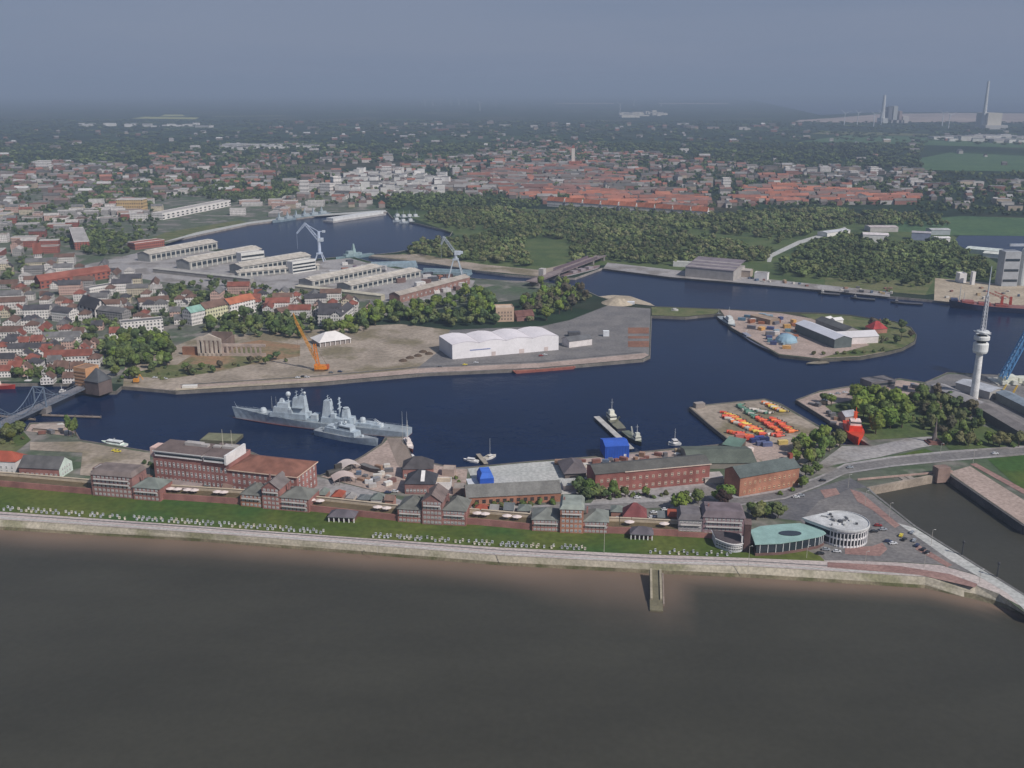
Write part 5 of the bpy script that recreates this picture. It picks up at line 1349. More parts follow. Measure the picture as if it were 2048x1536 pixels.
mb = MB(); mb.tube((-3.6, 0, tw), tip, .12, n=4); mb.tube((-3.6, 0, tw), (6.5, 0, 5), .14, n=4); mb.tube(tip, (tip.x, tip.y, 6), .07, n=4); mb.build('cable', 'steel_paint', root, S(110, 84, 60))

# portal slewing cranes
WB = S(186, 196, 214)


def portal(label, base, ytop_tower, elbow, tip, foot=13, c=WB, ytop_leg=None):
    b = P(*base); root = thing('portal_crane', label, 'crane', b, 0, 'portal cranes of the shipyard')
    k = (P(base[0] + 10, base[1]) - b).length / 10
    hh = lambda y: hgt(base[0], base[1], y)
    zl = hh(ytop_leg) if ytop_leg else hh(base[1] - 25)
    for sx_ in (-1, 1):
        for sy_ in (-1, 1):
            mb = MB(); mb.tube((sx_ * foot / 2, sy_ * foot / 2, 0), (sx_ * 3, sy_ * 3, zl), .9, .8, 6); mb.build('leg', 'steel_paint', root, c)
    mb = MB(); mb.box(0, 0, zl, 8, 8, 2); mb.build('turntable', 'steel_paint', root, c)
    zt_ = hh(ytop_tower); mb = MB(); mb.lathe([(2.6, zl + 2), (2.2, (zl + zt_) / 2), (2.0, zt_)], 10); mb.build('column', 'steel_paint', root, c)
    mb = MB(); mb.box(2.5, 0, (zl + zt_) / 2 + 2, 8, 5, 5); mb.build('machinery_house', 'steel_paint', root, S(196, 204, 214))
    e = V(((elbow[0] - base[0]) * k, -2, hh(elbow[1]))); t_ = V(((tip[0] - base[0]) * k, -4, hh(tip[1])))
    mb = MB(); mb.truss((-1.5, 0, (zl + zt_) / 2 + 6), e, 3.4, 2.4, 9, .42); mb.build('boom', 'steel_paint', root, c)
    mb = MB(); mb.truss(e + V((1, 0, 1)), t_, 2.6, 1.4, 6, .36); mb.build('fly_jib', 'steel_paint', root, c)
    mb = MB(); mb.tube((0, 0, zt_), e, .5, .45, 5); mb.tube((0, 0, zt_), (6, 0, zt_), .8, n=6); mb.tube(t_, (t_.x, t_.y, max(8, t_.z - 22)), .15, n=4); mb.build('tie_bar', 'steel_paint', root, c)
    mb = MB(); mb.box(7.5, 0, zt_ - 1.4, 4, 4, 3); mb.build('counterweight', 'steel_paint', root, S(196, 204, 214))


portal('white portal slewing crane with angular folded jib over the basin, the left one', (640, 522), 463, (615, 447), (598, 466), ytop_leg=508)
portal('pale lattice-legged portal crane with steep jib in front of the wood, the right one', (912, 557), 505, (889, 474), (884, 488), foot=20, c=S(176, 184, 192), ytop_leg=520)

# blue floating crane at right
b = P(2018, 772, WL); root = thing('floating_crane', 'floating crane with long blue lattice boom rising off the right edge', 'crane', b)
k = (P(2028, 772, WL) - b).length / 10
mb = MB(); mb.box(10, 4, -1, 46, 22, 4.4); mb.build('hull', 'steel_paint', root, S(190, 186, 176))
mb = MB(); mb.box(-2, 0, 3.4, 12, 10, 6); mb.box(12, 2, 3.4, 10, 9, 4); mb.build('machinery_house', 'steel_paint', root, S(222, 222, 206))
for i in range(3):
    mb = MB(); mb.box(-8 + i * 9, -7, 3.4, 4, 3, R.uniform(2, 4)); mb.build('winch_house', 'steel_paint', root, S(206, 206, 196))
h2 = hgt(2018, 772, 648, WL)
for o_ in (-4, 4):
    mb = MB(); mb.truss((-6 + o_ * .5, o_, 8), (24 + o_ * .6, o_ + 3, h2 + 26), 4.2, 3.4, 12, .6); mb.build('boom', 'steel_paint', root, S(84, 134, 180))
mb = MB(); mb.tube((14, 0, 8), (25, 3, h2 + 24), .3, n=4); mb.build('cable', 'steel_paint', root, S(96, 130, 166))
for (x, y, lab, cc) in ((2020, 800, 'yellow mobile crane working beside the blue floating crane', S(206, 170, 70)), (1998, 798, 'yellow excavator at the floating crane berth', S(206, 176, 90))):
    b = P(x, y); root = thing('yard_crane', lab, 'crane', b, .6)
    mb = MB(); mb.box(0, 0, 0, 7, 3, 1.4); mb.build('undercarriage', 'steel_paint', root, S(96, 80, 60))
    mb = MB(); mb.box(0, 0, 1.4, 5, 3, 2.4); mb.build('cab', 'steel_paint', root, cc)
    mb = MB(); mb.truss((1, 0, 3), (8, 0, 11), 1, .6, 5, .18); mb.build('jib', 'steel_paint', root, cc)
b = P(272, 766); root = thing('excavator', 'small orange excavator standing on the quay near the bridge house', 'excavator', b)
mb = MB(); mb.box(0, -1, 0, 5, 1, 1.2); mb.box(0, 1, 0, 5, 1, 1.2); mb.build('tracks', 'steel_paint', root, S(84, 72, 60))
mb = MB(); mb.box(.4, 0, 1.2, 4.4, 2.8, 2.6); mb.build('cab', 'steel_paint', root, S(214, 146, 60))
mb = MB(); mb.tube((1.5, 0, 3), (4, 0, 7.5), .4, n=6); mb.tube((4, 0, 7.5), (6.5, 0, 3), .3, n=6); mb.build('arm', 'steel_paint', root, S(214, 146, 60))

# ------------------------------------------------------------------ bridges
GRB = S(104, 116, 132)
a, c = P(168, 776, 3), P(-70, 884, 3); d = c - a; L = d.length
root = thing('swing_bridge', 'long grey steel swing bridge with portal towers and sagging chains at left', 'bridge', a, math.atan2(d.y, d.x))
mb = MB(); mb.para((0, -4, 1), (L, 0, 0), (0, 8, 0), (0, 0, .8)); mb.build('deck', 'steel_paint', root, S(130, 128, 132))
for y_ in (-4.3, 4.3):
    mb = MB(); n = 36
    for i in range(n):
        x0, x1 = L * i / n, L * (i + 1) / n
        mb.tube((x0, y_, 3.4), (x1, y_, 3.4), .16, n=4, caps=False); mb.tube((x0, y_, 1.2), (x0, y_, 3.4), .1, n=4, caps=False)
    mb.para((0, y_ - .15, .4), (L, 0, 0), (0, .3, 0), (0, 0, 1.6)); mb.build('side_girder', 'steel_paint', root, S(112, 118, 130))
tp = []
for f_ in (.40, .78):
    x = L * f_; mb = MB()
    for y_ in (-5, 5): mb.tube((x, y_, -4), (x, y_ * .9, 17), .8, .6, 6)
    mb.tube((x, -4.6, 16.5), (x, 4.6, 16.5), .6, n=6); mb.tube((x, -4.7, 12), (x, 4.7, 12), .4, n=6)
    mb.build('portal_tower', 'steel_paint', root, GRB); tp.append(x)
    mb = MB(); mb.box(x, 0, -4, 7, 13, 4.6); mb.build('pier', 'plain_concrete', root, S(130, 124, 122))
for y_ in (-4.6, 4.6):
    mb = MB()
    for x in tp:
        for s_ in (-1, 1):
            prev = V((x, y_, 17))
            for i in range(1, 9):
                q = V((x + s_ * L * .2 * i / 8, y_, 17 - 14 * (1 - (1 - i / 8) ** 1.8))); mb.tube(prev, q, .32, n=5, caps=False); mb.tube(q, (q.x, y_, 1.8), .08, n=4, caps=False); prev = q
    mb.build('chain', 'steel_paint', root, GRB)
for (x0, y0, x1, y1) in ((0, 833, 70, 840), (85, 831, 202, 835)):
    a, c = P(x0, y0, WL + .6), P(x1, y1, WL + .6); d = c - a
    root = thing('fender_dolphin', 'low timber guide jetty in the water %s the near end of the swing bridge' % ('left of' if x0 == 0 else 'right of'), 'jetty', a, math.atan2(d.y, d.x))
    mb = MB(); mb.para((0, -1, 0), (d.length, 0, 0), (0, 2, 0), (0, 0, .8)); mb.build('walkway', 'planks', root, S(130, 126, 130))
    for i in range(8):
        mb = MB(); mb.tube((d.length * i / 7, 0, -3), (d.length * i / 7, 0, 1.8), .4, n=6); mb.build('pile', 'bark', root, S(96, 90, 90))
# bascule bridge
a, c = P(1062, 571, 2), P(1204, 517, 2); d = c - a; L = d.length
root = thing('bascule_bridge', 'dark railed road bridge crossing the narrow channel in front of the wood', 'bridge', a, math.atan2(d.y, d.x))
mb = MB(); mb.para((0, -7, 4), (L, 0, 0), (0, 14, 0), (0, 0, 1.2)); mb.build('deck', 'plain_concrete', root, S(140, 126, 124))
for y_ in (-7.3, 7):
    mb = MB(); mb.para((0, y_, 5.2), (L, 0, 0), (0, .3, 0), (0, 0, .4)); mb.para((L * .35, y_, 5.6), (L * .5, 0, 0), (0, .3, 0), (0, 0, 3.4)); mb.build('parapet', 'steel_paint', root, S(106, 92, 100))
for f_ in (.05, .3, .55, .8, .97):
    mb = MB(); mb.box(L * f_, 0, -5, 5, 13, 8.99); mb.build('pier', 'plain_concrete', root, S(130, 124, 120))
mb = MB(); mb.box(L * .22, 9, 0, 8, 7, 13); mb.build('control_house', 'painted_wall', root, S(190, 184, 180))
# road bridge over the lock head
a, c = P(1715, 962, 0), P(1905, 945, 0); d = c - a; L = d.length
root = thing('lock_bridge', 'pale parapet and gate house of the lock where the road crosses', 'bridge', a, math.atan2(d.y, d.x))
mb = MB(); mb.para((0, 0, .3), (L, 0, 0), (0, .6, 0), (0, 0, 1.2)); mb.build('parapet', 'plain_concrete', root, S(176, 150, 140))
mb = MB(); mb.box(L * .85, -2.5, -4, 9, 6, 10); mb.build('gate_house', 'brickwork', root, S(150, 126, 116))
for f_ in (.45, .52):
    mb = MB(); mb.box(L * f_, -3, -6, 4, 5, 6.5); mb.build('buttress', 'plain_concrete', root, S(156, 146, 136))
mb = MB(); mb.para((L * .5, -2.0, -3.4), (L * .33, 0, 0), (0, 1, 0), (0, 0, 3.4)); mb.build('sluice_gate', 'steel_paint', root, S(84, 80, 80))

# jetties
for (x0, y0, x1, y1, w, lab, cc) in ((1193, 834, 1262, 898, 4.6, 'long straight concrete jetty running out behind the blue shed', S(184, 180, 176)), (956, 909, 972, 928, 3, 'short wooden landing stage between the two white yachts', S(160, 150, 136))):
    a, c = P(x0, y0, WL + 1.6), P(x1, y1, WL + 1.6); d = c - a
    root = thing('jetty', lab, 'jetty', a, math.atan2(d.y, d.x))
    mb = MB(); mb.para((0, -w / 2, 0), (d.length, 0, 0), (0, w, 0), (0, 0, .6)); mb.build('walkway', 'plain_concrete', root, cc)
    for i in range(8):
        for s_ in (-1, 1):
            mb = MB(); mb.tube((d.length * (i + .3) / 8, s_ * w * .4, -3), (d.length * (i + .3) / 8, s_ * w * .4, 0), .35, n=6); mb.build('pile', 'plain_concrete', root, S(110, 106, 104))

# groyne
a, c = P(1311, 1141, -.5), P(1313, 1222, SL + .4); d = c - a
root = thing('groyne', 'stone groyne with rails running down the sea wall into the muddy water', 'groyne', a, math.atan2(d.y, d.x))
Lh = math.hypot(d.x, d.y)
mb = MB(); mb.para((0, -3.2, -.6), (Lh, 0, d.z), (0, 6.4, 0), (0, 0, .9)); mb.build('ramp', 'plain_concrete', root, S(112, 106, 86))
for y_ in (-2.9, 1.9):
    mb = MB(); mb.para((0, y_, .3), (Lh * .75, 0, d.z * .75), (0, 1.1, 0), (0, 0, .8)); mb.build('rail_beam', 'plain_concrete', root, S(160, 150, 130))
mb = MB(); mb.para((3, 3.3, -1.2), (Lh * .75, 0, d.z * .8), (0, .7, 0), (0, 0, 1.6)); mb.build('side_plank', 'planks', root, S(90, 84, 76))

# power stations, wind turbines, far towers
b = P(1984, 258); root = thing('power_station', 'pale boxy power station with single tall chimney on the right horizon', 'power station', b)
k = (P(1994, 258) - b).length / 10
hh = lambda y: hgt(1984, 258, y)
mb = MB(); mb.box(0, 60, 0, 28 * k, 26 * k * 2, hh(226)); mb.build('boiler_house', 'painted_wall', root, S(206, 198, 184))
mb = MB(); mb.box(0, -30, 0, 44 * k, 60, hh(250)); mb.build('turbine_hall', 'painted_wall', root, S(190, 186, 182))
zc = hh(162); mb = MB(); mb.lathe([(17, 0), (10, zc * .5), (7, zc)], 12, (-16 * k, 20, 0)); mb.build('chimney', 'plain_concrete', root, S(206, 206, 204))
b = P(1770, 246); root = thing('power_station', 'hazy cluster of stacks and sheds left of the boxy power station', 'power station', b)
k = (P(1780, 246) - b).length / 10; hh = lambda y: hgt(1770, 246, y)
zc = hh(190); mb = MB(); mb.lathe([(22, 0), (13, zc * .5), (9, zc)], 12, (-6 * k, 0, 0)); mb.build('chimney', 'plain_concrete', root, S(206, 206, 206))
for x, w, y_, cc in ((6, 7, 214, S(120, 120, 126)), (16, 8, 212, S(190, 190, 188)), (27, 5, 222, S(170, 150, 146)), (38, 12, 232, S(206, 196, 190)), (-2, 12, 236, S(206, 206, 204)), (20, 30, 240, S(196, 190, 186))):
    mb = MB(); mb.box(x * k, 30, 0, w * k, 120, hh(y_)); mb.build('boiler_house', 'painted_wall', root, cc)


def turbine_proto(label, Ht=70):
    r = thing('wind_turbine', label, 'wind turbine', (0, 0, 0), 0, 'wind turbines on the plain')
    mb = MB(); mb.lathe([(3.2, 0), (2, Ht)], 8); mb.build('tower', 'steel_paint', r, S(214, 216, 220))
    mb = MB(); mb.box(0, 0, Ht - 1, 4, 9, 4); mb.build('nacelle', 'steel_paint', r, S(214, 216, 220))
    for i in range(3):
        an = i * 2.094 + .4; mb = MB(); mb.tube((0, -6, Ht + 1), (42 * math.cos(an), -6, Ht + 1 + 42 * math.sin(an)), 1.6, .4, 5); mb.build('blade', 'steel_paint', r, S(220, 222, 226))
    return r


T = [(1688, 252), (1714, 251), (1747, 254), (1762, 250), (1897, 257), (1884, 252), (850, 212), (866, 212), (882, 211.5), (902, 212), (918, 212), (934, 211.6), (992, 212.5), (1268, 212), (1322, 213), (960, 222), (1240, 224)]
tp_ = None
for i, (x, y) in enumerate(sorted(T)):
    lab = 'pale wind turbine on the hazy plain, %s from the left of its row' % ordinal(i)
    if tp_ is None: tp_ = turbine_proto(lab, 80); tp_.location = P(x, y)
    else: dup(tp_, P(x, y), R.uniform(-.4, .4), 1.0, lab)
b = P(1146, 331); root = thing('church_tower', 'tall white town tower with red roof rising from the red-roofed centre', 'tower', b)
hh = lambda y: hgt(1146, 331, y); k = (P(1156, 331) - b).length / 10
mb = MB(); mb.box(0, 0, 0, 6.5 * k, 6.5 * k, hh(296)); mb.build('shaft', 'painted_wall', root, S(216, 206, 196))
mb = MB(); mb.box(0, 0, hh(296) + .02, 7.2 * k, 7.2 * k, hh(290) - hh(296), 0, .3); mb.build('roof', 'tile_roof', root, S(150, 90, 80))
mb = MB(); mb.box(4 * k, -8, 0, 26 * k, 18, 14); mb.build('nave', 'brickwork', root, S(176, 106, 86))

# ------------------------------------------------------------------ trees
def ico(sub):
    bm = bmesh.new(); bmesh.ops.create_icosphere(bm, subdivisions=sub, radius=1.0)
    v = np.array([x.co[:] for x in bm.verts]); f = [tuple(q.index for q in x.verts) for x in bm.faces]; bm.free(); return v, f


ICO1, ICO2 = ico(1), ico(2)


def crown_arrays(rng, rx, rz, zc, nl, nq, qs, base=ICO2):
    vs, fs = [], []; n = 0
    for i in range(nl):
        d = rng.normal(size=3); d /= np.linalg.norm(d); k = rng.uniform(.25, .72) if i else 0
        c = np.array([d[0] * rx * k, d[1] * rx * k, zc + d[2] * rz * k]); r = rng.uniform(.36, .56) * rx * (1 if i else 1.25)
        v, f = base
        w = v * (r * (1 + rng.uniform(-.22, .22, size=(len(v), 1)))); w[:, 2] *= min(1.3, .85 * rz / rx) if rz > rx else .85
        vs.append(w + c); fs += [tuple(n + q for q in t_) for t_ in f]; n += len(v)
        for _ in range(nq):
            d = rng.normal(size=3); d /= np.linalg.norm(d); d[2] = abs(d[2]) * .8 + d[2] * .2
            p = c + d * r * rng.uniform(.85, 1.22)
            a = np.cross(d, rng.normal(size=3)); a /= np.linalg.norm(a); b = np.cross(d, a) + d * rng.uniform(-.6, .6)
            s_ = qs * rng.uniform(.6, 1.3)
            vs.append(np.array([p - a * s_ - b * s_, p + a * s_ - b * s_, p + a * s_ * .7 + b * s_, p - a * s_ * .7 + b * s_])); fs.append((n, n + 1, n + 2, n + 3)); n += 4
    return np.concatenate(vs), fs


def tree_proto(i, name, rx, rz, zc, nl, nq, qs, trunk=True):
    rng = np.random.default_rng(100 + i)
    v, f = crown_arrays(rng, rx, rz, zc, nl, nq, qs)
    r = thing(name, 'tree', 'tree')
    me = bpy.data.meshes.new('crown'); me.from_pydata(v.tolist(), [], f); me.materials.append(MATS['leaves']); link(me, 'crown', r, (.05, .08, .02))
    mb = MB(); ht = zc - rz * .2
    mb.tube((0, 0, -.3), (0, 0, ht), .38, .2, 7)
    for k in range(4):
        an = k * 1.6 + i; mb.tube((0, 0, ht * .55), (math.cos(an) * rx * .5, math.sin(an) * rx * .5, ht + .5), .16, .06, 5)
    mb.build('trunk', 'bark', r, S(84, 72, 60)); return r


PROTO = {'round': [tree_proto(k, 'broadleaf_tree', 4.6, 4.0, 6.6, 11, 26, .62) for k in range(4)],
         'tall': [tree_proto(10 + k, 'tall_tree', 3.6, 5.6, 8.4, 12, 24, .6) for k in range(3)],
         'bush': [tree_proto(20 + k, 'shrub', 2.4, 1.6, 1.6, 7, 20, .4) for k in range(2)],
         'poplar': [tree_proto(30, 'poplar', 3.0, 10.5, 12.5, 18, 24, .55)]}
USED = set()
TONES = {'bright green': (.15, .20, .04), 'mid green': (.115, .155, .045), 'dark green': (.08, .112, .045), 'olive green': (.14, .148, .06), 'yellow-green': (.12, .14, .035), 'dark reddish': (.060, .034, .030), 'brownish': (.11, .095, .06)}
NTREE = [0]
OCC = []                                             # occupied discs (x, y, r)


def plant(spot, kinds, tones, pts, scale=(.8, 1.2), group=None):
    """pts are picture positions of the trunk foot; each tree is labelled by its tone and its place in the clump"""
    pts = sorted(pts); cnt = {}
    rec = []
    for x, y in pts:
        tone = R.choice(tones); rec.append((x, y, tone)); cnt[tone] = cnt.get(tone, 0) + 1
    seen = {}
    for x, y, tone in rec:
        kd = R.choice(kinds); pr = R.choice(PROTO[kd]); k = seen[tone] = seen.get(tone, 0) + 1
        noun = {'round': 'tree', 'tall': 'tree', 'bush': 'tree', 'poplar': 'tree'}[kd]
        lab = '%s %s, %s %s' % (tone, noun, ('%s such from left' % ordinal(k - 1)) if cnt[tone] > 1 else 'only such one', spot)
        c = TONES[tone]; j = [R.uniform(.82, 1.2)] * 3
        s_ = R.uniform(*scale); p = P(x, y); sc3 = (s_ * R.uniform(.9, 1.15), s_ * R.uniform(.9, 1.15), s_ * R.uniform(.88, 1.12))
        cc = tuple(a * b * R.uniform(.92, 1.08) for a, b in zip(c, j))
        if pr.name not in USED:
            USED.add(pr.name); o = pr; o.location = p; o.scale = sc3; o['label'] = lab
            for ch in o.children:
                if ch.name.startswith('crown'): ch.color = c4(cc)
        else: o = dup(pr, p, R.uniform(0, 6.28), sc3, lab, None, {'crown': cc})
        if group: o['group'] = group
        OCC.append((p.x, p.y, 3.5 * s_)); NTREE[0] += 1


def scatter(poly, n, mind=3.5):
    out = []; w = [P(*p) for p in poly]
    x0, x1 = min(p.x for p in w), max(p.x for p in w); y0, y1 = min(p.y for p in w), max(p.y for p in w)
    tries = 0; pos = []
    while len(out) < n and tries < n * 60:
        tries += 1
        q = (R.uniform(x0, x1), R.uniform(y0, y1))
        if not inside(q, w): continue
        if any((q[0] - a) ** 2 + (q[1] - b) ** 2 < mind * mind for a, b in pos): continue
        pos.append(q); out.append(proj((q[0], q[1], 0)))
    return out


def along(pts, n, jx=4, jy=2):
    out = []
    for i in range(n):
        t_ = (i + .5) / n * (len(pts) - 1); k = min(int(t_), len(pts) - 2); f_ = t_ - k
        out.append((pts[k][0] + (pts[k + 1][0] - pts[k][0]) * f_ + R.uniform(-jx, jx), pts[k][1] + (pts[k + 1][1] - pts[k][1]) * f_ + R.uniform(-jy, jy)))
    return out


plant('in the rounded grove behind the orange tug', ['round'], ['bright green', 'mid green', 'bright green'], scatter([(1700, 805), (1760, 798), (1810, 830), (1815, 865), (1755, 872), (1715, 850)], 20, 5), (1.0, 1.5), 'trees of the harbour park')
plant('in the park left of the television tower', ['round', 'tall'], ['dark green', 'olive green', 'mid green', 'brownish'], scatter([(1815, 800), (1880, 790), (1935, 825), (1975, 860), (1900, 885), (1840, 862)], 34, 6), (.75, 1.1), 'trees of the harbour park')
plant('in the hedge line above the road at right', ['round', 'bush'], ['mid green', 'bright green', 'olive green'], along([(1890, 888), (1960, 888), (2046, 893)], 13, 4, 4), (.8, 1.15), 'trees of the harbour park')
plant('at the quayside cars above the slip', ['round', 'bush'], ['bright green', 'mid green'], [(1680, 815), (1690, 822), (1662, 812), (1735, 838), (1650, 806)], (.8, 1.2), 'trees of the harbour park')
plant('between the buoy yard and the road', ['round', 'tall'], ['bright green', 'mid green', 'olive green'], scatter([(1590, 900), (1640, 885), (1680, 895), (1655, 912), (1620, 935), (1605, 945), (1590, 930)], 18, 4.5), (.8, 1.25), 'trees by the buoy yard')
plant('beside the orange brick office', ['round', 'bush'], ['mid green', 'bright green'], [(1600, 965), (1610, 955), (1622, 950), (1604, 976), (1632, 945), (1585, 982), (1560, 990)], (.7, 1.0), 'trees by the buoy yard')
plant('by the road above the purplish hotel', ['round'], ['bright green', 'dark reddish', 'mid green'], [(1447, 1012), (1438, 1008), (1360, 1022), (1366, 1016), (1396, 1008), (1456, 1006)], (.8, 1.3), 'roadside trees')
plant('between the hotel and the teal roof', ['round'], ['mid green', 'dark green', 'olive green'], [(1506, 1032), (1518, 1026), (1530, 1036), (1545, 1030), (1512, 1040), (1556, 1036)], (.7, 1.1), 'roadside trees')
plant('in the strip before the two-storey brick building', ['bush', 'round'], ['dark green', 'mid green', 'olive green'], along([(1150, 1000), (1230, 996), (1320, 994), (1410, 986)], 20, 5, 3), (.55, .9), 'roadside trees')
plant('at the left end of the two-storey brick building', ['tall', 'round'], ['dark green', 'mid green'], [(1165, 994), (1178, 988), (1195, 996), (1210, 998), (1158, 985), (1225, 996)], (.7, 1.0), 'roadside trees')
plant('in front of the low brick hall', ['bush'], ['mid green', 'olive green', 'yellow-green'], along([(950, 1016), (1020, 1014), (1110, 1006)], 9, 6, 2), (.8, 1.3), 'roadside trees')
plant('on the dyke terrace among the hotels', ['bush'], ['olive green', 'dark green', 'brownish'], [(640, 1006), (655, 1008), (700, 1012), (745, 1018), (770, 1020), (955, 1032), (985, 1034), (1010, 1036), (1040, 1040), (1235, 1050), (1320, 1052), (1340, 1054), (400, 985), (425, 988), (450, 990)], (.6, 1.0), 'shrubs on the dyke terrace')
plant('at the water by the swing bridge', ['poplar'], ['mid green'], [(138, 872), (146, 874), (152, 872)], (.75, .9), 'poplars by the bridge')
plant('on the grassy corner at the left edge', ['bush', 'round'], ['yellow-green', 'olive green'], scatter([(-20, 868), (48, 866), (60, 884), (0, 892)], 12, 4), (.6, .95), 'bushes at the left corner')
plant('beside the garages behind the first hotel', ['bush'], ['mid green', 'dark green'], [(245, 942), (262, 944), (275, 950), (300, 930), (306, 936), (290, 928)], (.7, 1.1), 'bushes at the left corner')
plant('in the grove left of the ruined hall', ['round', 'tall'], ['dark green', 'mid green', 'bright green'], scatter([(205, 705), (260, 680), (330, 680), (352, 715), (340, 738), (270, 742), (215, 728)], 42, 5.5), (.9, 1.35), 'trees left of the ruin')
plant('in the belt behind the ruined hall', ['round', 'tall'], ['dark green', 'mid green'], scatter([(410, 660), (470, 640), (590, 640), (630, 665), (600, 680), (520, 672), (440, 678)], 34, 7), (.9, 1.4), 'tree belt above the waste ground')
plant('in the belt behind the pagoda tent', ['round', 'tall'], ['mid green', 'dark green', 'bright green'], scatter([(640, 668), (720, 645), (760, 622), (850, 610), (880, 640), (760, 650), (700, 678)], 34, 7), (.95, 1.4), 'tree belt above the waste ground')
plant('in the wood left of the beige block', ['round', 'tall'], ['bright green', 'mid green', 'dark green'], scatter([(860, 612), (940, 590), (990, 600), (995, 650), (930, 656), (870, 648)], 34, 7), (1.0, 1.5), 'tree belt above the waste ground')
plant('in the wood between beige block and channel', ['round', 'tall'], ['olive green', 'mid green', 'bright green', 'brownish'], scatter([(1035, 612), (1080, 578), (1150, 578), (1188, 596), (1150, 622), (1090, 645), (1050, 648)], 32, 7), (1.0, 1.45), 'tree belt above the waste ground')
plant('on the right tip of the harbour island', ['round', 'bush'], ['olive green', 'dark green', 'brownish'], scatter([(1740, 650), (1790, 648), (1822, 662), (1822, 680), (1780, 692), (1760, 700)], 14, 5), (.7, 1.1), 'trees on the island')
plant('on the near shore of the island', ['bush'], ['olive green', 'mid green'], along([(1620, 710), (1700, 708), (1770, 700)], 8, 4, 2), (.8, 1.2), 'trees on the island')

plant('around the excavator and ruin', ['bush', 'round'], ['olive green', 'dark green', 'brownish', 'mid green'], scatter([(246, 752), (330, 730), (350, 742), (470, 728), (590, 712), (600, 720), (440, 748), (330, 762), (262, 764)], 26, 6), (.6, 1.0), 'bushes on the waste ground')
plant('beside the bridge house', ['bush', 'round'], ['dark green', 'mid green'], [(238, 764), (244, 758), (232, 752), (226, 746), (250, 748), (60, 758), (80, 757), (104, 758), (124, 756), (40, 756)], (.7, 1.0), 'bushes on the waste ground')
plant('behind the museum stores', ['bush'], ['mid green', 'olive green'], [(900, 962), (912, 958), (918, 970), (926, 984), (890, 992)], (.6, .9), 'roadside trees')

# woodland and far trees: nobody could count these
TPL = []
for k in range(7):
    rng = np.random.default_rng(300 + k); TPL.append(crown_arrays(rng, 5.0, 4.4, 5.2, 3, 9, 1.0, ICO1))


def big_mesh(name, parts, mats, tints=None, matidx=None):
    """parts: list of (verts, faces)"""
    nv = 0; V_, L_, S_, n = [], [], [], 0
    for v, ls, st in parts:
        V_.append(v); L_.append(ls + nv); S_.append(st + n); nv += len(v); n += len(ls)
    v = np.concatenate(V_).astype(np.float32); l = np.concatenate(L_).astype(np.int32); s_ = np.concatenate(S_).astype(np.int32)
    me = bpy.data.meshes.new(name); me.vertices.add(len(v)); me.vertices.foreach_set('co', v.ravel())
    me.loops.add(len(l)); me.loops.foreach_set('vertex_index', l); me.polygons.add(len(s_)); me.polygons.foreach_set('loop_start', s_)
    if matidx is not None: me.polygons.foreach_set('material_index', np.concatenate(matidx).astype(np.int32))
    for k in mats: me.materials.append(MATS[k])
    me.polygons.foreach_set('use_smooth', np.zeros(len(s_), dtype=bool))
    me.update(calc_edges=True)
    at = me.color_attributes.new('tint', 'FLOAT_COLOR', 'POINT'); c = np.concatenate(tints).astype(np.float32)
    at.data.foreach_set('color', np.concatenate([c, np.ones((len(c), 1), np.float32)], 1).ravel())
    o = bpy.data.objects.new(name, me); col.objects.link(o); return o


def flat(fs): return np.array([i for f in fs for i in f]), np.cumsum([0] + [len(f) for f in fs[:-1]])


TPLF = [(v,) + flat(f) for v, f in TPL]


def wpoly(poly): return np.array([P(*p)[:2] for p in poly])


def rand_in(poly, n, rng, bias=0.0):
    """random points in a picture polygon, spread evenly over the ground; bias pulls them nearer"""
    w = wpoly(poly); lo, hi = w.min(0), w.max(0); out = []
    wl = w.tolist()
    while len(out) < n:
        for q in rng.uniform(lo, hi, size=(n, 2)):
            if bias and rng.random() > (lo[1] / q[1]) ** bias: continue
            if inside(q, wl): out.append(q)
            if len(out) >= n: break
    return np.array(out)


from mathutils import noise as mnoise


def patches(pts, cut=.30):
    return np.array([q for q in pts if mnoise.noise(V((q[0] * .009, q[1] * .005, 3.1))) < cut])


def forest(name, specs, label, seed):
    rng = np.random.default_rng(seed); parts, tints = [], []
    for pts, (s0, s1), tones in specs:
        for q in pts:
            v, l, st = TPLF[rng.integers(len(TPLF))]
            g = mnoise.noise(V((q[0] * .012, q[1] * .006, 7.7)))
            a = rng.uniform(0, 6.28); s_ = rng.uniform(s0, s1) * (1 + .35 * g); c, n_ = math.cos(a) * s_, math.sin(a) * s_
            w = np.empty_like(v); w[:, 0] = v[:, 0] * c - v[:, 1] * n_ + q[0]; w[:, 1] = v[:, 0] * n_ + v[:, 1] * c + q[1]; w[:, 2] = v[:, 2] * min(s_, 1.5) * rng.uniform(.85, 1.2) - .6
            parts.append((w, l, st)); t_ = np.array(tones[rng.integers(len(tones))]) * rng.uniform(.7, 1.3) * (1 + .5 * g)
            tints.append(np.tile(t_, (len(v), 1)))
    o = big_mesh(name, parts, ['far_leaves'], tints); kind(o, 'stuff'); o['label'] = label; o['category'] = 'trees'; return o


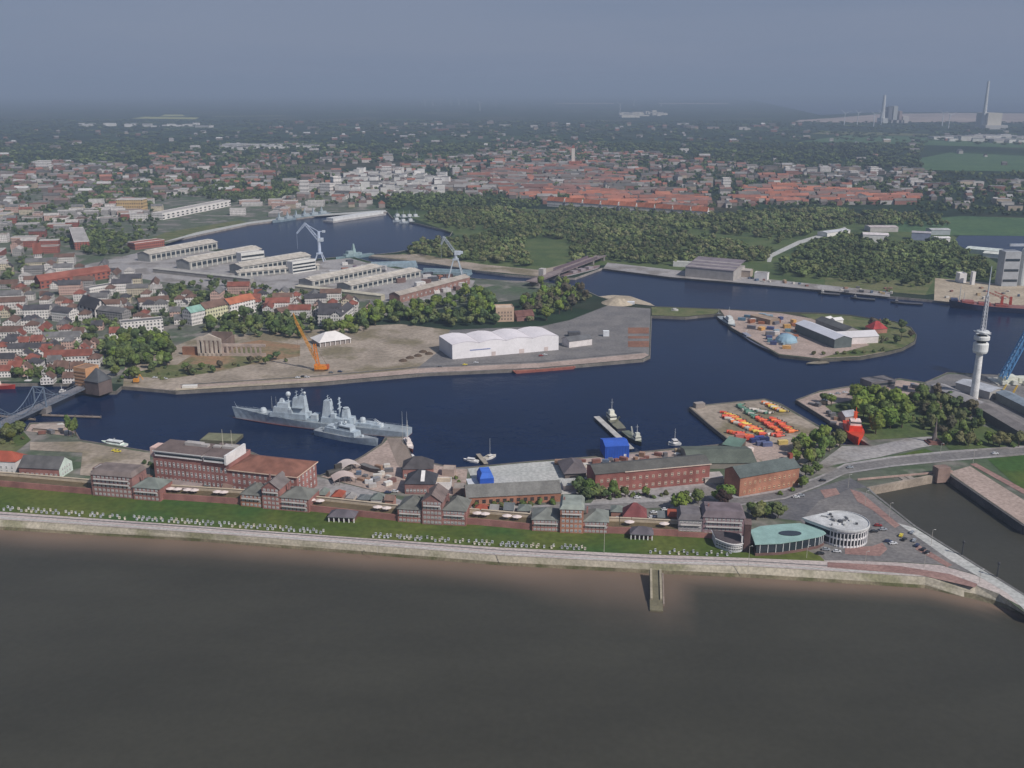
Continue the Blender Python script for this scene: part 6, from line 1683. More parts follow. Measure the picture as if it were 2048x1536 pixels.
G1, G2, G3, G4, G5 = (.130, .162, .058), (.092, .122, .048), (.150, .166, .066), (.165, .165, .08), (.062, .086, .042)
rg = np.random.default_rng(77)
wood = [(800, 506), (860, 480), (930, 488), (905, 460), (845, 440), (880, 420), (1090, 414), (1420, 432), (1600, 420), (1880, 432), (1900, 455), (1700, 450), (1560, 485), (1535, 522), (1400, 536), (1215, 522), (1080, 536), (940, 524)]
wood2 = [(1560, 520), (1620, 490), (1700, 470), (1800, 492), (1900, 492), (1975, 530), (1985, 560), (1880, 556), (1840, 575), (1700, 565), (1560, 550)]
forest('woodland', [(patches(rand_in(wood, 3600, rg), .34), (.8, 1.5), (G1, G1, G3, G2, G3, G4)), (patches(rand_in(wood2, 760, rg), .34), (.8, 1.5), (G1, G2, G3, G1, G2)),
                    (rand_in([(405, 668), (470, 640), (590, 636), (640, 650), (720, 640), (770, 615), (860, 605), (940, 588), (990, 598), (985, 648), (900, 655), (770, 650), (700, 674), (640, 668), (520, 674), (440, 680)], 150, rg), (.8, 1.2), (G1, G2, G3)),
                    (rand_in([(1040, 615), (1085, 580), (1150, 580), (1185, 597), (1150, 620), (1090, 643), (1050, 646)], 60, rg), (.8, 1.2), (G3, G1, G4)),
                    (rand_in([(205, 700), (260, 680), (330, 680), (352, 715), (340, 736), (270, 742), (215, 728)], 50, rg), (.7, 1.1), (G1, G2)),
                    (rand_in([(1790, 800), (1880, 792), (1935, 825), (1970, 858), (1900, 884), (1830, 862)], 70, rg), (.5, .8), (G3, G1, G4)),
                    (rand_in([(1850, 480), (1905, 490), (1915, 505), (1870, 500)], 30, rg), (.8, 1.1), (G2, G5))], 'continuous spring-green woodland beyond the channel', 1)
forest('town_trees', [(rand_in([(150, 500), (180, 470), (255, 475), (265, 505), (200, 515)], 120, rg), (.9, 1.4), (G2, G5, G1)),
                      (rand_in([(0, 560), (40, 500), (120, 520), (80, 600), (40, 660), (0, 640)], 60, rg), (.7, 1.1), (G2, G1, G5)),
                      (rand_in([(0, 760), (60, 700), (200, 600), (420, 560), (700, 600), (640, 650), (380, 660), (200, 750)], 520, rg), (.6, 1.1), (G2, G1, G1, G5)),
                      (rand_in([(0, 480), (0, 420), (300, 400), (330, 460), (250, 500)], 480, rg), (.7, 1.1), (G2, G1, G5)),
                      (rand_in([(130, 410), (200, 365), (400, 355), (600, 372), (610, 398), (480, 408), (380, 392), (250, 402)], 1100, rg), (.9, 1.3), (G2, G5, G1)),
                      (rand_in([(770, 420), (790, 392), (900, 395), (1100, 408), (1050, 420), (860, 424)], 380, rg), (.9, 1.3), (G2, G1, G5)),
                      (rand_in([(0, 420), (0, 330), (560, 330), (700, 345), (1000, 330), (1400, 330), (1840, 380), (1850, 412), (1420, 425), (1000, 405), (640, 410), (400, 395), (200, 420)], 3400, rg), (.8, 1.4), (G2, G1, G5, G2)),
                      (rand_in([(1000, 392), (1040, 376), (1180, 384), (1330, 395), (1420, 402), (1418, 424), (1100, 404)], 260, rg), (.8, 1.3), (G2, G1, G5)), (rand_in([(1470, 405), (1480, 378), (1560, 376), (1830, 396), (1850, 408), (1640, 412)], 420, rg), (.8, 1.3), (G2, G1, G5)),
                      (rand_in([(1840, 425), (1700, 372), (1850, 345), (2200, 350), (2200, 436), (1900, 430)], 900, rg), (.8, 1.5), (G2, G5, G1))], 'scattered green town trees between the houses', 2)
forest('far_trees', [(rand_in([(-200, 335), (-200, 290), (1850, 288), (1840, 318), (1840, 340), (1500, 335), (1000, 325), (500, 330)], 4600, rg), (1.1, 2.8), (G2, G5, G5, G1)),
                     (rand_in([(-200, 290), (-200, 240), (2300, 246), (2300, 290)], 2600, rg), (1.6, 6.0), (G5, G5, G2)),
                     (rand_in([(1625, 300), (1700, 292), (1850, 330), (1830, 345), (1760, 335)], 500, rg), (1.2, 2.0), (G5, (.025, .04, .035)))], 'hazy belts of trees on the far plain', 3)

# ------------------------------------------------------------------ the town
def house_proto(kindname, L, D, h, roof, rh, name, cat):
    r = thing(name, name, cat)
    vol(r, -L / 2, -D / 2, L, D, 0, h, roof, rh, 'house_facade', WHITE, 'tile_roof' if roof != 'flat' else 'plain_concrete', REDT, over=.4,
        chim=((.3, .5, 1.0),) if roof == 'gable' and L < 20 else ())
    return r


HP = {'house': house_proto('house', 10, 10, 5.6, 'gable', 4.4, 'gabled_house', 'house'), 'hip': house_proto('hip', 13, 11, 8.2, 'hip', 4.0, 'hipped_house', 'house'),
      'flats': house_proto('flats', 24, 12, 11, 'gable', 4.0, 'apartment_house', 'house'), 'row': house_proto('row', 36, 10, 6.5, 'gable', 4.2, 'row_house', 'house'),
      'block': house_proto('block', 30, 14, 11, 'flat', .6, 'flat_block', 'building'), 'hall': house_proto('hall', 40, 22, 7, 'flat', .5, 'flat_hall', 'hall')}
HW = {'house': 'gabled house', 'hip': 'hipped house', 'flats': 'apartment house', 'row': 'terraced row', 'block': 'flat-roofed block', 'hall': 'low flat hall'}
HR = {'house': 7.5, 'hip': 8.5, 'flats': 12, 'row': 16, 'block': 15, 'hall': 20}
WC = {'white': S(222, 216, 212), 'cream': S(206, 194, 172), 'brick': S(150, 92, 80), 'grey': S(160, 156, 154), 'pinkish': S(200, 168, 156), 'pale green': S(190, 200, 186)}
RC = {'red': S(142, 88, 76), 'orange': S(172, 106, 80), 'grey': S(116, 114, 114), 'dark': S(82, 80, 84), 'brown': S(116, 92, 82), 'pale': S(176, 170, 166)}
HUSED = set(); HREC = []


def house(k, p, rz, wc, rc, district, scale=None, lab=None):
    pr = HP[k]; s_ = scale or (R.uniform(.88, 1.15), R.uniform(.9, 1.1), R.uniform(.88, 1.15))
    if pr.name not in HUSED:
        HUSED.add(pr.name); o = pr; o.location = p; o.rotation_euler = (0, 0, rz); o.scale = s_
        for ch in o.children: ch.color = c4(WC[wc] if ch.name.startswith('wall') else RC[rc])
        for ch in o.children:
            for g in ch.children: g.color = c4(WC[wc] if 'parapet' in g.name else BRICK2)
    else:
        o = dup(pr, p, rz, s_, 'x', None, {'wall': WC[wc], 'roof': RC[rc]})
    j = R.uniform(.85, 1.1)
    for ch in o.children: ch.color = tuple(v * j for v in ch.color[:3]) + (1,)
    OCC.append((p.x, p.y, HR[k] * .8)); HREC.append((o, '%s %s, %s roof' % (wc, HW[k], rc), district, proj(p)[0], lab)); return o


def free(x, y, r):
    return all((x - a) ** 2 + (y - b) ** 2 > (r + c) ** 2 * .8 for a, b, c in OCC)


# landmarks of the town placed by hand: kind, left foot, right foot, width scale etc.
def hand(k, a, b, h, D, wc, rc, lab, roofsc=1.0):
    A, rz, L = frame_of(a, b); pr = HP[k]; base = {'flats': (24, 12, 11), 'row': (36, 10, 6.5), 'block': (30, 14, 11), 'house': (10, 10, 5.6), 'hip': (13, 11, 8.2), 'hall': (40, 22, 7)}[k]
    mid = A + V((math.cos(rz), math.sin(rz), 0)) * L / 2 + V((-math.sin(rz), math.cos(rz), 0)) * D / 2
    o = house(k, mid, rz, wc, rc, None, (L / base[0], D / base[1], h / base[2]), lab)
    for i in range(int(L / 8) + 1): OCC.append((A.x + math.cos(rz) * i * 8 - math.sin(rz) * D / 2, A.y + math.sin(rz) * i * 8 + math.cos(rz) * D / 2, 8))
    return o


WC['pale green'] = S(204, 200, 168); RC['teal'] = S(140, 176, 164); WC['ochre'] = S(206, 176, 128)
hand('flats', (384, 652), (412, 645.5), 14, 14, 'white', 'teal', 'teal-roofed white end house joined to the pale yellow apartment block')
hand('flats', (413, 645.3), (461, 634.2), 15, 14, 'pale green', 'brown', 'long pale yellow apartment block with brown roof above the tree belt')
hand('flats', (462, 636), (512, 624), 15, 14, 'white', 'orange', 'white apartment block with bright orange roof right of the long yellow block')
hand('block', (244, 672), (328, 664), 13, 14, 'white', 'grey', 'big white apartment block with close-set window columns at the edge of town')
hand('flats', (636, 652), (682, 654), 13, 14, 'white', 'dark', 'pale apartment block with dark roof behind the yellow crane jib')
hand('flats', (684, 656), (708, 636), 13, 12, 'white', 'dark', 'slanting wing of the pale apartment block with dark roof')
hand('row', (82, 578), (222, 556), 10, 14, 'brick', 'red', 'very long red terraced row with red roof and many white dormers')
hand('hall', (180, 590), (250, 578), 8, 12, 'white', 'grey', 'white low row in front of the very long red terrace')
hand('house', (70, 531), (86, 530), 17, 12, 'white', 'red', 'steep white gable of the church-like house at the left')
hand('house', (160, 630), (192, 640), 12, 14, 'white', 'dark', 'tall white gabled house with blank right wall, left of the big white block')
hand('flats', (196, 640), (246, 646), 11, 13, 'grey', 'grey', 'grey and white apartment house just left of the big white block')
hand('flats', (48, 640), (100, 638), 11, 14, 'white', 'dark', 'white apartment house with slate-dark roof near the left edge')
hand('flats', (104, 642), (140, 646), 11, 14, 'white', 'dark', 'white apartment house with courtyard front beside the tall gabled house')
hand('flats', (280, 622), (340, 616), 10, 13, 'white', 'brown', 'white curved-looking apartment house behind the big white block')
hand('flats', (560, 640), (612, 632), 9, 13, 'pinkish', 'brown', 'pinkish apartment house with brown roof right of the orange-roofed block')
hand('block', (600, 393), (616, 393), 34, 18, 'white', 'pale', 'white tower block, left one of the pair beyond the basin')
hand('block', (668, 388), (684, 387), 38, 18, 'white', 'pale', 'white tower block, tallest beyond the basin')
hand('block', (640, 390), (660, 391), 26, 18, 'white', 'pale', 'broad white block between the two white tower blocks')
hand('block', (764, 356), (782, 356), 30, 18, 'white', 'pale', 'white tower block standing in dark trees right of the others')
hand('block', (612, 384), (640, 384), 18, 16, 'white', 'pale', 'white flats low in front of the tower blocks')
hand('block', (234, 424), (286, 424), 24, 30, 'ochre', 'pale', 'large sand-coloured block standing out behind the left town')
hand('block', (72, 340), (96, 340), 26, 30, 'white', 'pale', 'white slab block on the far left town edge')
hand('hall', (326, 440), (462, 412), 12, 24, 'white', 'pale', 'very long pale warehouse running along the far side of the basin field')
hand('hall', (270, 500), (330, 492), 10, 20, 'brick', 'red', 'red brick hall at the near corner of the basin')
hand('block', (140, 470), (150, 500), 12, 22, 'brick', 'pale', 'reddish block with flat roof left of the dark tree clump')
for i in range(9):
    x = 1094 + i * 36; y = 412.5 + i * 2.6
    hand('row', (x, y), (x + 32, y + 2), 12, 12, 'white', 'orange', 'white terraced block behind the woodland, %s from left in its row' % ordinal(i))
for (x, y, w, h_) in ((1445, 378, 16, 26), (1820, 372, 28, 14), (1360, 305, 18, 14), (1570, 348, 10, 20), (905, 350, 14, 20), (1640, 344, 22, 14), (1740, 350, 16, 22), (1700, 354, 18, 16)):
    hand('block', (x, y), (x + w, y), h_, 18, 'white', 'pale', 'pale block rising from the far town, %s' % {1445: 'beside the orange rows', 1820: 'broad, at the right end of the orange rows', 1360: 'small and far behind the church tower', 1570: 'narrow, above the orange rows', 905: 'left of the red-roofed centre', 1640: 'wide and low behind the orange rows', 1740: 'tall, behind the right orange rows', 1700: 'middle one behind the right orange rows'}[x])


def quarter(district, poly, n, kinds, walls, roofs, ang, sep=1.0, roofmap=None):
    w = [P(*p) for p in poly]; x0, x1 = min(p.x for p in w), max(p.x for p in w); y0, y1 = min(p.y for p in w), max(p.y for p in w)
    done = tries = 0
    while done < n and tries < n * 80:
        tries += 1
        x, y = R.uniform(x0, x1), R.uniform(y0, y1)
        if not inside((x, y), w): continue
        k = R.choice(kinds); r_ = HR[k] * sep
        # streets: snap across the street direction
        ca, sa = math.cos(ang), math.sin(ang); v = -x * sa + y * ca; u = x * ca + y * sa
        v = round(v / 27) * 27 + R.choice((-1, 1)) * 7; x, y = u * ca - v * sa, u * sa + v * ca
        if not free(x, y, r_ * .72): continue
        house(k, V((x, y, 0)), ang + (R.choice((0, math.pi / 2)) if k in ('house', 'hip') else (0 if R.random() < .75 else math.pi / 2)) + R.uniform(-.06, .06), R.choice(walls), R.choice(roofs), district); done += 1


quarter('in the low town by the bridge', [(-30, 762), (145, 762), (200, 740), (205, 690), (150, 672), (-30, 672)], 46, ['house', 'house', 'hip', 'row'], ['white', 'white', 'white', 'pinkish'], ['red', 'brown', 'red', 'dark', 'grey'], .12)
quarter('in the white town quarter', [(-30, 672), (160, 668), (240, 690), (390, 662), (380, 600), (240, 585), (-30, 585)], 60, ['flats', 'hip', 'hip', 'house'], ['white', 'white', 'white', 'cream', 'white', 'pinkish'], ['dark', 'grey', 'brown', 'brown', 'red'], .18)
quarter('before the grey boundary shed', [(385, 606), (480, 585), (600, 600), (760, 612), (720, 640), (620, 640), (510, 625), (440, 612)], 30, ['flats', 'hip', 'house'], ['white', 'cream', 'white', 'pinkish'], ['brown', 'dark', 'grey', 'red'], .1)
quarter('around the long red terrace', [(-30, 585), (240, 585), (330, 596), (300, 552), (220, 530), (100, 520), (-30, 535)], 30, ['flats', 'hip', 'row', 'house'], ['white', 'white', 'cream', 'grey'], ['grey', 'brown', 'dark', 'pale'], .22)
quarter('behind the long red terrace', [(-30, 535), (100, 520), (150, 505), (160, 462), (330, 440), (250, 420), (-30, 440)], 42, ['block', 'hall', 'flats', 'hall'], ['white', 'grey', 'pinkish', 'grey', 'brick'], ['pale', 'grey', 'pale', 'brown'], .2)
quarter('in the far left town', [(-30, 440), (250, 420), (320, 432), (330, 405), (230, 400), (150, 415), (-30, 420)], 16, ['block', 'flats', 'hall'], ['white', 'cream', 'pinkish'], ['pale', 'red', 'grey'], .1)
quarter('across the shipyard basin', [(470, 438), (610, 428), (650, 418), (600, 400), (500, 402), (460, 415)], 14, ['hall', 'block', 'hall'], ['white', 'grey', 'pinkish'], ['pale', 'grey', 'pale'], .05)

cnt, seen = {}, {}
for o, f_, d, x, lab in HREC: cnt[(f_, d)] = cnt.get((f_, d), 0) + 1
for o, f_, d, x, lab in sorted(HREC, key=lambda q: q[3]):
    if lab: o['label'] = lab; continue
    k = seen[(f_, d)] = seen.get((f_, d), 0) + 1
    o['label'] = ('%s, %s such from left %s' % (f_, ordinal(k - 1), d)) if cnt[(f_, d)] > 1 else '%s, the only such %s' % (f_, d)
    o['group'] = 'houses ' + d

# far houses: too many and too small to build singly
def gable_tpl(L, D, h, rh):
    a, b = L / 2, D / 2
    v = np.array([(-a, -b, 0), (a, -b, 0), (a, b, 0), (-a, b, 0), (-a, -b, h), (a, -b, h), (a, b, h), (-a, b, h), (-a - .3, -b - .4, h), (a + .3, -b - .4, h), (a + .3, b + .4, h), (-a - .3, b + .4, h), (-a - .3, 0, h + rh), (a + .3, 0, h + rh)], float)
    f = [(0, 1, 5, 4), (1, 2, 6, 5), (2, 3, 7, 6), (3, 0, 4, 7), (8, 9, 13, 12), (10, 11, 12, 13), (9, 10, 13), (11, 8, 12)]
    return (v,) + flat(f)


def flat_tpl(L, D, h):
    v, l, s_ = gable_tpl(L, D, h, .02); return v, l, s_


FT = [gable_tpl(11, 10, 5.5, 4.5), gable_tpl(14, 11, 7, 4.5), gable_tpl(28, 11, 8.5, 4.5), gable_tpl(52, 11, 8.5, 5), flat_tpl(30, 16, 10), flat_tpl(50, 28, 7), flat_tpl(18, 16, 20)]
FW = [S(196, 190, 186), S(170, 156, 140), S(140, 100, 90), S(150, 136, 130), S(120, 112, 108)]
FR = {'red': [S(146, 98, 84), S(154, 104, 88), S(134, 98, 90), S(124, 102, 96), S(116, 108, 104)], 'mix': [S(122, 100, 94), S(112, 106, 104), S(100, 98, 96), S(128, 100, 92), S(150, 146, 144), S(136, 132, 130)], 'pale': [S(170, 166, 164), S(150, 148, 148), S(186, 184, 182), S(124, 120, 120)],
      'orange': [S(176, 112, 90), S(158, 104, 88), S(182, 120, 98)]}
rh_ = np.random.default_rng(9); parts, tints = [], []


def far(poly, n, kinds, roofs, walls=FW, ang=0.0, jit=.12, rows=None, sc_=(.85, 1.25)):
    for q in rand_in(poly, n, rh_):
        if rows: q = np.array([q[0], round(q[1] / rows) * rows + rh_.uniform(-3, 3)])
        v, l, s_ = FT[kinds[rh_.integers(len(kinds))]]
        a = ang + rh_.normal() * jit + (math.pi / 2 if rh_.random() < .22 and not rows else 0); k = rh_.uniform(*sc_); c, n_ = math.cos(a) * k, math.sin(a) * k
        w = np.empty_like(v); w[:, 0] = v[:, 0] * c - v[:, 1] * n_ + q[0]; w[:, 1] = v[:, 0] * n_ + v[:, 1] * c + q[1]; w[:, 2] = v[:, 2] * k
        t_ = np.empty_like(v); t_[:8] = np.array(walls[rh_.integers(len(walls))]) * rh_.uniform(.75, 1.1); t_[8:] = np.array(roofs[rh_.integers(len(roofs))]) * rh_.uniform(.75, 1.15)
        parts.append((w, l, s_)); tints.append(t_)


town = [(560, 425), (600, 350), (760, 335), (900, 318), (1060, 300), (1300, 310), (1500, 335), (1700, 372), (1840, 402), (1800, 410), (1450, 415), (1400, 428), (1090, 408), (1000, 398), (800, 392), (770, 415)]
far(town, 900, [0, 1, 2, 2, 1], FR['red'] + FR['mix'], ang=.1)
far([(860, 385), (960, 350), (1120, 335), (1250, 350), (1300, 385), (1100, 390)], 260, [2, 3, 2, 1], FR['red'] + FR['mix'], ang=.05)
far([(1000, 392), (1040, 376), (1180, 384), (1330, 395), (1420, 402), (1418, 428), (1100, 404)], 110, [2, 2, 3, 1], FR['orange'] + FR['red'] + FR['red'][:2], ang=0, jit=.05, rows=42)
far([(1470, 405), (1480, 378), (1560, 376), (1830, 396), (1850, 408), (1640, 412)], 170, [2, 2, 3, 1], FR['orange'] + FR['red'] + FR['mix'][:2], ang=.05, jit=.06, rows=42)
far([(660, 400), (700, 350), (800, 345), (900, 360), (880, 390)], 170, [4, 2, 6, 4], FR['pale'] + FR['mix'], [S(222, 218, 214)])
far([(-100, 430), (-100, 335), (120, 325), (300, 335), (560, 345), (600, 380), (330, 400), (200, 410)], 360, [1, 2, 4, 2, 0], FR['mix'] + FR['pale'] + FR['red'], ang=.1)
far([(500, 345), (720, 330), (900, 315), (760, 305), (300, 310), (300, 330)], 170, [0, 1, 2], FR['mix'] + FR['red'])
far([(1450, 330), (1850, 340), (1900, 380), (1860, 405), (1700, 370)], 150, [0, 1, 2, 4], FR['mix'] + FR['pale'])
far([(1850, 372), (2150, 360), (2150, 420), (1900, 425)], 60, [0, 1, 4], FR['pale'] + FR['mix'])
far([(-100, 325), (-100, 262), (2150, 262), (2150, 340), (1500, 328), (1000, 300), (500, 310)], 170, [0, 1, 2], FR['mix'] + FR['mix'] + FR['pale'], sc_=(.9, 1.4))
far([(950, 320), (980, 280), (1180, 285), (1240, 312)], 120, [1, 2, 0], FR['red'] + FR['mix'])
far([(1860, 282), (2200, 292), (2200, 276), (1900, 274)], 70, [5, 5, 4], FR['pale'], [S(222, 218, 214)], sc_=(1.2, 2.4))
far([(440, 300), (640, 296), (620, 290), (450, 292)], 24, [5, 5], FR['pale'], [S(222, 218, 214)], sc_=(1.0, 1.8))
far([(150, 256), (420, 256), (420, 250), (160, 249)], 20, [5, 4], FR['pale'], [S(222, 218, 214)], sc_=(1.2, 2.2))
far([(1240, 236), (1320, 236), (1320, 226), (1250, 227)], 14, [5, 4], FR['pale'], [S(222, 214, 200)], sc_=(1.6, 3.2))
far([(600, 245), (1600, 250), (1600, 262), (500, 262)], 60, [1, 5, 4], FR['mix'] + FR['pale'], sc_=(1.2, 2))
o = big_mesh('far_houses', parts, ['far_roof'], tints); kind(o, 'stuff'); o['label'] = 'distant town houses with red and grey roofs'; o['category'] = 'houses'

# ------------------------------------------------------------------ small things
# beach chairs along the foot of the lawn
mb = MB(); w = 1.25
mb.para((-w / 2, -.5, 0), (w, 0, 0), (0, .95, 0), (0, 0, .55))
mb.para((-w / 2, -.5, .55), (.1, 0, 0), (0, .95, 0), (0, 0, .5)); mb.para((w / 2 - .1, -.5, .55), (.1, 0, 0), (0, .95, 0), (0, 0, .5))
pr = [(.4, .55), (.52, 1.2), (.4, 1.6), (.05, 1.78), (-.3, 1.7)]
for (y0, z0), (y1, z1) in zip(pr, pr[1:]): mb.para((-w / 2, y0, z0), (w, 0, 0), (0, y1 - y0, z1 - z0), (0, .08, .06))
for x in (-w / 2, w / 2 - .08): mb.add([(x, .42, .5), (x, .55, 1.2), (x, .4, 1.62), (x, .05, 1.8), (x, -.3, 1.7), (x, .0, 1.0)], [(0, 1, 2, 3, 4, 5)])
chair = mb.build('beach_chair', 'painted_wall', color=S(214, 212, 206))
chair.scale = (.85,) * 3
secs = [(4, 206, 19, 'below the white gabled house'), (214, 470, 24, 'below the leftmost brick hotel'), (476, 648, 16, 'below the green-roofed hotel'), (742, 936, 19, 'below the slate-roofed hotel'),
        (944, 1078, 13, 'below the low brick hall'), (1084, 1176, 8, 'below the hotel with the orange tower'), (1290, 1462, 9, 'below the purplish hotel')]
first = True; CT = [S(204, 202, 196), S(196, 198, 202), S(190, 192, 196), S(214, 206, 190), S(176, 178, 182)]
CN = ['white', 'white', 'pale grey', 'cream', 'grey']
for x0, x1, n, where in secs:
    rows = []
    for rw in (0, 1):
        for i in range(n):
            if R.random() < .16: continue
            x = x0 + (x1 - x0) * (i + .5 + .5 * rw) / n + R.uniform(-1.8, 1.8)
            if x > 1462: continue
            y = ylin(lawn_bot, x) - 3.0 - 4.4 * rw + R.uniform(-1.0, .9); rows.append((rw, x, y))
    for rw in (0, 1):
        rr = sorted([q for q in rows if q[0] == rw], key=lambda q: q[1])
        for i, (_, x, y) in enumerate(rr):
            k = R.randrange(5); p = P(x, y, .13); lab = '%s beach chair, %s from left, %s row, %s' % (CN[k], ordinal(i), 'front' if rw == 0 else 'rear', where)
            if first: o = chair; first = False
            else: o = chair.copy(); col.objects.link(o)
            o.location = p; o.rotation_euler = (0, 0, R.uniform(-.5, .5)); o.color = c4(CT[k]); tag(o, lab, 'beach chair', 'beach chairs along the lawn')

# white sunshades on the dyke terrace
mb = MB(); mb.lathe([(2.3, 2.2), (2.2, 2.35), (.1, 3.2)], 8); mb.lathe([(.06, 0), (.06, 2.3)], 6)
sh0 = mb.build('sunshade', 'tent_fabric', color=S(222, 206, 200)); first = True
SHP = sorted([(338, 989), (352, 990), (372, 992), (386, 993), (432, 998), (445, 999), (620, 1020), (638, 1022), (754, 1034), (772, 1036), (954, 1045), (970, 1046), (1014, 1050), (1034, 1052), (1260, 1066), (1330, 1068)])
for i, (x, y) in enumerate(SHP):
    o = sh0 if first else sh0.copy()
    if not first: col.objects.link(o)
    first = False; q = P(x, ylin(lawn_top, x) + 1); o.location = (q.x, q.y + 4.5, 3.4); o.scale = (1.3, 1, 1)
    tag(o, 'pale sunshade on the brick dyke terrace, %s from left' % ordinal(i), 'sunshade', 'sunshades on the terrace')


# lamp posts
def lamp(p, h, label, arm=1.2):
    r = thing('lamp_post', label, 'lamp post', p, 0, 'lamp posts of the waterfront')
    mb = MB(); mb.tube((0, 0, 0), (0, 0, h), .14, .08, 6); mb.build('pole', 'steel_paint', r, S(190, 184, 174))
    mb = MB(); mb.tube((0, 0, h), (arm, 0, h + .25), .06, n=5); mb.box(arm, 0, h + .15, .8, .3, .2); mb.build('lamp_head', 'steel_paint', r, S(206, 204, 200))


for x, y, h, lab in ((1208, 1106, 15, 'tall slender lamp mast on the lawn edge, near the red roofed villa'), (1496, 1142, 14, 'slender mast on the promenade below the dark tower slab'), (755, 1106, 9, 'lamp post on the promenade left of the cafe pavilion'), (1010, 1118, 9, 'lamp post on the promenade below the low brick hall'),
                     (1613, 1116, 7, 'lamp post on the grass below the teal roof'), (1730, 1131, 8, 'lamp post on the red promenade below the round building'), (1848, 1136, 8, 'lamp post on the promenade curve before the mole'), (1958, 1168, 8, 'lamp post near the end of the mole'),
                     (1862, 1090, 9, 'lamp post on the lock mole beside the parked cars'), (1730, 1010, 9, 'lamp post beside the lock basin railing'), (1778, 1035, 9, 'lamp post where the lock mole bends'),
                     (1946, 926, 9, 'lamp post at the right end of the lock bridge'), (1696, 976, 9, 'lamp post at the left end of the lock bridge'), (1880, 912, 9, 'lamp post on the road above the gate house')):
    lamp(P(x, y), h, lab)
for x, y, h, lab in ((1924, 1110, 7, 'dark beacon post standing on the lock mole edge'), (1994, 1154, 7, 'dark beacon post nearest the end of the lock mole')):
    r = thing('beacon_post', lab, 'beacon', P(x, y), 0); mb = MB(); mb.tube((0, 0, -1), (0, 0, h), .5, .35, 8); mb.build('post', 'steel_paint', r, S(70, 72, 74)); mb = MB(); mb.lathe([(.7, 0), (.7, 1), (.1, 1.6)], 8, (0, 0, h)); mb.build('lantern', 'steel_paint', r, S(60, 60, 64))
for x, y, lab, h in ((1840, 880, 'dark memorial spire on a stepped red base at the park edge', 11),):
    r = thing('memorial', lab, 'memorial', P(1868, 886)); mb = MB(); mb.box(0, 0, 0, 11, 9, 1); mb.box(0, 0, 1, 8, 7, 1.2); mb.build('base', 'brickwork', r, S(130, 92, 84)); mb = MB(); mb.lathe([(2.2, 2.2), (1.1, 8), (.5, 14), (.15, 19)], 8); mb.build('spire', 'plain_concrete', r, S(120, 110, 106))

# cars
def car_proto(label):
    r = thing('parked_car', label, 'car', (0, 0, 0), 0, 'parked cars')
    mb = MB(); mb.para((-2.1, -.87, .3), (4.2, 0, 0), (0, 1.74, 0), (0, 0, .55)); mb.add([(-1.7, -.8, .85), (1.0, -.8, .85), (1.0, .8, .85), (-1.7, .8, .85), (-1.3, -.68, 1.42), (.3, -.68, 1.42), (.3, .68, 1.42), (-1.3, .68, 1.42)], [(4, 5, 6, 7), (0, 1, 5, 4), (1, 2, 6, 5), (2, 3, 7, 6), (3, 0, 4, 7)])
    mb.build('body', 'car_paint', r, WHITE)
    mb = MB(); mb.para((-1.5, -.78, .9), (2.2, 0, 0), (0, 1.56, 0), (0, 0, .4)); mb.add([(1.03, -.7, .88), (1.03, .7, .88), (.42, .62, 1.4), (.42, -.62, 1.4)], [(0, 1, 2, 3)]); mb.build('windows', 'window_glass', r)
    for x in (-1.3, 1.3):
        for y in (-.88, .7):
            mb = MB(); mb.tube((x, y, .33), (x, y + .18, .33), .33, n=10); mb.build('wheel', 'steel_paint', r, S(40, 40, 42))
    return r


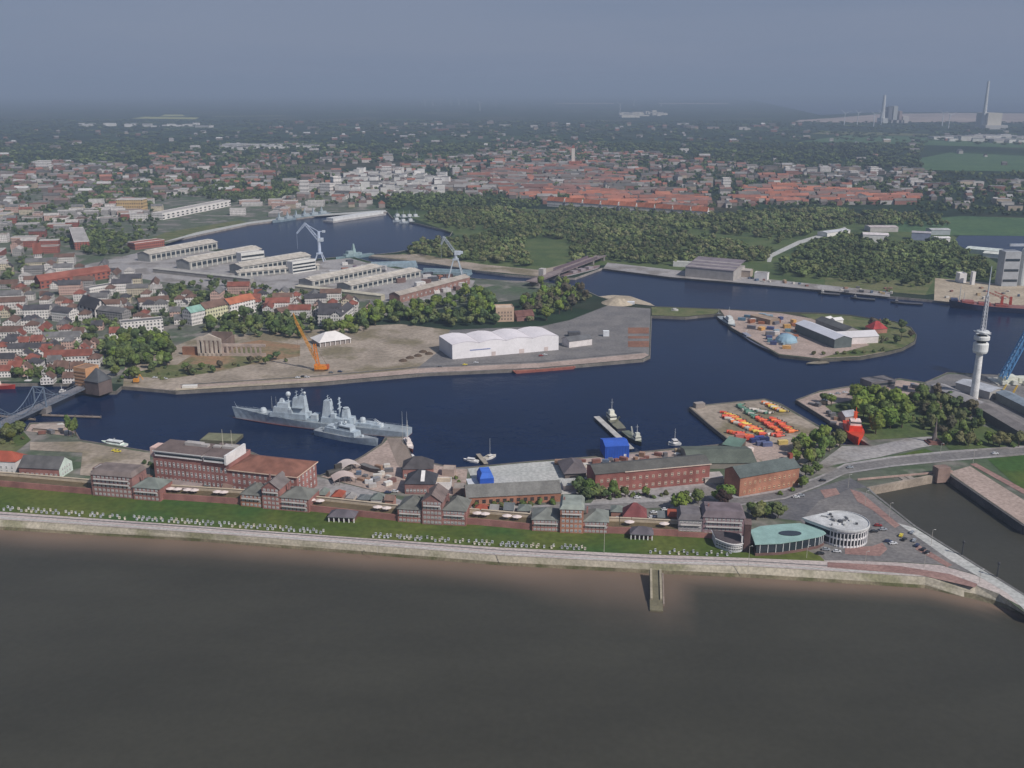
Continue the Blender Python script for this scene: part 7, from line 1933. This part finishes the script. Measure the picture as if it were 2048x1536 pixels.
CARC = {'white': S(214, 214, 216), 'silver': S(160, 164, 170), 'black': S(46, 46, 50), 'dark blue': S(50, 60, 92), 'red': S(150, 50, 46), 'yellow': S(226, 206, 70), 'grey': S(110, 112, 116)}
CARS = [(1802, 1072, 'yellow', 'beside the lock mole'), (1808, 1080, 'black', 'beside the lock mole'), (1828, 1082, 'silver', 'beside the lock mole'), (1834, 1092, 'dark blue', 'beside the lock mole'), (1846, 1100, 'black', 'beside the lock mole'), (1854, 1106, 'black', 'beside the lock mole'), (1824, 1066, 'silver', 'beside the lock mole'),
        (1748, 1064, 'black', 'right of the round white building'), (1766, 1060, 'silver', 'right of the round white building'), (1776, 1084, 'dark blue', 'right of the round white building'), (1786, 1088, 'white', 'right of the round white building'), (1756, 1052, 'red', 'right of the round white building'),
        (1640, 1108, 'black', 'below the teal roof'), (1674, 1104, 'white', 'below the round white building'), (1652, 1100, 'silver', 'below the round white building'), (1676, 1092, 'white', 'below the round white building'),
        (1240, 1032, 'dark blue', 'around the red roofed villa'), (1236, 1038, 'silver', 'around the red roofed villa'), (1304, 1036, 'white', 'around the red roofed villa'), (1308, 1026, 'white', 'around the red roofed villa'), (1344, 1034, 'dark blue', 'around the red roofed villa'), (1350, 1026, 'black', 'around the red roofed villa'), (1330, 1020, 'white', 'around the red roofed villa'),
        (1418, 1012, 'dark blue', 'in the yard behind the purplish hotel'), (1426, 1016, 'black', 'in the yard behind the purplish hotel'), (1408, 1018, 'silver', 'in the yard behind the purplish hotel'),
        (1592, 995, 'white', 'on the curving road'), (1602, 992, 'silver', 'on the curving road'), (1645, 962, 'black', 'on the curving road'), (1700, 936, 'silver', 'on the curving road'), (1990, 908, 'white', 'on the curving road'),
        (1270, 988, 'silver', 'in front of the two-storey brick building'), (1290, 990, 'dark blue', 'in front of the two-storey brick building'), (1275, 996, 'white', 'in front of the two-storey brick building'), (1300, 994, 'black', 'in front of the two-storey brick building'), (1382, 992, 'white', 'in front of the two-storey brick building'),
        (1320, 920, 'black', 'on the work quay'), (1330, 918, 'grey', 'on the work quay'), (1344, 920, 'red', 'on the work quay'), (1360, 916, 'silver', 'on the work quay'), (1374, 906, 'white', 'on the work quay'), (1284, 922, 'black', 'on the work quay'), (1400, 902, 'silver', 'on the work quay'),
        (230, 902, 'yellow', 'on the gravel lot'), (236, 904, 'yellow', 'on the gravel lot'), (220, 930, 'silver', 'beside the garages'), (232, 930, 'dark blue', 'beside the garages'), (170, 965, 'red', 'behind the dyke wall at left'), (178, 966, 'black', 'behind the dyke wall at left'), (188, 966, 'white', 'behind the dyke wall at left'),
        (1662, 790, 'white', 'on the dockside above the slip'), (1676, 788, 'silver', 'on the dockside above the slip'), (1690, 786, 'white', 'on the dockside above the slip'), (1716, 778, 'white', 'on the dockside above the slip'), (1734, 776, 'white', 'on the dockside above the slip'), (1752, 774, 'white', 'on the dockside above the slip'), (1700, 790, 'black', 'on the dockside above the slip'),
        (600, 1004, 'white', 'on the grey quay road'), (612, 968, 'white', 'on the grey quay road'), (700, 992, 'silver', 'on the grey quay road'), (790, 984, 'white', 'on the grey quay road'), (776, 986, 'dark blue', 'on the grey quay road'),
        (596, 756, 'white', 'on the quay left of the yellow crane'), (606, 754, 'black', 'on the quay left of the yellow crane'), (614, 755, 'white', 'on the quay left of the yellow crane'), (662, 746, 'grey', 'on the quay right of the yellow crane'), (680, 744, 'dark blue', 'on the quay right of the yellow crane'), (952, 726, 'white', 'before the tent warehouse'), (930, 730, 'yellow', 'before the tent warehouse'), (1082, 712, 'red', 'before the tent warehouse'), (1090, 710, 'white', 'before the tent warehouse'), (880, 734, 'grey', 'before the tent warehouse'), (330, 758, 'white', 'below the grove'), (310, 756, 'white', 'below the grove')]
cp = None; cs = {}; ct = {}
for x, y, c, wh in CARS: ct[(c, wh)] = ct.get((c, wh), 0) + 1
for x, y, c, wh in sorted(CARS):
    k = cs[(c, wh)] = cs.get((c, wh), 0) + 1
    lab = '%s car %s' % (c, wh) + ('' if ct[(c, wh)] == 1 else ', %s such from left' % ordinal(k - 1))
    p = P(x, y, .26); rz = R.uniform(-.2, .2) + (.9 if 1790 < x < 1870 else 0)
    if cp is None: cp = car_proto(lab); cp.location = p; cp.rotation_euler = (0, 0, rz); cp.children[0].color = c4(CARC[c])
    else: dup(cp, p, rz, None, lab, 'parked cars', {'body': CARC[c]})

# navigation buoys and containers on the buoy yard
BUO = {'red': S(218, 90, 68), 'orange': S(232, 128, 66), 'yellow': S(226, 196, 90), 'green': S(96, 134, 116), 'blue': S(60, 70, 130), 'pale': S(206, 196, 186)}


def buoy_proto(label):
    r = thing('navigation_buoy', label, 'buoy', (0, 0, 0), 0, 'buoys laid out on the yard')
    mb = MB(); mb.tube((-1.6, 0, .9), (1.4, 0, .9), .95, .95, 10); mb.tube((1.4, 0, .9), (4.2, 0, .9), .5, .22, 8); mb.build('body', 'steel_paint', r, BUO['red'])
    mb = MB(); mb.box(4.5, 0, .5, .7, .8, .8); mb.build('top_mark', 'steel_paint', r, S(90, 84, 80))
    return r


bp_ = None; rows = [((1441, 824), (1520, 868), 15, ['yellow', 'orange', 'red'], 'in the long diagonal row'), ((1446, 834), (1505, 864), 12, ['orange', 'pale', 'red'], 'in the row left of the long diagonal'), ((1475, 812), (1512, 838), 9, ['green', 'green', 'pale'], 'in the green row'),
                    ((1512, 836), (1560, 868), 14, ['red', 'red', 'orange'], 'in the right red row'), ((1540, 838), (1582, 866), 12, ['red', 'orange', 'yellow'], 'in the far right row'), ((1458, 866), (1502, 876), 10, ['red', 'red', 'orange'], 'in the short front row'), ((1524, 806), (1566, 826), 8, ['orange', 'pale', 'yellow'], 'along the right water edge'),
                    ((1500, 822), (1540, 828), 7, ['pale', 'pale', 'green'], 'in the pale cluster'), ((1535, 870), (1560, 874), 5, ['red', 'pale'], 'in the lower cluster'), ((1450, 828), (1525, 872), 12, ['yellow', 'red'], 'just inside the long diagonal row')]
for (a, b, n, cols_, wh) in rows:
    seen_ = {}; n = int(n * 1.35)
    for i in range(n):
        t_ = (i + .5) / n; x, y = a[0] + (b[0] - a[0]) * t_ + R.uniform(-1.5, 1.5), a[1] + (b[1] - a[1]) * t_ + R.uniform(-1, 1); c = R.choice(cols_); seen_[c] = seen_.get(c, 0) + 1
        lab = '%s buoy, %s %s one from left, %s' % (c, ordinal(seen_[c] - 1), c, wh)
        s_ = R.uniform(.95, 1.45); p = P(x, y, .15); rz = R.uniform(-.6, .6)
        if bp_ is None: bp_ = buoy_proto(lab); o = bp_; o.location = p; o.rotation_euler = (0, 0, rz); o.children[0].color = c4(BUO[c])
        else: o = dup(bp_, p, rz, s_, lab, None, {'body': BUO[c]})


def crate(x, y, sx_, sy_, h, c, lab, rz=0.0, nm='container', cat='container', grp=None, mat='steel_paint'):
    r = thing(nm, lab, cat, P(x, y, .25), rz, grp)
    mb = MB(); mb.box(0, 0, 0, sx_, sy_, h)
    n = max(3, int(sx_ / .9))
    for i in range(n):
        for s_ in (-1, 1): mb.box(-sx_ / 2 + sx_ * (i + .5) / n, s_ * (sy_ / 2 + .04), .1, .3, .08, h - .2)
    mb.build('body', mat, r, c); mb = MB(); mb.box(0, 0, h + .01, sx_ * .99, sy_ * .99, .1); mb.build('lid', mat, r, tuple(min(.85, v * 1.15) for v in c))


for x, y, c, lab in ((1509, 884, S(50, 60, 110), 'dark blue container in the blue cluster, left one'), (1518, 880, S(64, 74, 140), 'blue container in the blue cluster, rear one'), (1528, 882, S(40, 50, 90), 'dark blue container in the blue cluster, right one'), (1534, 892, S(96, 104, 140), 'greyish blue container beside the blue cluster'), (1522, 890, S(90, 96, 130), 'faded blue container in front of the blue cluster'),
                     (1565, 888, S(206, 180, 110), 'sand yellow long stack at the yard gate'), (1498, 880, S(206, 84, 66), 'red container left of the blue cluster'), (1479, 876, S(196, 110, 100), 'faded red container on the buoy yard'), (1488, 905, S(190, 90, 76), 'red container on the depot forecourt'), (1496, 903, S(220, 206, 200), 'white container on the depot forecourt')):
    crate(x, y, 7, 3, 2.8, c, lab, .25 + R.uniform(-.1, .1), grp='containers on the buoy yard')
r, L, D, h = bld('yard_shelter', 'green roofed open shelter at the left corner of the buoy yard', 'shelter', (1445, 902), (1478, 908), 892, 14, 'mono', 1.5, 'painted_wall', S(96, 84, 76), 'slate_roof', S(104, 128, 116))
crate(1398, 814, 8, 5, 3.5, S(150, 140, 134), 'pale hut at the outer tip of the buoy yard', .3, 'hut', 'hut', None, 'painted_wall')
# clutter on the harbour island
cc = [S(104, 136, 150), S(140, 160, 172), S(190, 150, 90), S(206, 160, 96), S(150, 96, 70), S(110, 110, 118), S(70, 80, 120), S(206, 200, 196), S(90, 120, 140)]
nm = ['teal', 'light blue', 'tan', 'sandy', 'rust brown', 'grey', 'dark blue', 'white', 'slate blue']
pts = sorted(scatter([(1470, 632), (1540, 630), (1600, 650), (1590, 690), (1560, 704), (1520, 672)], 34, 7)); sc2 = {}; tot = []
for x, y in pts: tot.append(R.randrange(9))
for (x, y), k in zip(pts, tot):
    sc2[k] = sc2.get(k, 0) + 1
    crate(x, y, R.uniform(4, 9), R.uniform(3, 5), R.uniform(2, 4.2), cc[k], '%s container or crate on the island yard%s' % (nm[k], '' if tot.count(k) == 1 else ', %s from left of that colour' % ordinal(sc2[k] - 1)), R.uniform(-.6, .8), grp='containers on the island')
r = thing('storage_dome', 'light blue tarpaulin-covered dome on the island yard', 'dome', P(1572, 684)); mb = MB(); mb.lathe([(11, 0), (10.4, 3), (8, 6), (4, 8), (.3, 8.6)], 14); mb.build('cover', 'tent_fabric', r, S(140, 168, 184)); mb = MB(); mb.lathe([(11.4, 0), (11.4, 1)], 14); mb.build('ring_wall', 'plain_concrete', r, S(150, 150, 150))
# things on the warehouse yard and shipyard
crate(1212, 672, 6, 4, 5.5, S(220, 222, 226), 'white kiosk standing alone on the asphalt yard', 0, 'kiosk', 'kiosk', None, 'painted_wall')
crate(1148, 672, 12, 7, 4.5, S(84, 84, 88), 'dark grey truck-like container block behind the white site office', .1)
crate(1255, 608, 16, 5, 3, S(220, 220, 222), 'white trailer row on the sandy spit', -.1, 'trailer', 'trailer')
crate(380, 775, 12, 4, 2, S(214, 210, 204), 'white covered boat lying on the quay left of the waste ground', .1, 'covered_boat', 'boat', None, 'tent_fabric')
b = P(1236, 606); r = thing('sand_heap', 'pale heap of sand on the spit beyond the asphalt yard', 'sand heap', b); mb = MB(); mb.lathe([(20, -.2), (13, 3.2), (6, 6), (.5, 7)], 16); mb.build('heap', 'sand', r)
for x, y, k in ((836, 712, 0), (846, 704, 1), (820, 716, 2), (806, 722, 3), (858, 708, 4)):
    r = thing('spoil_heap', 'dark heap of spoil on the waste ground, %s from left' % ordinal([2, 3, 1, 0, 4][k]), 'spoil heap', P(x, y), 0, 'spoil heaps'); mb = MB(); mb.lathe([(4.5, -.2), (3, 1.2), (.3, 2.2)], 10); mb.build('heap', 'bark', r, S(90, 74, 60))
shc = [S(120, 96, 90), S(90, 90, 96), S(190, 186, 184), S(106, 70, 96), S(160, 110, 90), S(214, 210, 206)]; shn = ['rust brown', 'dark grey', 'pale', 'purple', 'reddish', 'white']
pts = sorted(scatter([(640, 556), (700, 524), (780, 540), (935, 560), (920, 580), (850, 590), (760, 545)], 42, 9)); tot = [R.randrange(6) for _ in pts]; sc2 = {}
for (x, y), k in zip(pts, tot):
    sc2[k] = sc2.get(k, 0) + 1
    crate(x, y, R.uniform(5, 14), R.uniform(4, 7), R.uniform(2.5, 6), shc[k], '%s ship section or crate on the shipyard floor%s' % (shn[k], '' if tot.count(k) == 1 else ', %s from left of that colour' % ordinal(sc2[k] - 1)), R.uniform(-.3, .8), 'ship_section', 'crate', 'crates of the shipyard')
# museum exhibits on the plaza
for (a, b, lab, c) in (((684, 948), (722, 940), 'pale arched museum canopy on the plaza by the pier, upper one', S(206, 192, 186)), ((668, 972), (712, 966), 'broad pale pink museum canopy on the plaza, lower one', S(206, 186, 178))):
    A, rz, L = frame_of(a, b); r = thing('museum_canopy', lab, 'canopy', A, rz); mb = MB(); n = 8
    for i in range(n):
        t0, t1 = i / n, (i + 1) / n; z0, z1 = 3 + 2.5 * math.sin(math.pi * t0), 3 + 2.5 * math.sin(math.pi * t1); mb.para((L * t0, 0, z0), (L / n, 0, z1 - z0), (0, 10, 0), (0, 0, .3))
    mb.build('roof', 'tent_fabric', r, c)
    for i in range(5):
        for y_ in (.5, 9.2):
            mb = MB(); mb.tube((L * i / 4 * .96 + .4, y_, 0), (L * i / 4 * .96 + .4, y_, 3 + 2.5 * math.sin(math.pi * i / 4)), .2, n=6); mb.build('post', 'steel_paint', r, S(120, 110, 110))
A, rz, L = frame_of((724, 936), (762, 950)); r = thing('museum_boat', 'dark slim historic boat displayed on the museum plaza', 'boat', A, rz); sh, dk, dz = hull_mesh(L, 4, 2.6, 1.8, 1.8, full=.5); o = sh.build('hull', 'steel_paint', r, S(90, 84, 86)); o.location = (L / 2, 0, 1.5); o = dk.build('deck', 'steel_paint', r, S(120, 116, 112)); o.location = (L / 2, 0, 1.5)
A = P(655, 953, .3); r = thing('submarine_hull', 'dark weathered hull section lying at the left tip of the museum plaza', 'hull', A, .5); mb = MB(); mb.tube((0, 0, 2), (18, 4, 2), 2.2, 1.4, 12); mb.box(8, 2, 4, 5, 1.6, 2.6, .2); mb.build('hull', 'steel_paint', r, S(74, 70, 66))
for i, (x, y) in enumerate(((738, 966), (752, 962), (776, 970), (745, 974), (784, 964))):
    crate(x, y, 5, 3, 2.4, [S(206, 206, 206), S(130, 130, 134), S(214, 210, 204), S(176, 170, 166), S(120, 90, 84)][i], 'exhibit case on the museum plaza, %s' % ['white one at left', 'grey one', 'white one at right', 'beige one', 'brown one'][i], R.uniform(0, 1), 'exhibit_case', 'exhibit')
# two thin flag masts on the pier head
for i, x in enumerate((806, 815)):
    r = thing('flag_mast', 'thin flag mast on the wooden pier, %s one' % ['left', 'right'][i], 'mast', P(x, 890)); mb = MB(); mb.tube((0, 0, 0), (0, 0, 17), .16, .07, 6); mb.build('pole', 'steel_paint', r, S(196, 192, 186)); mb = MB(); mb.tube((-1.6, 0, 12), (1.6, 0, 12), .07, n=5); mb.build('yard_arm', 'steel_paint', r, S(196, 192, 186))

# working clutter on the quays and small sheds behind the hotels
gc = [S(150, 120, 100), S(110, 108, 110), S(200, 194, 186), S(96, 110, 130), S(170, 150, 120), S(130, 90, 80)]; gn = ['brown', 'grey', 'white', 'bluish', 'sandy', 'reddish']
for poly, n, wh in (([(1080, 928), (1200, 918), (1290, 910), (1430, 896), (1440, 905), (1300, 925), (1190, 938)], 26, 'on the work quay'), ([(1700, 786), (1840, 768), (1850, 776), (1720, 800)], 12, 'on the dockside above the slip'),
                    ([(1600, 806), (1650, 800), (1690, 850), (1680, 856)], 8, 'on the quay beside the slip'), ([(700, 960), (760, 920), (790, 950), (780, 975)], 10, 'on the museum plaza'), ([(1880, 596), (1900, 566), (2040, 580), (2040, 606)], 10, 'on the sand yard'),
                    ([(1350, 548), (1510, 563), (1640, 575), (1640, 571), (1500, 557)], 12, 'along the north bank'), ([(1660, 585), (1780, 590), (1790, 578), (1700, 574)], 14, 'in the yard of the north bank'), ([(70, 856), (120, 852), (140, 866), (80, 868)], 9, 'by the swing bridge shed')):
    pts = sorted(scatter(poly, n, 5)); tot = [R.randrange(6) for _ in pts]; q_ = {}
    for (x, y), k in zip(pts, tot):
        q_[k] = q_.get(k, 0) + 1; crate(x, y, R.uniform(2.5, 6), R.uniform(2, 3.4), R.uniform(1.2, 3), gc[k], '%s crate %s' % (gn[k], wh) + ('' if tot.count(k) == 1 else ', %s such from left' % ordinal(q_[k] - 1)), R.uniform(-.8, .8), 'goods_crate', 'crate', 'goods on the quays')
hs = [(636, 1000), (664, 1004), (692, 1006), (716, 1010), (742, 1012), (770, 1014), (950, 1028), (980, 1030), (1008, 1032), (1036, 1034), (344, 972), (378, 976), (410, 980), (446, 988), (280, 972), (1222, 1036), (1316, 1044), (1336, 1046)]
rcs = [GGREY, S(150, 146, 144), S(132, 110, 100), S(112, 116, 118), REDT]
for i, (x, y) in enumerate(sorted(hs)):
    k = R.randrange(5); bld('back_shed', '%s roofed small shed behind the dyke terrace, %s from left of them all' % (['green-grey', 'pale', 'brown', 'slate', 'red'][k], ordinal(i)), 'shed', (x, y), (x + R.uniform(14, 24), y + 1), None, R.uniform(6, 9), R.choice(['gable', 'hip']), R.uniform(1.6, 2.8), 'painted_wall', R.choice([S(190, 178, 168), S(160, 120, 108), S(206, 200, 196)]), 'tile_roof', rcs[k], group='sheds behind the terrace', h=R.uniform(3, 4.6))
# ------------------------------------------------------------------ air, light, camera
mb = MB(); mb.para((-40000, -2500, -8), (80000, 0, 0), (0, 64000, 0), (0, 0, 388))
m = bpy.data.materials.new('haze_air'); m.use_nodes = True; t = m.node_tree; t.nodes.clear()
o_ = t.nodes.new('ShaderNodeOutputMaterial'); pv = t.nodes.new('ShaderNodeVolumePrincipled')
pv.inputs['Density'].default_value = HAZE
pv.inputs['Color'].default_value = HAZECOL
pv.inputs['Anisotropy'].default_value = 0.0
t.links.new(pv.outputs[0], o_.inputs['Volume']); MATS['haze_air'] = m
hz = kind(mb.build('haze', 'haze_air'), 'stuff')

SUN_EL, SUN_AZ = math.radians(43), math.radians(48)      # azimuth from behind the camera towards the right
sd = V((math.sin(SUN_AZ) * math.cos(SUN_EL), -math.cos(SUN_AZ) * math.cos(SUN_EL), math.sin(SUN_EL)))
ld = bpy.data.lights.new('sun', 'SUN'); ld.energy = SUN_E; ld.angle = math.radians(.5); ld.color = (1, .955, .89)
lo = bpy.data.objects.new('sun', ld); col.objects.link(lo); lo.rotation_euler = sd.to_track_quat('Z', 'Y').to_euler()
lo.location = (0, 0, 3000)

w = bpy.data.worlds.new('World'); sc.world = w; w.use_nodes = True; t = w.node_tree; t.nodes.clear()
wo = t.nodes.new('ShaderNodeOutputWorld'); bg = t.nodes.new('ShaderNodeBackground'); t.links.new(bg.outputs[0], wo.inputs[0])
sk = t.nodes.new('ShaderNodeTexSky'); sk.sky_type = 'NISHITA'; sk.sun_disc = False
sk.sun_elevation = SUN_EL; sk.sun_rotation = math.atan2(sd.x, sd.y)
sk.altitude = 200; sk.air_density = 1.0; sk.dust_density = 1.0; sk.ozone_density = 1.5
# thin high cloud: grey veil with faint horizontal streaks
veil = noise_fac(t, 1.6, 6, .38, .64, (1, 1, 11), 'Generated')
vc = mixc(t, veil, VEILCOL, VEILCOL2)
tc = N(t, 'ShaderNodeTexCoord'); sp = N(t, 'ShaderNodeSeparateXYZ'); t.links.new(tc.outputs['Generated'], sp.inputs[0])
r_ = N(t, 'ShaderNodeMapRange'); r_.inputs[1].default_value = .45; r_.inputs[2].default_value = .8; r_.inputs[3].default_value = VEIL[1]; r_.inputs[4].default_value = .25; t.links.new(sp.outputs[2], r_.inputs[0])
c = mixc(t, r_.outputs[0], sk.outputs[0], vc)
t.links.new(c, bg.inputs[0]); bg.inputs[1].default_value = SKY_E

cd = bpy.data.cameras.new('camera'); cam = bpy.data.objects.new('camera', cd); col.objects.link(cam)
cam.location = (0, 0, CAMZ); cam.rotation_euler = (math.pi / 2 - PITCH, 0, 0)
cd.sensor_width = 36; cd.lens = 36 * F / 2048; cd.clip_start = 1; cd.clip_end = 200000
sc.camera = cam
vs_ = sc.view_settings; vs_.view_transform = 'Standard'; vs_.look = 'None'; vs_.exposure = EXPO; vs_.gamma = 1; vs_.use_curve_mapping = False
cy = sc.cycles
cy.use_denoising = True
try: cy.denoiser = 'OPENIMAGEDENOISE'
except Exception: pass
cy.max_bounces = 5; cy.diffuse_bounces = 2; cy.glossy_bounces = 3; cy.volume_bounces = 0; cy.transparent_max_bounces = 8
cy.caustics_reflective = False; cy.caustics_refractive = False
sc.render.use_persistent_data = False
